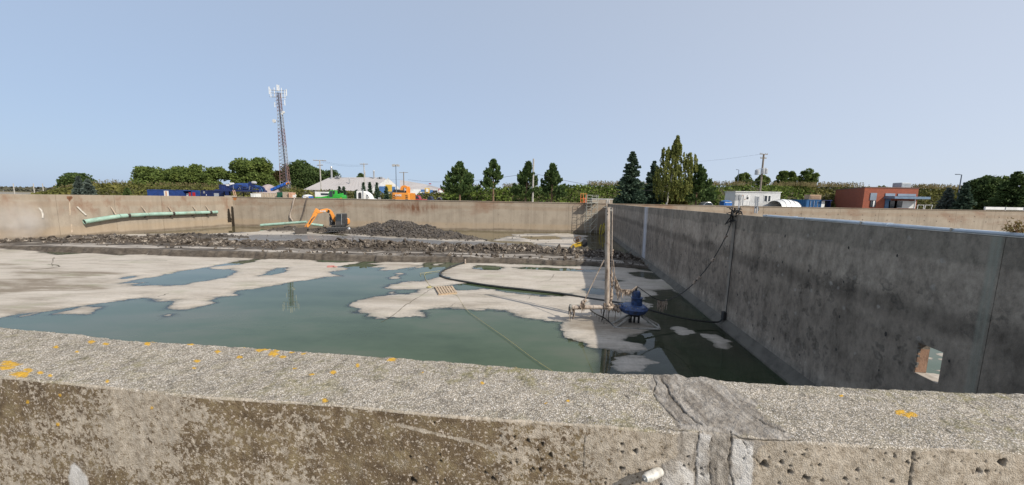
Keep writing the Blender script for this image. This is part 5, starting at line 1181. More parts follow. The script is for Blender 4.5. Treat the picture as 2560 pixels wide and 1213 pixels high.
for px in (556, 561, 575, 590, 606, 622, 638, 650):
    mb = MB(); mb.bar(PY(px, 474, Y-1.6), PY(px, 465, Y-1.6), .06); mb.build('railing_post', M_BLUE, t)
mb = MB(); mb.bar(PY(553, 466, Y-1.6), PY(652, 467, Y-1.6), .05); mb.bar(PY(553, 470, Y-1.6), PY(652, 471, Y-1.6), .05); mb.build('railing', M_BLUE, t)
for px, dx in ((560, 4), (574, -2), (573, 6), (608, 0), (628, 3), (645, 0)):
    mb = MB(); mb.bar(PY(px, 479, Y), (PY(px+dx, 479, Y)[0], Y, ZG), .16); mb.build('leg', M_DARK, t)
t = thing('ladder', 'pinkish access ladder leaning against the blue machine platform', 'ladder', (place(588, 77), 77, ZG))
a0, a1, b0, b1 = PY(582, 476, 78), PY(588, 498, 76), PY(586.5, 476, 78), PY(593, 498, 76)
for a_, b_ in ((a0, a1), (b0, b1)): mb = MB(); mb.bar(a_, b_, .09); mb.build('rail', M_PINK, t)
for s in np.linspace(.05, .95, 9): mb = MB(); mb.bar(a0+(a1-a0)*s, b0+(b1-b0)*s, .06); mb.build('rung', M_PINK, t)
# conveyor
Y = 79; t = thing('conveyor', 'bright blue inclined conveyor with an orange end, right of the blue machine', 'conveyor', (place(702, Y), Y, ZG))
P = [PY(679, 472, Y), PY(720, 455, Y), PY(723, 459, Y), PY(681, 478, Y)]
mb = MB(); n4 = [p+np.array([0, -.5, 0]) for p in P]+[p+np.array([0, .5, 0]) for p in P]; mb.add(n4, [(0, 1, 2, 3), (7, 6, 5, 4), (0, 4, 5, 1), (1, 5, 6, 2), (2, 6, 7, 3), (3, 7, 4, 0)]); mb.build('frame', mat('bright_blue', (.02, .12, .48), .45, scale=1), t)
for s in (.2, .4, .6, .8):
    q = P[0]+(P[1]-P[0])*s; w = P[3]+(P[2]-P[3])*s; mb = MB(); mb.bar(q+np.array([0, -.54, 0]), w+np.array([0, -.54, 0]), .12, .06); mb.build('rib', M_BLUE, t)
mb = MB(); q = PY(719, 458.5, Y-.55); mb.box(q, (.7, .12, .42), ry=-.38); mb.build('end_plate', M_ORG, t); mb = MB(); mb.lathe(q+np.array([.15, -.15, 0]), [(.16, 0), (.16, 1.2)], 12, 'y'); mb.build('roller', M_BLACK, t)
for px in (697, 700, 704): mb = MB(); mb.bar(PY(px, 467, Y), (PY(px, 480, Y)[0], Y, ZG), .1); mb.build('leg', M_BLACK, t)
# tarp mound
mb = MB(); r = np.random.default_rng(8); Yt = 86; xs_ = np.linspace(place(640, Yt), place(692, Yt), 24); yy = np.linspace(Yt-3, Yt+5, 12)
Xg, Yg = np.meshgrid(xs_, yy); u = (Xg-xs_[0])/(xs_[-1]-xs_[0]); v = (Yg-yy[0])/8; hz_ = zat(664, 460, Yt)-ZG
Zg = ZG+hz_*np.clip(np.sin(pi*u)**.6*np.sin(pi*v)**.7*(1+.08*fbm(Xg, Yg, .8, 3, 2)), 0, 1.2)
o = meshobj('soil_mound', np.stack([Xg, Yg, Zg], -1).reshape(-1, 3), gridfaces(12, 24), mat('dusty_tarp', (.36, .30, .29), .9, scale=.6), smooth=True); tag(o, 'dusty grey-pink covered mound between the blue machine and the conveyor', 'mound')
# low trailer, bin, boards
def simplebox(name, label, cat, rect, Y, dp, m, ribs=0, extra=None, rm=None):
    A, B = PY(rect[0], rect[1], Y), PY(rect[2], rect[1], Y); x0, x1, z1 = A[0], B[0], (A[2]+B[2])/2
    t = thing(name, label, cat, ((x0+x1)/2, Y, ZG)); mb = MB(); mb.box(((x0+x1)/2, Y+dp/2, (ZG+z1)/2), (x1-x0, dp, z1-ZG)); mb.build('body', m, t, bevel=.03)
    for k in range(ribs):
        x = lerp(x0, x1, (k+.5)/ribs); mb = MB(); mb.box((x, Y-.03, (ZG+z1)/2), ((x1-x0)/ribs*.25, .06, z1-ZG-.1)); mb.build('rib', rm or m, t)
    mb = MB(); mb.box(((x0+x1)/2, Y+dp/2, z1+.03), (x1-x0+.08, dp+.06, .07)); mb.build('rim', rm or m, t); return t, x0, x1, z1
simplebox('flatbed_trailer', 'low pale drop-side trailer parked under the blue machine', 'trailer', (632, 483, 692, 0), 74, 2.2, M_BRK, 9, rm=mat('pale_board', (.5, .44, .36), .9))
simplebox('waste_bin', 'dark green waste bin under the conveyor', 'bin', (692, 481.5, 705, 0), 73, 1.6, M_DGRN, 3)
simplebox('board_crate', 'pale weathered board crate right of the green bin', 'crate', (706, 481, 721, 0), 72, 1.5, M_WOOD, 6, rm=mat('pale_board', (.5, .44, .36), .9))
simplebox('board_crate', 'fresh orange plywood crate at the right of the pale crate', 'crate', (721, 482, 730, 0), 71.5, 1.2, M_PINK, 2)
simplebox('white_tote', 'small white tank standing below the blue machine drum', 'tank', (626, 484.5, 642, 0), 71, 1.2, M_WHITE, 3)
simplebox('crate_pallet', 'pale low crate behind the wall corner left of the ladder', 'crate', (561, 490, 577, 0), 72, 1.5, mat('pale_board', (.5, .44, .36), .9), 4)
mb = MB(); c = PY(611, 487, 73); pts = [c+np.array([.9*cos(a)*1.0, 0, .55*sin(a)]) for a in np.linspace(.3, 3.3, 12)]; mb.tube(pts, .12, 8)
o = mb.build('drain_hose', M_DARK); tag(o, 'thick black hose loop beside the trailer under the blue machine', 'hose')
# portable toilets
def toilet(px, top, Y, w, label, roof=M_WHITE, body=None):
    x = place(px, Y); zt = zat(px, top, Y); body = body or mat('toilet_blue', (.02, .14, .45), .5, scale=2, var=.15)
    t = thing('portable_toilet', label, 'portable toilet', (x, Y, ZG)); H = zt-ZG
    mb = MB(); mb.box((x, Y, ZG+H*.42), (w, w, H*.84)); mb.build('cabin', body, t, bevel=.05)
    mb = MB(); mb.lathe((x, Y, ZG+H*.84), [(w*.60, 0), (w*.60, .08), (w*.50, H*.09), (w*.25, H*.14), (.05, H*.155)], 14); mb.build('roof', roof, t, smooth=True)
    mb = MB(); mb.box((x, Y-w/2-.02, ZG+H*.4), (w*.72, .05, H*.76)); mb.build('door', M_WHITE if roof is M_WHITE else body, t)
    mb = MB(); mb.box((x, Y-w/2-.05, ZG+H*.80), (w*.8, .04, .12)); mb.build('vent', M_WHITE, t); return t
toilet(769, 486.5, 61, 1.25, 'blue portable toilet with a white domed roof behind the far wall')
toilet(1817, 500.5, 66, 1.5, 'blue portable toilet beside the white trailer', roof=mat('toilet_blue2', (.04, .16, .42), .5))

# ---- wheels
def wheel(t, c, r_, w, rim=M_GALV, ax='y', tread=False):
    c = np.array(c, float); mb = MB(); mb.lathe(c, [(r_*.62, -w/2), (r_*.93, -w/2), (r_, -w*.35), (r_, w*.35), (r_*.93, w/2), (r_*.62, w/2)], 20, ax); o = mb.build('tyre', M_DARK, t, smooth=True)
    mb = MB(); mb.lathe(c, [(r_*.15, -w*.52), (r_*.6, -w*.40), (r_*.62, w*.40), (r_*.15, w*.52)], 14, ax); mb.build('rim', rim, t, smooth=True); return o
# ---- green telehandler
Y = 70; x0, x1 = place(795, Y), place(861, Y); Lx = x1-x0; zr = zat(830, 476, Y)
t = thing('telehandler', 'bright green telescopic loader with its cab behind the far wall', 'loader', ((x0+x1)/2, Y, ZG))
mb = MB(); mb.xz([(x0+.3, ZG+.5), (x0+.3, ZG+1.0), (x0+1.2, ZG+1.25), (x1-1.9, ZG+1.25), (x1-1.7, ZG+1.9), (x1-.1, ZG+1.75), (x1, ZG+1.4), (x1, ZG+.6)], (0, Y, 0), 1.9); mb.build('chassis', M_GRN, t, bevel=.04)
mb = MB(); mb.bar((x0+.1, Y+.55, ZG+1.05), (x1-.5, Y+.5, ZG+1.95), .34, .42); mb.build('boom', M_GRN, t, bevel=.03)
xc0, xc1 = place(825, Y), place(843, Y)
mb = MB(); mb.xz([(xc0, ZG+1.0), (xc0+.15, zr-.45), (xc0+.5, zr), (xc1, zr), (xc1+.05, ZG+1.0)], (0, Y-.35, 0), .95); cb = mb.build('cab', M_GRN, t, bevel=.03)
mb = MB(); mb.xz([(xc0+.2, ZG+1.35), (xc0+.27, zr-.5), (xc0+.55, zr-.12), (xc0+.85, zr-.12), (xc0+.85, ZG+1.3)], (0, Y-.35, 0), 1.0); mb.build('cab_window', M_GLASS, t)
mb = MB(); mb.xz([(xc0+.95, ZG+1.25), (xc0+.95, zr-.12), (xc1-.08, zr-.12), (xc1-.08, ZG+1.25)], (0, Y-.35, 0), 1.0); mb.build('cab_door', M_BLACK, t)
for xx in (x0+1.2, x1-1.0): wheel(t, (xx, Y-.85, ZG+.55), .55, .4, M_GRN); wheel(t, (xx, Y+.85, ZG+.55), .55, .4, M_GRN)
mb = MB(); mb.xz([(x0-.2, ZG+.3), (x0-.05, ZG+1.3), (x0+.35, ZG+1.3), (x0+.45, ZG+.4)], (0, Y, 0), 2.1); mb.build('fork_carriage', M_GRN, t)
mb = MB(); mb.box((place(858, Y), Y-.97, ZG+1.15), (.35, .05, .1)); mb.build('reflector', M_ORG, t)
# white box van behind it
Y = 76; t = thing('white_van', 'white box van half hidden behind the green loader', 'van', (place(812, Y), Y, ZG))
mb = MB(); A, B = place(793, Y), place(838, Y); z1 = zat(815, 480, Y); mb.xz([(A, ZG+.4), (A, z1), (B-1, z1), (B-.3, z1-.9), (B+.2, z1-1.2), (B+.2, ZG+.4)], (0, Y, 0), 1.9); mb.build('body', M_WHITE, t, bevel=.06)
mb = MB(); mb.box(((A+B)/2+.3, Y-.97, z1-.5), (1.9, .04, .4)); mb.build('window', M_GLASS, t)
for xx in (A+.9, B-.8): wheel(t, (xx, Y-.8, ZG+.36), .36, .25)
# ---- white conventional truck
Y = 68; x0, x1 = place(897, Y), place(948, Y); z1 = zat(905, 477, Y)
t = thing('truck_tractor', 'white long-nose truck tractor with tall sleeper cab facing right', 'truck', ((x0+x1)/2, Y, ZG))
xs1 = place(913, Y); xs2 = place(925, Y)
mb = MB(); mb.xz([(x0, ZG+.7), (x0, z1-.12), (x0+.15, z1), (xs1+.1, z1-.1), (xs2-.4, z1-.35), (xs2+.05, z1-.75), (xs2+.35, z1-1.35), (xs2+.35, ZG+.7)], (0, Y, 0), 2.2); mb.build('sleeper_cab', M_WHITE, t, bevel=.06)
mb = MB(); mb.xz([(xs2+.2, ZG+.55), (xs2+.2, z1-1.38), (x1-.3, z1-1.62), (x1, z1-1.8), (x1, ZG+.5)], (0, Y, 0), 1.7); mb.build('hood', M_WHITE, t, bevel=.06)
mb = MB(); mb.xz([(xs2-.2, z1-1.35), (xs2-.25, z1-.72), (xs2+.02, z1-.78), (xs2+.3, z1-1.32)], (0, Y, 0), 2.26); mb.build('side_window', M_GLASS, t)
mb = MB(); mb.xz([(x0+.35, z1-1.5), (x0+.35, z1-.5), (x0+.7, z1-.3), (x0+.95, z1-.5), (x0+.95, z1-1.5)], (0, Y, 0), 2.24); mb.build('sleeper_window', M_BLACK, t)
mb = MB(); mb.tube([(xs1+.1, Y-1.18, ZG+.8), (xs1+.1, Y-1.18, z1+.25)], .08, 8); mb.build('exhaust_stack', M_GALV, t)
mb = MB(); mb.box((xs2+.1, Y-1.3, z1-1.2), (.12, .12, .45)); mb.build('mirror', M_WHITE, t)
mb = MB(); mb.box((x1+.03, Y, ZG+1.0), (.08, 1.3, .8)); mb.build('grille', M_GALV, t)
for xx in (x1-.7, x0+.7): wheel(t, (xx, Y-1.0, ZG+.5), .5, .3)
# ---- cars
def car(px0, px1, Y, label, m, kind='pickup', top=None, name='parked_car', cat='car'):
    x0, x1 = place(px0, Y), place(px1, Y); L = x1-x0; t = thing(name, label, cat, ((x0+x1)/2, Y, ZG)); h = (zat((px0+px1)/2, top, Y)-ZG) if top else 1.5
    b = .42; u = h*.62
    if kind == 'pickup': pr = [(0, b), (0, u), (.22*L, u), (.26*L, h*.97), (.50*L, h), (.60*L, u*1.02), (.97*L, u*.95), (L, b*1.3), (L, b)]; gl = [(.27*L, u*1.05), (.29*L, h*.92), (.49*L, h*.93), (.575*L, u*1.06)]
    else: pr = [(0, b), (0, u*.9), (.10*L, u), (.25*L, h*.93), (.38*L, h), (.58*L, h*.98), (.74*L, u*1.0), (.97*L, u*.85), (L, b*1.2), (L, b)]; gl = [(.17*L, u*1.06), (.28*L, h*.9), (.38*L, h*.93), (.57*L, h*.92), (.70*L, u*1.04)]
    mb = MB(); mb.xz([(x0+a, ZG+z) for a, z in pr], (0, Y, 0), 1.75); mb.build('body', m, t, bevel=.07)
    mb = MB(); mb.xz([(x0+a, ZG+z) for a, z in gl], (0, Y, 0), 1.79); mb.build('windows', M_GLASS, t)
    for f in (.18, .80):
        for s in (-1, 1): wheel(t, (x0+f*L, Y+s*.78, ZG+.34), .34, .22)
    mb = MB(); mb.box((x1-.05, Y-.6, ZG+u*.8), (.12, .35, .16)); mb.build('headlight', M_GALV, t); mb = MB(); mb.box((x0+.03, Y-.7, ZG+u*.8), (.1, .2, .2)); mb.build('taillight', M_RED, t); return t
car(1029, 1067, 76, 'dark red pickup parked right of the orange excavator', M_RED, 'pickup', 489)
car(1068, 1088, 82, 'small dark blue car between the red pickup and the stone hut', mat('navy_car', (.03, .04, .08), .3), 'car', 491)
car(1090, 1113, 72, 'silver car below the leftmost pine', M_SILV, 'car', 493.5)
car(1750, 1790, 64, 'silver car roof showing over the wall left of the blue toilet', M_SILV, 'car', 505)

# ---- text helper
def text_mesh(s, size, m, parent, M4, name='lettering', depth=.01, bold=0.0):
    cu = bpy.data.curves.new(name, 'FONT'); cu.body = s; cu.size = size; cu.extrude = depth; cu.align_x = 'CENTER'; cu.align_y = 'CENTER'; cu.offset = bold
    tmp = bpy.data.objects.new('tmp', cu); COL.objects.link(tmp); bpy.context.view_layer.update()
    me = bpy.data.meshes.new_from_object(tmp.evaluated_get(bpy.context.evaluated_depsgraph_get())); bpy.data.objects.remove(tmp)
    me.name = name; me.materials.clear(); me.materials.append(m)
    me.transform(mathutils.Matrix(M4)); off = parent['_w']; me.transform(mathutils.Matrix.Translation([-q for q in off]))
    o = bpy.data.objects.new(name, me); COL.objects.link(o); o.parent = parent; return o
# ---- parked orange excavator, seen from behind
Y = 57.5; x0, x1 = place(978, Y), place(1024, Y); xm = (x0+x1)/2; zt = zat(1000, 482, Y)
t = thing('excavator', 'big orange excavator seen from behind, its counterweight reading CASE over the wall', 'excavator', (xm, Y+2, ZG))
zb = ZG+.55; mb = MB(); n = 12; w = (x1-x0)/2
pts = [(-w, .35), (-w*.97, .12), (-w*.85, 0), (w*.85, 0), (w*.97, .12), (w, .35), (w, 1.6), (-w, 1.6)]
mb.prism(pts, lambda p: np.array([xm+p[0], Y+p[1], zb]), lambda p: np.array([xm+p[0]*.985, Y+p[1]+.05, zt])); mb.build('counterweight', M_ORG, t, bevel=.10)
text_mesh('CASE', .46, M_WHITE, t, [[1, 0, 0, xm-.35], [0, 0, -1, Y-.01], [0, 1, 0, zt-.42], [0, 0, 0, 1]], depth=.01, bold=.012)
for s in (-1, 1):
    for kk in range(3):
        mb = MB(); mb.bar((xm+s*w*.80, Y-.01, zt-.5-.28*kk), (xm+s*w*.55, Y-.01, zt-.4-.28*kk), .03, .09); mb.build('stripe', M_BLACK, t)
mb = MB(); mb.box((xm, Y+2.4, ZG+1.6), (2*w*.95, 2.6, 1.3)); mb.build('engine_housing', M_ORG, t, bevel=.05)
mb = MB(); A = PY(1005, 482, Y+3); mb.xz([(0, 0), (.05, .6), (.25, 1.15), (.5, 1.35), (.95, 1.4), (1.35, 1.2), (1.4, .1), (1.15, .1), (1.1, .95), (.7, 1.02), (.55, .6), (.5, 0)], (A[0]-.35, Y+3, A[2]-.15), .5); mb.build('boom', M_ORG, t, bevel=.04)
mb = MB(); mb.tube([(A[0]+.3, Y+2.9, A[2]), (A[0]+.75, Y+2.9, A[2]+.9)], .07, 8); mb.build('boom_cylinder', M_GALV, t); mb = MB(); mb.xz([(1.0, .1), (1.05, 1.1), (1.3, 1.2), (1.45, .8), (1.4, 0)], (A[0]-.15, Y+3.4, A[2]-.1), .35); mb.build('stick', M_ORG, t, bevel=.03)
mb = MB(); mb.box((x0+.75, Y+3.4, zt-.2), (1.0, 1.6, 1.3)); mb.build('cab', M_BLACK, t, bevel=.05)
for s in (-1, 1): mb = MB(); mb.box((xm+s*w*.8, Y+2.2, ZG+.35), (.5, 3.4, .7)); mb.build('track', M_BLACK, t, bevel=.1)

# ---- white office trailer
Y = 70; xa, xb = place(1839, Y), place(1952, Y); z1 = zat(1895, 480.5, Y); zf = zat(1830, 481, Y+4)
t = thing('office_trailer', 'white flat-roofed office trailer with door and windows behind the second basin', 'trailer', ((xa+xb)/2, Y, ZG))
mb = MB(); mb.box(((xa+xb)/2, Y+1.7, (ZG+.4+z1)/2), (xb-xa, 3.4, z1-ZG-.4)); mb.build('wall', M_OFFW, t)
mb = MB()
for k_ in range(60): x = lerp(xa+.1, xb-.1, k_/59); mb.box((x, Y-.012, (ZG+.5+z1)/2), (.03, .03, z1-ZG-.6))
mb.build('cladding_ribs', M_OFFW, t, kind='stuff')
mb = MB(); mb.box(((xa+xb)/2, Y+1.7, z1+.05), (xb-xa+.2, 3.7, .12)); mb.build('roof', M_WHITE, t)
def tw_panel(x0, y0, x1, y1, m, name, off=.05, par=None):
    a_, b_ = PY(x0, y0, Y), PY(x1, y1, Y); mb = MB(); mb.box(((a_[0]+b_[0])/2, Y-off, (a_[2]+b_[2])/2), (abs(b_[0]-a_[0]), .06, abs(a_[2]-b_[2]))); return mb.build(name, m, par or t)
for a in ((1888, 490, 1898, 507), (1910, 488, 1926, 505)):
    tw_panel(*a, M_WHITE, 'window_frame', .04); tw_panel(a[0]+1.5, a[1]+1.5, a[2]-1.5, a[3]-1.5, M_GLASS, 'window', .08); mm = (a[0]+a[2])/2; tw_panel(mm-.4, a[1]+1, mm+.4, a[3]-1, M_WHITE, 'mullion', .11)
tw_panel(1859, 487, 1873, 514, M_OFFW, 'door', .06); tw_panel(1866, 493, 1870, 498, M_BLACK, 'door_window', .11)
for a in ((1856, 489), (1867.5, 490), (1862, 498)): tw_panel(a[0]-.8, a[1]-1, a[0]+.8, a[1]+1, M_PINK if a[0] != 1867.5 else M_BLACK, 'wall_lamp', .12)
for px in (1838, 1847): tw_panel(px, 487, px+5, 500, M_GREY, 'electrical_box', .1)
# steps railing
mb = MB()
for px in (1852, 1858, 1868, 1874): mb.bar(PY(px, 504, Y-1.2), (PY(px, 504, Y-1.2)[0], Y-1.2, ZG), .05)
mb.bar(PY(1852, 504, Y-1.2), PY(1874, 504, Y-1.2), .05); mb.build('step_railing', M_GALV, t)
# ---- dome tent
Y = 66; xa, xb = place(1954, Y), place(2024, Y); zr = zat(1995, 498.5, Y); t = thing('fabric_shelter', 'white arched fabric shelter between the trailer and the blue container', 'tent', ((xa+xb)/2, Y, ZG))
R3 = zr-ZG; n = 10
ribs = []
for k_ in range(9):
    f = k_/8; xx = lerp(xa, xb-1.6, f); h = R3*(.86+.14*sin(f*pi)); ribs.append([(xx+.35*i/n*2, Y+2.0-2.6*cos(pi*i/n), ZG+h*sin(pi*i/n)**.8) for i in range(n+1)])
V = [p for q in ribs for p in q]; meshobj('canopy', V, gridfaces(9, n+1), M_WHITE, t, smooth=True)
for k_ in (0, 2, 4, 6, 8): mb = MB(); mb.tube([np.array(p)*1.0+np.array([0, 0, .02]) for p in ribs[k_]], .04, 5); mb.build('hoop', M_GREY, t)
mb = MB(); q = [np.array(p) for p in ribs[8]]; mb.add(q, [tuple(range(n+1))]); mb.build('end_wall', mat('tent_mesh', (.45, .46, .47), .8, scale=3), t)
# ---- blue container with beige box on top
Y = 70; x0, x1, zt = between(2020, 2056, 499.5, Y); x2 = place(2078, Y)
t = thing('shipping_container', 'short blue container with open end doors beside the white shelter', 'container', ((x0+x1)/2, Y, ZG)); corr_box(t, x0, x1, Y, Y+4, ZG, zt, M_CBLUE, .5)
mb = MB(); mb.box(((x1+x2)/2, Y+.6, zt-.1), (x2-x1, 2.2, .12)); mb.box((x2, Y+1, (ZG+zt)/2), (.1, 2.4, zt-ZG)); mb.build('awning', M_DBLUE, t)
mb = MB(); mb.box((lerp(x1, x2, .25), Y+.1, (ZG+zt)/2), (.7, .1, zt-ZG-.3)); mb.build('open_door', M_WHITE, t); mb = MB(); mb.box((lerp(x1, x2, .65), Y+.6, (ZG+zt)/2), (.9, .1, zt-ZG-.2)); mb.build('doorway', M_BLACK, t)
for xx in (.25, .5, .75): mb = MB(); mb.bar((lerp(x0, x1, xx), Y-.05, ZG+.2), (lerp(x0, x1, xx), Y-.05, zt-.2), .05); mb.build('lock_bar', M_GALV, t)
a_, b_ = PY(2018, 487, Y+1.6), PY(2045, 498.5, Y+1.6); t2 = thing('rooftop_crate', 'beige plywood box sitting on top of the short blue container', 'crate', ((a_[0]+b_[0])/2, Y+1.6, zt))
mb = MB(); mb.box(((a_[0]+b_[0])/2, Y+1.6, (a_[2]+zt)/2+.04), (b_[0]-a_[0], 1.4, a_[2]-zt-.04)); mb.build('box', mat('tan_board', (.42, .30, .2), .9, scale=2), t2); mb = MB(); mb.box(((a_[0]+b_[0])/2-.1, Y+.87, (a_[2]+zt)/2), (b_[0]-a_[0]-.5, .06, (a_[2]-zt)*.6)); mb.build('side_grille', mat('tan_grille', (.3, .2, .13), .9), t2)

# ---- red brick building
Y = 66; t = thing('brick_building', 'flat-roofed red brick building with grey-blue panels and entrance canopy', 'building', (place(2230, Y), Y, ZG))
m_bk, nt, b = newmat('red_brick'); co = gpos(nt)
br = _n(nt, 'ShaderNodeTexBrick'); br.inputs['Scale'].default_value = 1; br.inputs['Brick Width'].default_value = .24; br.inputs['Row Height'].default_value = .085; br.inputs['Mortar Size'].default_value = .008
br.inputs['Color1'].default_value = (.34, .085, .04, 1); br.inputs['Color2'].default_value = (.25, .06, .032, 1); br.inputs['Mortar'].default_value = (.22, .10, .07, 1)
sx = _n(nt, 'ShaderNodeSeparateXYZ'); nt.links.new(co, sx.inputs[0]); cb_ = _n(nt, 'ShaderNodeCombineXYZ'); nt.links.new(math_(nt, 'ADD', sx.outputs[0], sx.outputs[1]), cb_.inputs[0]); nt.links.new(sx.outputs[2], cb_.inputs[1]); nt.links.new(cb_.outputs[0], br.inputs['Vector'])
nt.links.new(mixc(nt, .3, br.outputs[0], ramp(nt, noise(nt, co, .8, 4), [(.3, .6), (.6, 1.0)]), 'MULTIPLY'), b.inputs['Base Color']); b.inputs['Roughness'].default_value = .9
xc, xr_, zt = place(2161, Y), place(2296, Y), zat(2161, 469, Y); xl = place(2091, Y+13)
zt2 = zt
P = [(xc, Y), (xr_, Y), (xr_+4, Y+15), (xl+5, Y+15), (xl, Y+13)]
P = [(xc, Y), (xr_, Y), (xr_, Y+14), (xl, Y+13.2)]
mb = MB(); mb.prism(P, lambda p: np.array([p[0], p[1], ZG]), lambda p: np.array([p[0], p[1], zt])); mb.build('wall', m_bk, t)
mb = MB(); cxx = sum(p[0] for p in P)/4; cyy = sum(p[1] for p in P)/4
mb.prism([(cxx+(p[0]-cxx)*1.012, cyy+(p[1]-cyy)*1.012) for p in P], lambda p: np.array([p[0], p[1], zt-.02]), lambda p: np.array([p[0], p[1], zt+.14])); mb.build('roof_edge', mat('roof_edge_brown', (.16, .08, .06), .6), t)
def bpan(x0, y0, x1, y1, m, name, off=.06, d=.1):
    a_, b_ = PY(x0, y0, Y), PY(x1, y1, Y); mb = MB(); mb.box(((a_[0]+b_[0])/2, Y-off, (a_[2]+b_[2])/2), (abs(b_[0]-a_[0]), d, abs(a_[2]-b_[2]))); return mb.build(name, m, t)
m_pg = mat('blue_grey_panel', (.22, .27, .34), .5, scale=.5, var=.1)
bpan(2176, 482.5, 2189, 501, m_pg, 'wall_panel'); bpan(2176, 502, 2187, 518, M_GLASS, 'window'); bpan(2181.5, 502, 2182.5, 518, M_WHITE, 'mullion', .14)
bpan(2213, 483.5, 2236, 490.5, m_pg, 'wall_panel'); bpan(2244, 484.5, 2288, 491, m_pg, 'wall_panel'); bpan(2213, 498, 2222, 521, mat('blue_door', (.05, .12, .24), .5), 'side_panel'); bpan(2222, 502, 2238, 521, M_GLASS, 'door'); bpan(2240, 502, 2286, 521, M_OFFW, 'white_panel'); bpan(2241, 503, 2252, 519, M_GLASS, 'window', .12)
bpan(2236, 502, 2240, 521, m_bk, 'pier')
a_, b_ = PY(2210, 491.5, Y), PY(2297, 492, Y); z_ = (a_[2]+b_[2])/2; mb = MB(); mb.box(((a_[0]+b_[0])/2, Y-.9, z_-.22), (b_[0]-a_[0], 2.0, .42)); mb.build('canopy', mat('canopy_blue', (.16, .24, .34), .4, .2), t)
mb = MB(); c = PY(2254, 464, Y+7); mb.box(c, (2.0, 1.8, 1.1)); mb.build('rooftop_unit', mat('hvac_grey', (.34, .38, .42), .5), t, bevel=.15)
mb = MB(); c = PY(2288, 500, Y-1.7); mb.tube([(c[0], Y-1.7, ZG), (c[0], Y-1.7, z_-.4)], .07, 8); mb.build('canopy_post', M_GALV, t)
# racks beside it
Y = 63
for i, (a, b2, lab) in enumerate(((2300, 2315, 'white metal rack right of the brick building, nearest to it'), (2316, 2333, 'leaning white metal frame right of the rack'))):
    x0, x1 = place(a, Y), place(b2, Y); t = thing('metal_rack', lab, 'rack', ((x0+x1)/2, Y, ZG)); zt = zat(a, 512, Y)
    for x in (x0, x1): mb = MB(); mb.bar((x, Y, ZG), (x+i*.25, Y, zt), .06); mb.build('post', M_WHITE, t)
    for z in (zt-.05, ZG+.3): mb = MB(); mb.bar((x0+i*.25, Y, z), (x1+i*.25, Y, z), .06); mb.build('rail', M_WHITE, t)
# ---- white guard wall right
t = thing('guard_rail', 'long white barrier standing on the wall at the right edge', 'barrier', (place(2510, 55), 55.7, ZT))
for a, b2 in ((2462, 2514), (2515.5, 2600)):
    A, B = PY(a, 520, 55.7), PY(b2, 521, 55.7); mb = MB(); mb.box(((A[0]+B[0])/2, 55.75, ZT+.35), (B[0]-A[0], .1, .42)); mb.build('rail_panel', M_WHITE, t)
for a in (2463, 2514, 2560): A = PY(a, 520, 55.7); mb = MB(); mb.box((A[0], 55.72, ZT+.28), (.12, .12, .62)); mb.build('post', M_GREY, t)
# ================================================================== THINGS IN THE BASIN
def ico(mb, c, r, seed, sq=(1, 1, 1)):
    rr = random.Random(seed); n = 6
    pr = [(sin(pi*(i+.5)/n)*r*rr.uniform(.8, 1.15), -cos(pi*(i+.5)/n)*r) for i in range(n)]
    V = []
    for q, z in pr:
        for k in range(8): a = 2*pi*k/8; V.append(np.array(c)+np.array([q*cos(a)*sq[0], q*sin(a)*sq[1], z*sq[2]])*rr.uniform(.85, 1.15))
    mb.add(V, [(i*8+k, i*8+(k+1) % 8, (i+1)*8+(k+1) % 8, (i+1)*8+k) for i in range(n-1) for k in range(8)]+[tuple(range(8))[::-1], tuple(range(40, 48))])
# ---- tracked excavator
def YE(px): return 46.3+(px-750)/95*2.6
def XE(px, py, off=0): return PY(px, py, YE(px)+off)
t = thing('excavator', 'orange and black tracked excavator digging in the drained basin, bucket down at left', 'excavator', G(848, 577))
def eprism(pts, o0, o1, name, m, par=None, bev=.03, smooth=False):
    mb = MB(); mb.prism(pts, lambda p: XE(p[0], p[1], o0), lambda p: XE(p[0], p[1], o1)); return mb.build(name, m, par or t, bevel=bev)
tp = [(816, 574), (818, 569.5), (822, 568), (872, 567), (878, 569), (880.5, 573), (878, 577.5), (874, 579), (822, 579), (818, 577.5)]
for o0, o1 in ((-1.15, -.65), (.7, 1.2)):
    eprism(tp, o0, o1, 'track', M_BLACK, bev=.05)
    for k in range(16):
        a = 820+k*3.6; mb = MB(); mb.bar(XE(a, 567.6, o0-.02), XE(a, 567.6, o1+.02), .05, .05); mb.bar(XE(a, 579.2, o0-.02), XE(a, 579.2, o1+.02), .05, .05); mb.build('track_shoe', M_GREY, t)
for px in (823, 831, 839, 847, 855, 863): mb = MB(); mb.lathe(XE(px, 575.5, -1.18), [(.05, -.04), (.12, 0), (.12, .06)], 10, 'y'); mb.build('roller', M_DARK, t)
mb = MB(); mb.lathe(XE(871, 573, -1.2), [(.06, -.05), (.20, 0), (.24, .04), (.24, .10)], 14, 'y'); mb.build('sprocket', M_GALV, t)
eprism([(826, 569), (866, 568.5), (866, 564), (830, 564.5)], -.6, .6, 'undercarriage', M_BLACK)
eprism([(827, 563), (867, 562), (873, 556), (873, 560), (868, 565), (830, 565.5)], -1.1, 1.1, 'deck', M_BLACK)
eprism([(853, 563), (853, 546), (868, 545), (874, 547), (875.5, 553), (874, 561), (868, 563)], -1.1, 1.15, 'engine_cover', M_ORG, bev=.12)
eprism([(862, 562.5), (862, 547), (869, 546.5), (869, 562)], -1.16, -1.1, 'side_door', M_BLACK)
cab = eprism([(839, 563), (838.5, 545), (841, 534), (866, 533.2), (868, 536), (868, 562)], -1.1, -.1, 'cab', mat('cab_grey', (.045, .045, .048), .5, scale=3), bev=.06)
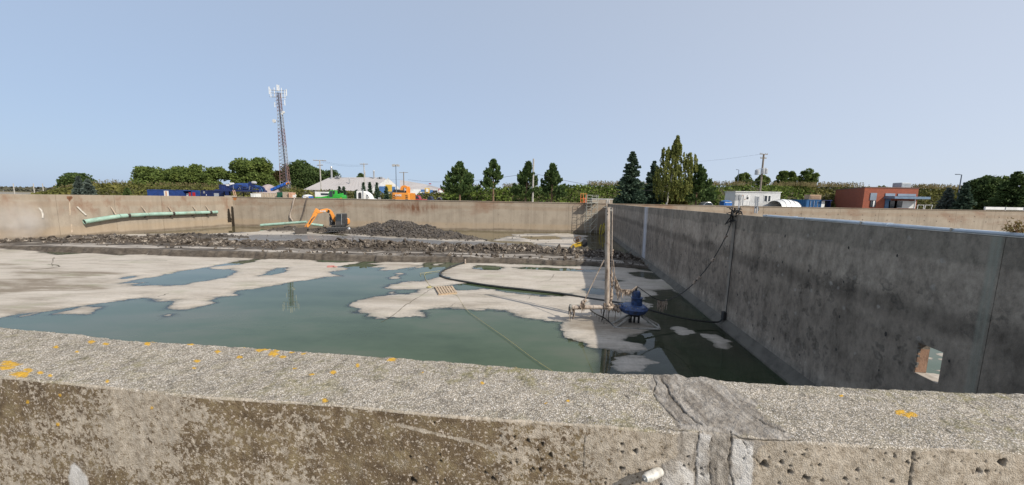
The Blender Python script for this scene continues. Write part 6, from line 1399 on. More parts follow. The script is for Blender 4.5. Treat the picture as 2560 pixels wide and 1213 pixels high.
eprism([(841, 553), (840.5, 545), (842.8, 536.5), (853, 536), (853, 553)], -1.14, -1.09, 'cab_window', M_GLASS, cab, 0)
eprism([(855.5, 556), (855.5, 536.2), (864.5, 535.8), (864.5, 556)], -1.14, -1.09, 'cab_window', M_BLACK, cab, 0)
eprism([(853.2, 562), (853.2, 534.5), (854.4, 534.5), (854.4, 562)], -1.17, -1.1, 'door_pillar', M_GREY, cab, 0)
eprism([(823, 564), (823, 543), (826, 541), (838, 541), (838, 564)], .2, 1.1, 'hydraulic_guard', M_BLACK)
for px in (823.5, 828, 833): mb = MB(); mb.tube([XE(px, 541, .1), XE(px+1, 562, .1)], .04, 5); mb.build('guard_bar', M_GREY, t)
eprism([(836, 556), (840, 552), (838, 541), (832, 530), (826, 524), (818, 521.3), (808, 522.5), (794, 526.5), (790, 530.5), (793, 533.5), (800, 534), (812, 530), (819, 529.5), (824, 533), (828, 541), (832, 552)], -.18, .18, 'boom', M_ORG, bev=.05)
text_mesh('CASE', .30, M_WHITE, t, (lambda p, d: [[d[0], 0, d[1], p[0]], [d[1], 0, -d[0], p[1]], [0, 1, 0, p[2]], [0, 0, 0, 1]])(XE(807, 528.2, -.215), ((XE(820, 529)-XE(800, 529))[:2]/np.linalg.norm((XE(820, 529)-XE(800, 529))[:2]))), depth=.006, bold=.008)
mb = MB(); mb.lathe(XE(820, 528.5, -.22), [(.05, 0), (.22, .02), (.22, .05)], 16, 'y'); mb.build('boom_boss', M_BLACK, t)
mb = MB(); mb.tube([XE(798, 524, .0), XE(820, 523, .0)], .09, 8); mb.build('arm_cylinder', M_BLACK, t)
mb = MB(); mb.tube([XE(834, 560, -.28), XE(824, 535, -.28)], .09, 8); mb.build('boom_cylinder', M_BLACK, t)
eprism([(789, 520.5), (796, 523), (797, 531), (788, 546), (777, 561), (770, 569), (766, 568), (768, 560), (777, 545), (783, 532)], -.15, .15, 'stick', M_ORG, bev=.04)
mb = MB(); mb.tube([XE(791, 538, -.05), XE(780, 548, -.2), XE(773, 560, -.2)], .07, 8); mb.build('bucket_cylinder', M_BLACK, t)
mb = MB(); mb.tube([XE(772, 556, .2), XE(766, 562, .2), XE(762, 568, .2)], .05, 6); mb.build('bucket_link', M_ORG, t)
bk = [(768, 567), (766, 586), (762, 589), (748, 588), (738, 583), (735, 576), (737, 572), (742, 579), (750, 583), (760, 583)]
mb = MB(); m_bkt = mat('muddy_steel', (.065, .055, .047), .6, scale=4); mb.prism([(768, 567), (767, 586), (762, 589.5), (746, 588), (737, 582), (736, 575), (748, 570)], lambda p: XE(p[0], p[1], -.9), lambda p: XE(p[0], p[1], -.86)); mb.prism([(768, 567), (767, 586), (762, 589.5), (746, 588), (737, 582), (736, 575), (748, 570)], lambda p: XE(p[0], p[1], .55), lambda p: XE(p[0], p[1], .6))
mb.build('bucket_side', m_bkt, t)
mb = MB(); q = [(768, 567), (767, 586), (762, 589.5), (746, 588), (737, 582), (736, 575)]
for a, b2 in zip(q[:-1], q[1:]): mb.add([XE(*a, -.9), XE(*b2, -.9), XE(*b2, .6), XE(*a, .6)], [(0, 1, 2, 3), (3, 2, 1, 0)])
mb.build('bucket_shell', m_bkt, t)
for o_ in (-.8, -.4, 0, .4): mb = MB(); mb.bar(XE(736, 575, o_), XE(733, 571, o_), .08, .05); mb.build('bucket_tooth', M_GREY, t)
mb = MB(); ico(mb, XE(752, 574, -.1), .5, 4, (1.2, 1, .5)); mb.build('bucket_load', m_heap, t)

# ---- long green pipe on the left wall
m_gp, nt, b = newmat('green_pipe'); co = gpos(nt)
c_ = ramp(nt, noise(nt, co, 1.2, 5, .65), [(.3, (.20, .29, .24)), (.5, (.30, .46, .38)), (.72, (.42, .55, .47))]); nt.links.new(mixc(nt, ramp(nt, noise(nt, mapping(nt, co, (.6, .6, 3)), 1, 4), [(.55, 0), (.7, .7)]), c_, (.42, .38, .28)), b.inputs['Base Color']); b.inputs['Roughness'].default_value = .6
LN = np.array([.9694, -.2455, 0.0]); L0 = np.array([LW[0][0], LW[0][1], 0])
def onL(px, py, off=.45): return onplane(px, py, L0+LN*off, LN)
t = thing('drain_pipe', 'long pale green pipe hung in a gentle bend along the left wall', 'pipe', onL(213, 555))
segs = [[(212, 554.5), (262, 546), (298, 541)], [(299, 540.5), (318, 539.3)], [(325, 538.6), (366, 536.6), (369, 536.3)], [(370, 536), (430, 534.4)], [(436, 534), (485, 532.5)], [(486, 532.3), (523, 531.2)], [(529, 531), (543, 530.4)]]
for k, sg in enumerate(segs):
    P = [onL(*q) for q in sg]; r_ = .25-.006*k; mb = MB(); n = 14
    V = []; 
    mb.tube(P, [r_]*len(P), n, cap=(k != 0)); mb.build('pipe_section', m_gp, t, smooth=True)
    if k == 0:
        d = P[0]-P[1]; d /= np.linalg.norm(d); mb = MB(); mb.tube([P[0]+d*.005, P[0]-d*.02], [r_*.86, r_*.86], n); mb.build('pipe_mouth', mat('pipe_inside', (.03, .045, .04), .8), t)
        mb = MB(); mb.tube([P[0]+d*.05, P[0]-d*.03], [r_*1.06, r_*1.06], n, cap=False); mb.build('pipe_lip', m_gp, t, smooth=True)
for a, b2 in ((318, 539.3), (430, 534.4), (523, 531.2)):
    mb = MB(); P0, P1 = onL(a-1, b2), onL(a+8, b2-.3); mb.tube([P0, P1], [.21, .21], 12); mb.build('broken_collar', mat('pipe_break', (.05, .04, .035), .9), t)
for a in (292, 366, 430, 485, 521):
    q = onL(a, 537-(a-292)*.028); mb = MB(); mb.bar(q+np.array([0, 0, -.28]), q-LN*.42+np.array([0, 0, -.45]), .10, .10); mb.bar(q+np.array([-.1, -.1, -.27]), q+np.array([.1, .1, -.27]), .35, .08); mb.build('wall_bracket', mat('rusty_bracket', (.09, .055, .04), .9), t)
for i, (a, b2, c, d) in enumerate(((277, 517, 290, 537), (353, 515, 369, 534), (419, 515, 432, 531), (481, 515, 494, 529), (513, 514, 526, 528))):
    mb = MB(); mb.bar(onL(a, b2, .06), onL(c, d, .5), .09, .06); mb.build('hanger_strut', mat('strut_beige', (.48, .38, .29), .8), t)
for pts, lab in (([(97, 520), (103, 526), (107, 536), (107, 545)], 'bent white strut hanging alone on the left wall, farthest left'), ([(193, 517), (203, 527), (215, 538)], 'white slanting strut on the left wall just above the open pipe end')):
    mb = MB(); mb.tube([onL(*q, .12) for q in pts], .07, 6); o = mb.build('loose_strut', mat('strut_white', (.66, .62, .55), .7)); tag(o, lab, 'strut')
# stains on the left and far wall
def sheet(parent, pts, m, name, fn, off): mb = MB(); P = [fn(*q, off) for q in pts]; mb.add(P, [tuple(range(len(P)))]); return mb.build(name, m, parent)
m_rust = mat('rust_stain', (.20, .095, .05), .95, scale=3, var=.5); m_lime = mat('lime_streak', (.50, .40, .30), .95, scale=2)
sheet(lw, [(167, 491), (180, 491), (182, 495), (177, 500), (174, 505), (171, 500), (167, 496)], m_rust, 'rust_stain', onL, .012)
sheet(lw, [(173, 504), (175, 504), (177, 530), (176, 538), (174, 538), (173, 520)], m_lime, 'lime_streak', onL, .010); sheet(lw, [(177, 560), (181, 562), (182, 580), (178, 582)], m_lime, 'lime_streak', onL, .010)
onF = lambda x, y, off=.01: onplane(x, y, (0, YF-off, 0), np.array([0, 1., 0]))
sheet(fw, [(583, 493), (592, 493), (591, 499), (587, 502), (583, 499)], mat('orange_rust', (.42, .16, .05), .9), 'rust_stain', onF, .008)

# ---- broken green pipe on the floor by the excavator
for (a, b2, lab, rr_) in (((652, 563.5), (767, 555), 'broken pale green pipe lying along the far wall left of the excavator bucket', .21), ((772, 560), (808, 564.5), 'short broken end of green pipe between bucket and tracks of the excavator', .19)):
    P0 = PY(*a, 53.6); P1 = PY(*b2, 53.9); mb = MB(); mid = (P0+P1)/2
    P0[2] = max(P0[2], .22); t = thing('broken_pipe', lab, 'pipe', P0); mb.tube([P0, mid, P1], [rr_, rr_, rr_*.95], 12); mb.build('pipe_body', m_gp, t, smooth=True)
    e = P1 if rr_ < .2 else P0; d = (P1-P0)/np.linalg.norm(P1-P0)*(1 if rr_ < .2 else -1); mb = MB(); mb.tube([e, e+d*.02], [rr_*.8, rr_*.8], 12); mb.build('pipe_mouth', mat('pipe_inside', (.03, .045, .04), .8) if rr_ < .2 else m_gp, t)
# ---- hoses over the far wall
o_ = MB(); P = [onF(x, y, o) for x, y, o in ((737, 493, .05), (734, 503, .2), (730, 522, .2), (725, 536, .22), (726, 544, .25), (732, 553, .3))]; o_.tube(P, [.09, .12, .08, .10, .13, .09], 8)
o_ = o_.build('hanging_hose', mat('muddy_hose_pale', (.38, .32, .27), .9, scale=3), smooth=True); tag(o_, 'pale kinked hose hanging down the far wall left of the excavator', 'hose')
mb = MB(); P = [onF(x, y, o) for x, y, o in ((768, 493, .05), (765, 505, .25), (760, 528, .3), (752, 551, .4))]; mb.tube(P, .085, 8)
o_ = mb.build('hanging_hose', mat('muddy_hose', (.12, .095, .08), .8, scale=3), smooth=True); tag(o_, 'dark straight hose hanging down the far wall below the blue toilet', 'hose')
mb = MB(); q = onF(736, 491, -.1); mb.box(q, (.35, .3, .35)); mb.tube([q, q+np.array([.25, 0, .2])], .12, 6); o_ = mb.build('hose_clamp', M_WHITE); tag(o_, 'small white fitting where the pale hose crosses the far wall top', 'fitting')

# ---- scaffold stair at the corner
Ys = 54.0; t = thing('scaffold_tower', 'pale metal scaffold stair tower in the far right corner of the basin', 'scaffold', (place(1482, Ys), Ys, 0))
m_sc = mat('scaffold_tube', (.50, .50, .44), .5, .3, scale=2)
xs_ = [place(p, Ys) for p in (1468.5, 1481, 1496)]; ztop = zat(1480, 488, Ys)
for x in xs_:
    for y in (Ys, Ys+1.1): mb = MB(); mb.tube([(x, y, .0), (x, y, ztop if y == Ys or x != xs_[1] else 4.8)], .032, 6); mb.build('standard', m_sc, t)
for z in np.arange(.35, ztop, .42):
    for y in (Ys,):
        mb = MB(); mb.tube([(xs_[0], y, z), (xs_[1], y, z)], .022, 5); mb.build('rung', m_sc, t)
for z in np.arange(.55, ztop, .84): mb = MB(); mb.tube([(xs_[1], Ys, z), (xs_[2], Ys, z+.0)], .024, 5); mb.build('ledger', m_sc, t)
for z in (1.0, 2.0, 3.0, 4.0, 5.0, ztop):
    mb = MB()
    mb.tube([(xs_[0], Ys+1.1, z), (xs_[2], Ys+1.1, z)], .022, 5); mb.build('ledger', m_sc, t)
    for x in (xs_[0], xs_[2]): mb = MB(); mb.tube([(x, Ys, z), (x, Ys+1.1, z)], .022, 5); mb.build('transom', m_sc, t)
for z0 in (.1, 1.2, 2.3, 3.4):
    mb = MB(); mb.bar((xs_[1], Ys+.5, z0), (xs_[2], Ys+.5, z0+1.05), .35, .04); mb.build('stair_flight', m_sc, t)
mb = MB(); mb.box(((xs_[0]+xs_[2])/2, Ys+.8, ZT+.12), (xs_[2]-xs_[0], 1.6, .05)); mb.build('platform', m_sc, t)
Yg = 55.9; t = thing('safety_gate', 'orange safety gate with an orange drum on the far wall beside the scaffold', 'gate', (place(1460, Yg), Yg, ZT)); m_or = mat('safety_orange', (.75, .22, .07), .5, scale=3, var=.15)
a_, b_, z1 = place(1452.5, Yg), place(1467, Yg), zat(1460, 484.5, Yg)
for x in (a_, (a_+b_)/2-.05, b_): mb = MB(); mb.bar((x, Yg, ZT+.05), (x, Yg, z1), .06); mb.build('post', m_or, t)
for z in (ZT+.2, (ZT+z1)/2, z1): mb = MB(); mb.bar((a_, Yg, z), (b_, Yg, z), .05); mb.build('rail', m_or, t)
mb = MB(); mb.lathe(((b_+a_)/2+.22, Yg+.35, ZT+.1), [(.20, 0), (.22, .1), (.20, .5), (.22, .55), (.18, .8)], 12); mb.build('drum', m_or, t, smooth=True)
Yc = 56.6; a_, b_, z1 = place(1482, Yc), place(1533, Yc), zat(1508, 498.5, Yc)
t = thing('concrete_chamber', 'small square concrete chamber with white coping behind the basin corner', 'chamber', ((a_+b_)/2, Yc, ZG)); mb = MB(); mb.box(((a_+b_)/2, Yc+1.3, (ZG+z1)/2), (b_-a_, 2.6, z1-ZG)); mb.build('wall', m_far, t)
mb = MB(); mb.box(((a_+b_)/2, Yc+1.3, z1+.04), (b_-a_+.12, 2.75, .09)); mb.build('coping', M_OFFW, t)
mb = MB()
for px in (1518.5, 1524): mb = MB(); mb.bar((place(px, Yc-.08), Yc-.08, ZG+.6), (place(px, Yc-.08), Yc-.08, z1-.05), .05); mb.build('ladder_rail', M_WHITE, t)
for z in np.arange(ZT+.1, z1-.1, .2): mb = MB(); mb.bar((place(1518.5, Yc-.08), Yc-.1, z), (place(1524, Yc-.08), Yc-.1, z), .03); mb.build('ladder_rung', M_WHITE, t)
m_yh = mat('yellow_hose', (.50, .42, .04), .5, scale=3)
for k, (a, lab) in enumerate((((1499, 588, 1503, 562, 52), 'left one of the yellow hoses standing at the corner by the scaffold'), ((1504, 590, 1510, 558, 51.6), 'middle one of the yellow hoses bent against the shaded wall'), ((1508, 584, 1512, 565, 52.4), 'right one of the yellow hoses nearest the mast'))):
    P0, P1 = PY(a[0], a[1]-1, a[4]), PY(a[2], a[3], a[4]); P0[2] = max(.08, P0[2]); mb = MB(); mb.tube([P0, (P0+P1)/2+np.array([.12*(k-1), -.1, .1]), P1, P1+np.array([.2, .1, -.25])], .075, 7); o_ = mb.build('yellow_hose', m_yh, smooth=True); tag(o_, lab, 'hose', 'yellow hoses by the scaffold')

# ---- small yellow machine in the slurry
Yy = float(G(1440, 624)[1]); t = thing('trench_machine', 'small muddy yellow machine tilted in the water near the far corner', 'machine', (place(1442, Yy), Yy, 0))
f = lambda p, o: PY(p[0], p[1], Yy+o)
def yp(pts, a, b2, name, m, bev=.03): mb = MB(); mb.prism(pts, lambda p: f(p, a), lambda p: f(p, b2)); return mb.build(name, m, t, bevel=bev)
yp([(1422, 622.5), (1431, 611), (1447, 606), (1458, 603.5), (1461, 606), (1457, 615), (1440, 619), (1427, 623.5)], -.35, .35, 'body', M_YEL, .05)
yp([(1456, 617), (1455, 603), (1461, 597.5), (1468, 599), (1468, 615), (1462, 618)], -.45, .45, 'drive_unit', M_BLACK, .05)
yp([(1413, 622), (1420, 619), (1424, 619), (1424, 624)], -.4, .4, 'blade', M_GREY, .02)
yp([(1437, 607), (1440, 598), (1447, 596), (1449, 605)], -.25, .25, 'engine', mat('rusty_engine', (.16, .10, .06), .9, scale=8), .05)
for c, r_ in (((1441, 600), .28), ((1447, 596), .22)): mb = MB(); P = [f(c, -.3)+np.array([r_*cos(a), 0, r_*sin(a)]) for a in np.linspace(0, 2*pi, 13)]; mb.tube(P, .035, 5); mb.build('hoop', mat('rusty_engine', (.16, .10, .06), .9), t)
for k in range(3): mb = MB(); q = f((1444+4*k, 609.5-k), -.36); mb.box(q, (.13, .03, .1)); mb.build('decal', M_BLACK, t)

# ================================================================== THE PUMP
Yp = 14.0; m_pb, nt, b = newmat('pump_blue'); co = gpos(nt)
c_ = ramp(nt, noise(nt, co, 7, 5, .75), [(.33, (.045, .045, .05)), (.46, (.03, .055, .13)), (.6, (.05, .10, .26)), (.76, (.15, .20, .32))]); nt.links.new(c_, b.inputs['Base Color']); b.inputs['Roughness'].default_value = .45; bump(nt, b, noise(nt, co, 40, 3), .3, .01)
m_pm, nt, b = newmat('weathered_plastic_pipe'); co = gpos(nt)
c_ = ramp(nt, noise(nt, mapping(nt, co, (1, 1, .4)), 5, 6, .75), [(.34, (.14, .10, .075)), (.47, (.37, .30, .245)), (.7, (.52, .46, .40))]); nt.links.new(c_, b.inputs['Base Color']); b.inputs['Roughness'].default_value = .75; bump(nt, b, noise(nt, co, 30, 3), .3, .01)
m_fr = mat('frame_steel', (.34, .325, .29), .7, .1, scale=8, var=.6)
m_rag, nt, b = newmat('mud_caked_rag'); co = gpos(nt)
c_ = ramp(nt, noise(nt, mapping(nt, co, (1, 1, .35)), 13, 5, .8), [(.34, (.12, .085, .06)), (.5, (.38, .30, .235)), (.68, (.56, .49, .42))]); nt.links.new(c_, b.inputs['Base Color']); b.inputs['Roughness'].default_value = .95; bump(nt, b, noise(nt, co, 50, 3), .6, .01)
m_blk = mat('black_cable', (.022, .021, .02), .6, scale=6, c2=(.09, .075, .06), cover=.42)
m_hose = mat('black_hose', (.03, .032, .03), .5, scale=3)
pc = PY(1584, 770, Yp); k = Yp/FPX
t = thing('submersible_pump', 'blue centrifugal pump on a steel frame with a tall pale mast beside it', 'pump', (pc[0], Yp, 0))
zc = pc[2]
mb = MB(); R0 = 34*k; mb.lathe((pc[0], Yp, zc), [(R0*.35, -.22), (R0*.55, -.21), (R0*.88, -.16), (R0*.99, -.06), (R0, .02), (R0*.96, .08), (R0*.84, .12), (R0*.6, .145), (R0*.35, .16)], 28); mb.build('volute', m_pb, t, smooth=True)
mb = MB(); mb.lathe((pc[0], Yp, zc-.01), [(R0*1.01, -.02), (R0*1.05, 0), (R0*1.05, .04), (R0*1.01, .06)], 28); mb.build('flange_ring', m_pb, t, smooth=True)
mx = PY(1592, 750, Yp)[0]; z1, z2, z3 = zat(1592, 760, Yp), zat(1592, 745, Yp), zat(1592, 728, Yp)
mb = MB(); mb.lathe((mx, Yp, 0), [(13.5*k, z1-.1), (14*k, z1), (13.5*k, z2-.02), (14.5*k, z2), (14.5*k, z2+.03), (12*k, z2+.04)], 20); mb.build('motor_base', m_pb, t, smooth=True)
mb = MB(); mb.lathe((mx-.03, Yp, 0), [(10*k, z2), (10*k, z3-.06), (8.8*k, z3), (5*k, z3+.03)], 20); mb.build('motor', m_pb, t, smooth=True)
for a in np.linspace(0, 2*pi, 12, endpoint=False): mb = MB(); mb.bar((mx-.03+10.3*k*cos(a), Yp+10.3*k*sin(a), z2+.05), (mx-.03+10.3*k*cos(a), Yp+10.3*k*sin(a), z3-.08), .015, .015); mb.build('motor_fin', m_pb, t)
mb = MB(); mb.tube([(mx-.05, Yp, z3), (mx-.05, Yp, z3+.1), (mx, Yp, z3+.16)], .03, 7); mb.build('cable_gland', M_BLACK, t)
for a in np.linspace(0.2, 2*pi+.2, 14, endpoint=False): mb = MB(); mb.lathe((pc[0]+R0*.93*cos(a), Yp+R0*.93*sin(a), zc+.13), [(.018, 0), (.018, .03)], 6); mb.build('bolt', M_GREY, t)
# horizontal outlet pipe
pl, pr_ = PY(1430, 768.5, Yp-.1), PY(1546, 768, Yp)
mb = MB(); mb.tube([pl, PY(1490, 768, Yp-.05), pr_], .088, 14); mb.build('outlet_pipe', m_pm, t, smooth=True)
for px in (1444, 1484, 1512): c = PY(px, 768.2, Yp-.06); mb = MB(); mb.lathe(c, [(.089, -.03), (.102, -.025), (.102, .025), (.089, .03)], 14, 'x'); mb.build('pipe_band', m_pm, t, smooth=True)
mb = MB(); mb.lathe(PY(1549, 768, Yp), [(.08, -.06), (.16, -.05), (.16, .05), (.10, .06), (.14, .12)], 18, 'x'); mb.build('outlet_flange', m_pb, t, smooth=True)
mb = MB(); mb.lathe(PY(1540, 768, Yp), [(.10, -.1), (.13, -.08), (.13, .03), (.10, .05)], 16, 'x'); mb.build('coupling', M_BLACK, t, smooth=True)
# end clamp with hanging straps
ec = PY(1425.5, 768, Yp-.1); mb = MB(); mb.lathe(ec, [(.09, -.03), (.125, -.02), (.125, .04), (.09, .05)], 16, 'x'); mb.build('end_clamp', m_fr, t, smooth=True)
rq = random.Random(4)
for i in range(11):
    x = ec[0]+rq.uniform(-.06, .17); z0 = ec[2]+rq.uniform(-.08, .08); L = rq.uniform(.25, .62); y = Yp-.1+rq.uniform(-.12, .12)
    mb = MB(); mb.tube([(x, y, z0), (x+rq.uniform(-.03, .03), y, z0-L*.5), (x+rq.uniform(-.05, .05), y, max(.02, z0-L))], [.018, .014, .007], 5); mb.build('hanging_strand', m_rag if i % 3 == 0 else m_blk, t)
# mast
mt, mbm = PY(1519, 519, Yp-.02), PY(1517.5, 764, Yp-.02)
mb = MB(); mb.tube([mbm, mbm+(mt-mbm)*.5, mt], [.098, .094, .088], 14); mast = mb.build('mast', m_pm, t, smooth=True)
for s in (.93, .965): q = mbm+(mt-mbm)*s; mb = MB(); mb.lathe(q+np.array([-.02, -.088, 0]), [(.022, 0), (.03, .01)], 8, 'y'); mb.build('mast_hole', M_BLACK, t)
mb = MB(); q = mt-np.array([0, 0, .12]); mb.box(q+np.array([.12, -.02, .02]), (.14, .04, .07)); mb.box(q+np.array([-.02, 0, .13]), (.30, .12, .03)); mb.build('mast_bracket', m_fr, t)
p0, p1, p2 = PY(1531, 519, Yp+.1), PY(1529.5, 672, Yp+.1), PY(1526, 766, Yp)
mb = MB(); mb.tube([p0, p1], .021, 7); mb.build('guide_rod', m_pm, t, smooth=True)
mb = MB(); mb.tube([p0+np.array([-.08, 0, 0]), PY(1527, 640, Yp+.05)], .010, 5); mb.build('guide_wire', m_fr, t)
# ragged growth on the guide rod
def lumpy_tube(path, r0, seed, n=9, m=26):
    rr = random.Random(seed); P = []; path = [np.array(p) for p in path]; R = []
    for i in range(m):
        s = i/(m-1)*(len(path)-1); j = min(int(s), len(path)-2); P.append(path[j]+(path[j+1]-path[j])*(s-j)+np.array([rr.uniform(-1, 1), rr.uniform(-1, 1), 0])*r0*.35); R.append(r0*rr.uniform(.55, 1.3))
    mb = MB(); mb.tube(P, R, n); return mb
lumpy_tube([p1+np.array([0, 0, .08]), (p1+p2)/2+np.array([.03, 0, 0]), p2], .055, 3).build('rag_wrap', m_rag, t, smooth=True)
lumpy_tube([PY(1532, 624, Yp+.1), PY(1531, 640, Yp+.1)], .03, 5, m=9).build('rag_wrap', m_rag, t, smooth=True)
# frame: floor bars and struts up to the pump
fA, fB = G(1537, 821, .03), G(1649, 823, .03); fC, fD = G(1529, 809, .03), G(1645, 812, .03)
c1, c2 = PY(1574, 787, Yp), PY(1601, 787, Yp); cc1, cc2 = PY(1576, 792, Yp-.1), PY(1604, 791, Yp-.1)
for a_, b_ in ((fA, fB), (fA, cc1), (fC, c1), (fC, fA), (fB, cc2), (fD, c2), (fD, fB)):
    mb = MB(); mb.tube([a_, b_], .045, 7); mb.build('frame_bar', m_fr, t, smooth=True)
for px, y0, y1 in ((1575, 782, 806), (1587, 784, 802), (1598, 782, 806), (1578, 784, 800)):
    a_ = PY(px, y0, Yp); mb = MB(); mb.tube([a_, (a_[0], Yp+.02, 0.0)], .045, 8); mb.build('pump_leg', M_BLACK, t, smooth=True)
mb = MB(); mb.lathe((pc[0]+.08, Yp, zc-.34), [(.16, 0), (.20, .03), (.20, .10), (.14, .12)], 16); mb.build('suction_ring', M_BLACK, t, smooth=True)
# rags
def rag(a, b2, seed, drop, parent=t, n=26, sag=.1, name='rag'):
    """ragged cloth hung between two points, strips of uneven length"""
    rr = random.Random(seed); a, b2 = np.array(a), np.array(b2); V = []; rows_ = 7
    L = [drop*(.35+.65*abs(sin(i*.7+seed))*rr.uniform(.4, 1.1)) for i in range(n)]
    for j in range(rows_):
        for i in range(n):
            s = i/(n-1); top = a+(b2-a)*s-np.array([0, 0, 4*sag*s*(1-s)]); f = j/(rows_-1)
            V.append(top+np.array([rr.uniform(-.012, .012), .05*sin(i*1.7+seed)*f+.02*sin(i*4.1+j), -L[i]*f+(.02 if j == 0 else 0)]))
    Fq = [(j*n+i, j*n+i+1, (j+1)*n+i+1, (j+1)*n+i) for j in range(rows_-1) for i in range(n-1) if not (j > 2 and rr.random() < .30)]
    V2 = [v+np.array([0, .012, 0]) for v in V]; N = len(V)
    mb = MB(); mb.add(V+V2, Fq+[tuple(q+N for q in f[::-1]) for f in Fq]); o = mb.build(name, m_rag, parent, smooth=True); return o
q0, q1, q2, q3_, q4 = PY(1533, 650, Yp+.05), PY(1537, 690, Yp+.0), PY(1552, 724, Yp-.05), PY(1578, 726, Yp-.02), PY(1592, 716, Yp)
mb = MB(); mb.tube([q0, q1, q2, q3_, q4], .014, 6); mb.build('rag_rope', m_rag, t)
rag(q1+np.array([-.02, 0, .05]), q2, 3, .62, sag=.02, n=18); rag(q2, q3_, 5, .38, sag=.0, n=20); rag(q3_, q4, 8, .22, sag=.01, n=14)
rag(q1+np.array([.03, 0, -.1]), q2+np.array([-.1, 0, -.1]), 11, .55, sag=0, n=10)
rag(PY(1530, 757, Yp-.13), PY(1552, 762, Yp-.13), 13, .36, n=18); rag(PY(1450, 757, Yp-.2), PY(1462, 757, Yp-.2), 17, .42, n=12); rag(PY(1509, 757, Yp-.14), PY(1530, 752, Yp-.14), 19, .30, n=16)
for i, (px, py) in enumerate(((1462, 752), (1457, 756), (1524, 770), (1538, 772), (1546, 776), (1520, 764))):
    mb = MB(); ico(mb, PY(px, py, Yp-.12), .075+.02*(i % 3), i+3); mb.build('rag_lump', m_rag, t, smooth=True)
for i in range(14):
    px = 1500+55*rq.random(); q = PY(px, 772, Yp-.12); L = rq.uniform(.15, .55); mb = MB(); mb.tube([q, q+np.array([rq.uniform(-.04, .04), 0, -L])], [.012, .004], 4); mb.build('hanging_strand', m_rag if i % 2 else m_blk, t)
# guy line and dirty cables
def line(pts, r_, name, m, label, cat='cable', n=6, smooth=True, grp=None):
    mb = MB(); mb.tube(pts, r_, n); o = mb.build(name, m, smooth=smooth); tag(o, label, cat, grp); return o
def bez(P, m=40):
    P = [np.array(p, float) for p in P]; out = []
    n = len(P)
    for i in range(n-1):
        a, b2, c, d = P[max(i-1, 0)], P[i], P[i+1], P[min(i+2, n-1)]
        for s in np.linspace(0, 1, max(3, m//(n-1)), endpoint=(i == n-2)):
            out.append(.5*((2*b2)+(-a+c)*s+(2*a-5*b2+4*c-d)*s*s+(-a+3*b2-3*c+d)*s**3))
    return out
line([PY(1510, 650, Yp-.05), PY(1478, 715, Yp-.1), PY(1461, 752, Yp-.15)], .022, 'guy_rope', m_rag, 'pale rope running from the mast down to the horizontal pipe', 'rope')
line(bez([PY(1475, 774, Yp-.15), PY(1490, 785, Yp-.2), G(1515, 798, .10), G(1537, 819, .05)]), .025, 'dirty_cable', m_blk, 'black cable hung with debris from the horizontal pipe to the frame corner')
for i in range(8): q = PY(1480+6*i, 778+5*i, Yp-.2); mb = MB(); mb.tube([q, q-np.array([0, 0, rq.uniform(.08, .3)])], [.014, .004], 4); mb.build('hanging_strand', m_blk, t)
line([PY(1512, 772, Yp+.1), PY(1506, 800, Yp+.2)], .02, 'thin_strut', m_blk, 'thin leaning bar under the mast foot', 'bar')
line([PY(1522, 775, Yp), PY(1521, 812, Yp)], .014, 'thin_strut', m_blk, 'thin upright rod under the mast foot beside the frame', 'rod')
W0 = Wpix(1834, 543); Pw = Wp(W0[0], W0[1], -.02)
def dl(px, py, s): return PY(px, py, lerp(Yp, Pw[1], s))
line(bez([dl(1593, 716, 0), dl(1618, 734, .12), dl(1643, 749, .2), dl(1668, 751, .3), dl(1706, 732, .45), dl(1731, 712, .55), dl(1746, 696, .6), dl(1779, 654, .75), dl(1812, 596, .9), Pw]), .017, 'power_cable', m_blk, 'black cable swinging from the shaded wall top down to the pump motor')
for i, (px, py, s) in enumerate(((1733, 710, .56), (1744, 699, .6), (1779, 654, .75), (1812, 596, .9))):
    q = dl(px, py, s); o_ = lumpy_tube([q, q+(dl(px+5, py-7, s+.02)-q)], .05, i, m=6).build('cable_rag', m_rag, smooth=True); tag(o_, ('pale rag knotted low on the swinging cable', 'second pale rag just above the lowest on the swinging cable', 'small pale knot halfway up the swinging cable', 'topmost pale knot on the swinging cable')[i], 'rag')
o_ = rag(dl(1644, 750, .2), dl(1668, 748, .3), 23, .62, None, n=20); tag(o_, 'shredded pale rag hanging from the cable right of the blue pump', 'rag')
Wj = [Wpix(*q) for q in ((1843, 552), (1836, 620), (1828, 690), (1818, 780))]
line([Wp(s, z, -.04) for s, z in Wj], .014, 'power_cable', m_blk, 'black cable running straight down the wall joint')
s_, z_ = Wpix(1814, 797); wb = Wp(s_, max(z_, .12), -.12)
def dl2(px, py, s): return PY(px, py, lerp(Yp, wb[1], s))
line(bez([dl2(1618, 773, 0), dl2(1660, 785, .2), dl2(1700, 794, .45), dl2(1755, 803, .7), dl2(1794, 805, .88), wb]), .036, 'pump_hose', m_hose, 'black hose from the blue pump to the foot of the wall joint', 'hose', 8)
mb = MB(); mb.box(wb+np.array([.05, 0, .12]), (.14, .18, .34)); o_ = mb.build('junction_box', M_BLACK, bevel=.02); tag(o_, 'small dark box at the foot of the wall joint', 'box')
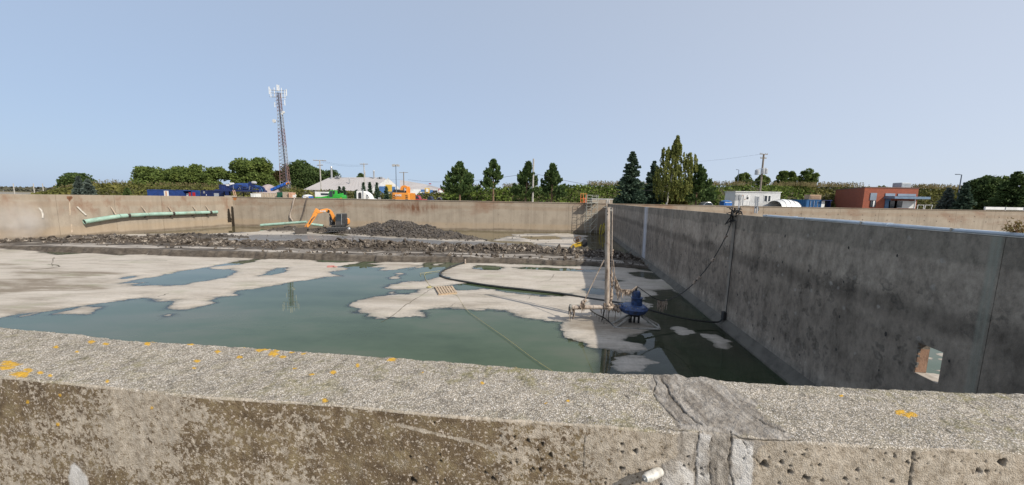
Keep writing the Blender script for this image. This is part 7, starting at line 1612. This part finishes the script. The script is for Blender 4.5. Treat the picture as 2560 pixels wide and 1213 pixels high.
# tangle on the wall top
q = Wp(W0[0]-.05, ZT, .0)
for i in range(9):
    P = [q+np.array([rq.uniform(-.22, .28), rq.uniform(-.25, .25), rq.uniform(-.5, .30)]) for _ in range(5)]; P = bez(P, 24)
    line(P, .017, 'tangled_cable', m_blk, 'black cable loop in the tangle hung over the top of the shaded wall', grp='tangled cables on the wall top')
for i, (px, y0, y1, lab) in enumerate(((1843, 497, 532, 'thin grey post in the cable tangle on the wall top'), (1884, 491, 533, 'left grey post of the pair where the wall-top pipes begin'), (1889, 492, 534, 'right grey post of the pair where the wall-top pipes begin'))):
    b0 = G(px, y1, ZT); b0[0] += .05; zt = zat(px, y0, b0[1]); mb = MB(); mb.tube([b0, (b0[0], b0[1], zt)], .03, 7); o_ = mb.build('metal_post', M_GALV, smooth=True); tag(o_, lab, 'post')
line(bez([G(1889, 520, ZT+.3), PY(1893, 516, 18.6), PY(1897, 524, 18.4), G(1890, 531, ZT+.03)]), .02, 'loose_wire', m_blk, 'small loop of wire beside the right grey post', 'wire')
# pipes on the wall top
sA = Wpix(1888, 537)[0]
m_cd = mat('conduit_blue_grey', (.46, .52, .58), .45, .15, scale=2, var=.15)
rp2 = rng2
for off, r_, lab, z_ in ((.045, .032, 'blue-grey pipe nearest the basin edge on top of the shaded wall', 0), (.112, .036, 'thickest blue-grey pipe, middle of the bundle on the shaded wall', 0), (.172, .022, 'blue-grey pipe farthest from the edge on the shaded wall', 0)):
    P = [Wp(s, ZT+r_+.012+.006*sin(s*1.3+off*20), off+.012*sin(s*.8+off*9)) for s in np.arange(S0+.6, sA, .5)]
    t = thing('wall_pipe', lab, 'pipe', P[0]); mb = MB(); mb.tube(P, r_, 9); mb.build('pipe_body', m_cd, t, smooth=True)
    for s in np.arange(S0+1.4, sA, 3.05): c = Wp(s, ZT+r_+.012, off); d3 = np.array([WD[0], WD[1], 0]); mb = MB(); mb.tube([c-d3*.06, c+d3*.06], r_*1.25, 9); mb.build('coupling', m_cd, t, smooth=True)
line([Wp(s, ZT+.014, .012+.006*sin(s)) for s in np.arange(S0+.6, sA, .6)], .009, 'edge_cable', mat('pale_cable', (.55, .52, .46), .7), 'thin pale cable lying along the very edge of the shaded wall')
for i, s in enumerate(np.arange(S0+2.4, sA, 1.9)):
    c = Wp(s, ZT, .155); n3 = WN3; mb = MB(); mb.bar(Wp(s, ZT+.075, .012), Wp(s, ZT+.075, .185), .035, .012); mb.bar(Wp(s, ZT, .012), Wp(s, ZT+.08, .012), .03, .012); mb.bar(Wp(s, ZT, .185), Wp(s, ZT+.08, .185), .03, .012); mb.build('pipe_clamp', m_fr, rw)
# weed at the right end
s_, z_ = Wpix(2535, 588); t = thing('weed', 'dry reddish weed growing on the wall top at the right edge', 'plant', Wp(s_, ZT, .1)); r = np.random.default_rng(31)
P = []
for i in range(16):
    b0 = Wp(s_+r.normal(0, .14), ZT, .1+.05*r.random()); tp_ = b0+np.array([r.normal(0, .12), r.normal(0, .12), .10+.20*r.random()]); mb = MB(); mb.tube([b0, (b0+tp_)/2+.03*r.normal(size=3), tp_], [.006, .004, .002], 4); mb.build('stem', mat('dry_stem', (.30, .15, .08), .9), t); P += [b0+(tp_-b0)*u+.02*r.normal(size=3) for u in r.random(26)]
V, Fq = cards(np.array(P), .030, r); meshobj('foliage', V, Fq, leafmat('weed_leaves', (.16, .10, .04), (.28, .20, .08), (.22, .24, .07), 4), t)

# ---- pallet
cs = [G(1085, 716.5, .13), G(1132, 714.5, .13), G(1143, 731, .13), G(1096, 735, .13)]
t = thing('pallet', 'pale wooden pallet lying on the sand beside the yellow rope', 'pallet', (cs[0]+cs[2])/2*np.array([1, 1, 0])); m_pw = mat('pallet_wood', (.50, .38, .26), .85, scale=9, var=.4)
for i in range(7):
    s = (i+.45)/7+.01; a_ = cs[0]+(cs[1]-cs[0])*s; b_ = cs[3]+(cs[2]-cs[3])*s; mb = MB(); mb.bar(a_, b_, .10, .022); mb.build('deck_board', m_pw, t)
for s in (.03, .5, .97): a_ = cs[0]+(cs[3]-cs[0])*s; b_ = cs[1]+(cs[2]-cs[1])*s; mb = MB(); mb.bar(a_-np.array([0, 0, .055]), b_-np.array([0, 0, .055]), .05, .085); mb.build('stringer', m_pw, t)
for s in (.05, .95): a_ = cs[0]+(cs[1]-cs[0])*s; b_ = cs[3]+(cs[2]-cs[3])*s; mb = MB(); mb.bar(a_-np.array([0, 0, .11]), b_-np.array([0, 0, .11]), .10, .02); mb.build('bottom_board', m_pw, t)
# ---- hoses and ropes on the floor
fz = lambda x, y, z=.06: G(x, y, z)
line(bez([fz(*q) for q in ((1172, 653), (1150, 660), (1120, 671), (1103, 680), (1101, 687), (1116, 696), (1165, 705), (1230, 715), (1300, 723), (1400, 734), (1470, 746), (1512, 752), (1560, 760))], 90), .062, 'water_hose', m_hose, 'long thick black hose curving over the sand towards the pump', 'hose', 9)
m_yr = mat('yellow_rope', (.40, .35, .16), .8, scale=5)
line(bez([fz(x, y, .05) for x, y in ((1128, 735), (1142, 739), (1154, 757), (1168, 776), (1200, 800), (1240, 828), (1262, 843), (1290, 864), (1330, 894), (1370, 921), (1400, 940))], 80), .008, 'yellow_rope', m_yr, 'thin yellow rope trailing from the pallet into the near water', 'rope')
line(bez([fz(x, y, .05) for x, y in ((1052, 689), (1051, 684), (1063, 682), (1100, 677), (1064, 683), (1063, 694), (1067, 703), (1075, 714), (1090, 719))], 50), .013, 'yellow_rope', m_yr, 'short kinked yellow rope leading to the far side of the pallet', 'rope')
ico_ = MB(); ico(ico_, fz(1073, 718, .06), .12, 4, (1.3, 1, .5)); o_ = ico_.build('rope_knot', m_yr); tag(o_, 'bunched yellow rope knot at the corner of the pallet', 'rope')
for x, y0, y1, lab in ((975, 637, 649, 'white marker stub standing at the foot of the mud bank, left one'), (1163, 648, 660, 'small rusty white stub at the start of the black hose')):
    b0 = G(x, y1); mb = MB(); mb.tube([b0, (b0[0], b0[1], zat(x, y0, b0[1]))], [.07, .06], 8); o_ = mb.build('marker_stub', M_WHITE if x < 1000 else m_pm); tag(o_, lab, 'marker')
mb = MB(); q = G(827, 667, .06); mb.box(q, (.45, .25, .10), rz=.4, rx=.2); mb.box(q+np.array([.25, .05, 0]), (.25, .2, .06), rz=1.1, ry=.3); o_ = mb.build('red_scrap', mat('faded_red', (.48, .20, .17), .8)); tag(o_, 'small scrap of faded red plastic on the sand', 'scrap')

# ---- spray drifting at the far left
q = G(-10, 606); mb = MB(); ico(mb, (q[0]+.3, q[1]+1.2, 2.3), 3.4, 7, (.85, .8, .85)); o_ = mb.build('dust_cloud', None, smooth=True, kind='stuff', label='pale dust or spray drifting up before the left wall')
m_ = bpy.data.materials.new('dust_volume'); m_.use_nodes = True; nt = m_.node_tree; nt.nodes.clear(); vo_ = nt.nodes.new('ShaderNodeVolumePrincipled'); ou = nt.nodes.new('ShaderNodeOutputMaterial'); nt.links.new(vo_.outputs[0], ou.inputs[1])
vo_.inputs['Color'].default_value = (1, .98, .96, 1); S.cycles.volume_bounces = 3
tc = nt.nodes.new('ShaderNodeTexCoord'); gp_ = nt.nodes.new('ShaderNodeNewGeometry')
vs = nt.nodes.new('ShaderNodeVectorMath'); vs.operation = 'DISTANCE'; vs.inputs[1].default_value = (q[0]+.2, q[1]+1.2, 1.9); nt.links.new(gp_.outputs['Position'], vs.inputs[0])
fall = nt.nodes.new('ShaderNodeMapRange'); fall.interpolation_type = 'SMOOTHSTEP'; fall.inputs[1].default_value = .2; fall.inputs[2].default_value = 2.7; fall.inputs[3].default_value = 1; fall.inputs[4].default_value = 0; nt.links.new(vs.outputs['Value'], fall.inputs[0])
nz = noise(nt, gp_.outputs['Position'], .7, 4, .6); dn = math_(nt, 'MULTIPLY', fall.outputs[0], ramp(nt, nz, [(.35, 0.15), (.65, 1.0)])); nt.links.new(math_(nt, 'MULTIPLY', dn, 1.1), vo_.inputs['Density']); o_.data.materials.append(m_)
for o in bpy.data.objects:
    if '_w' in o: del o['_w']
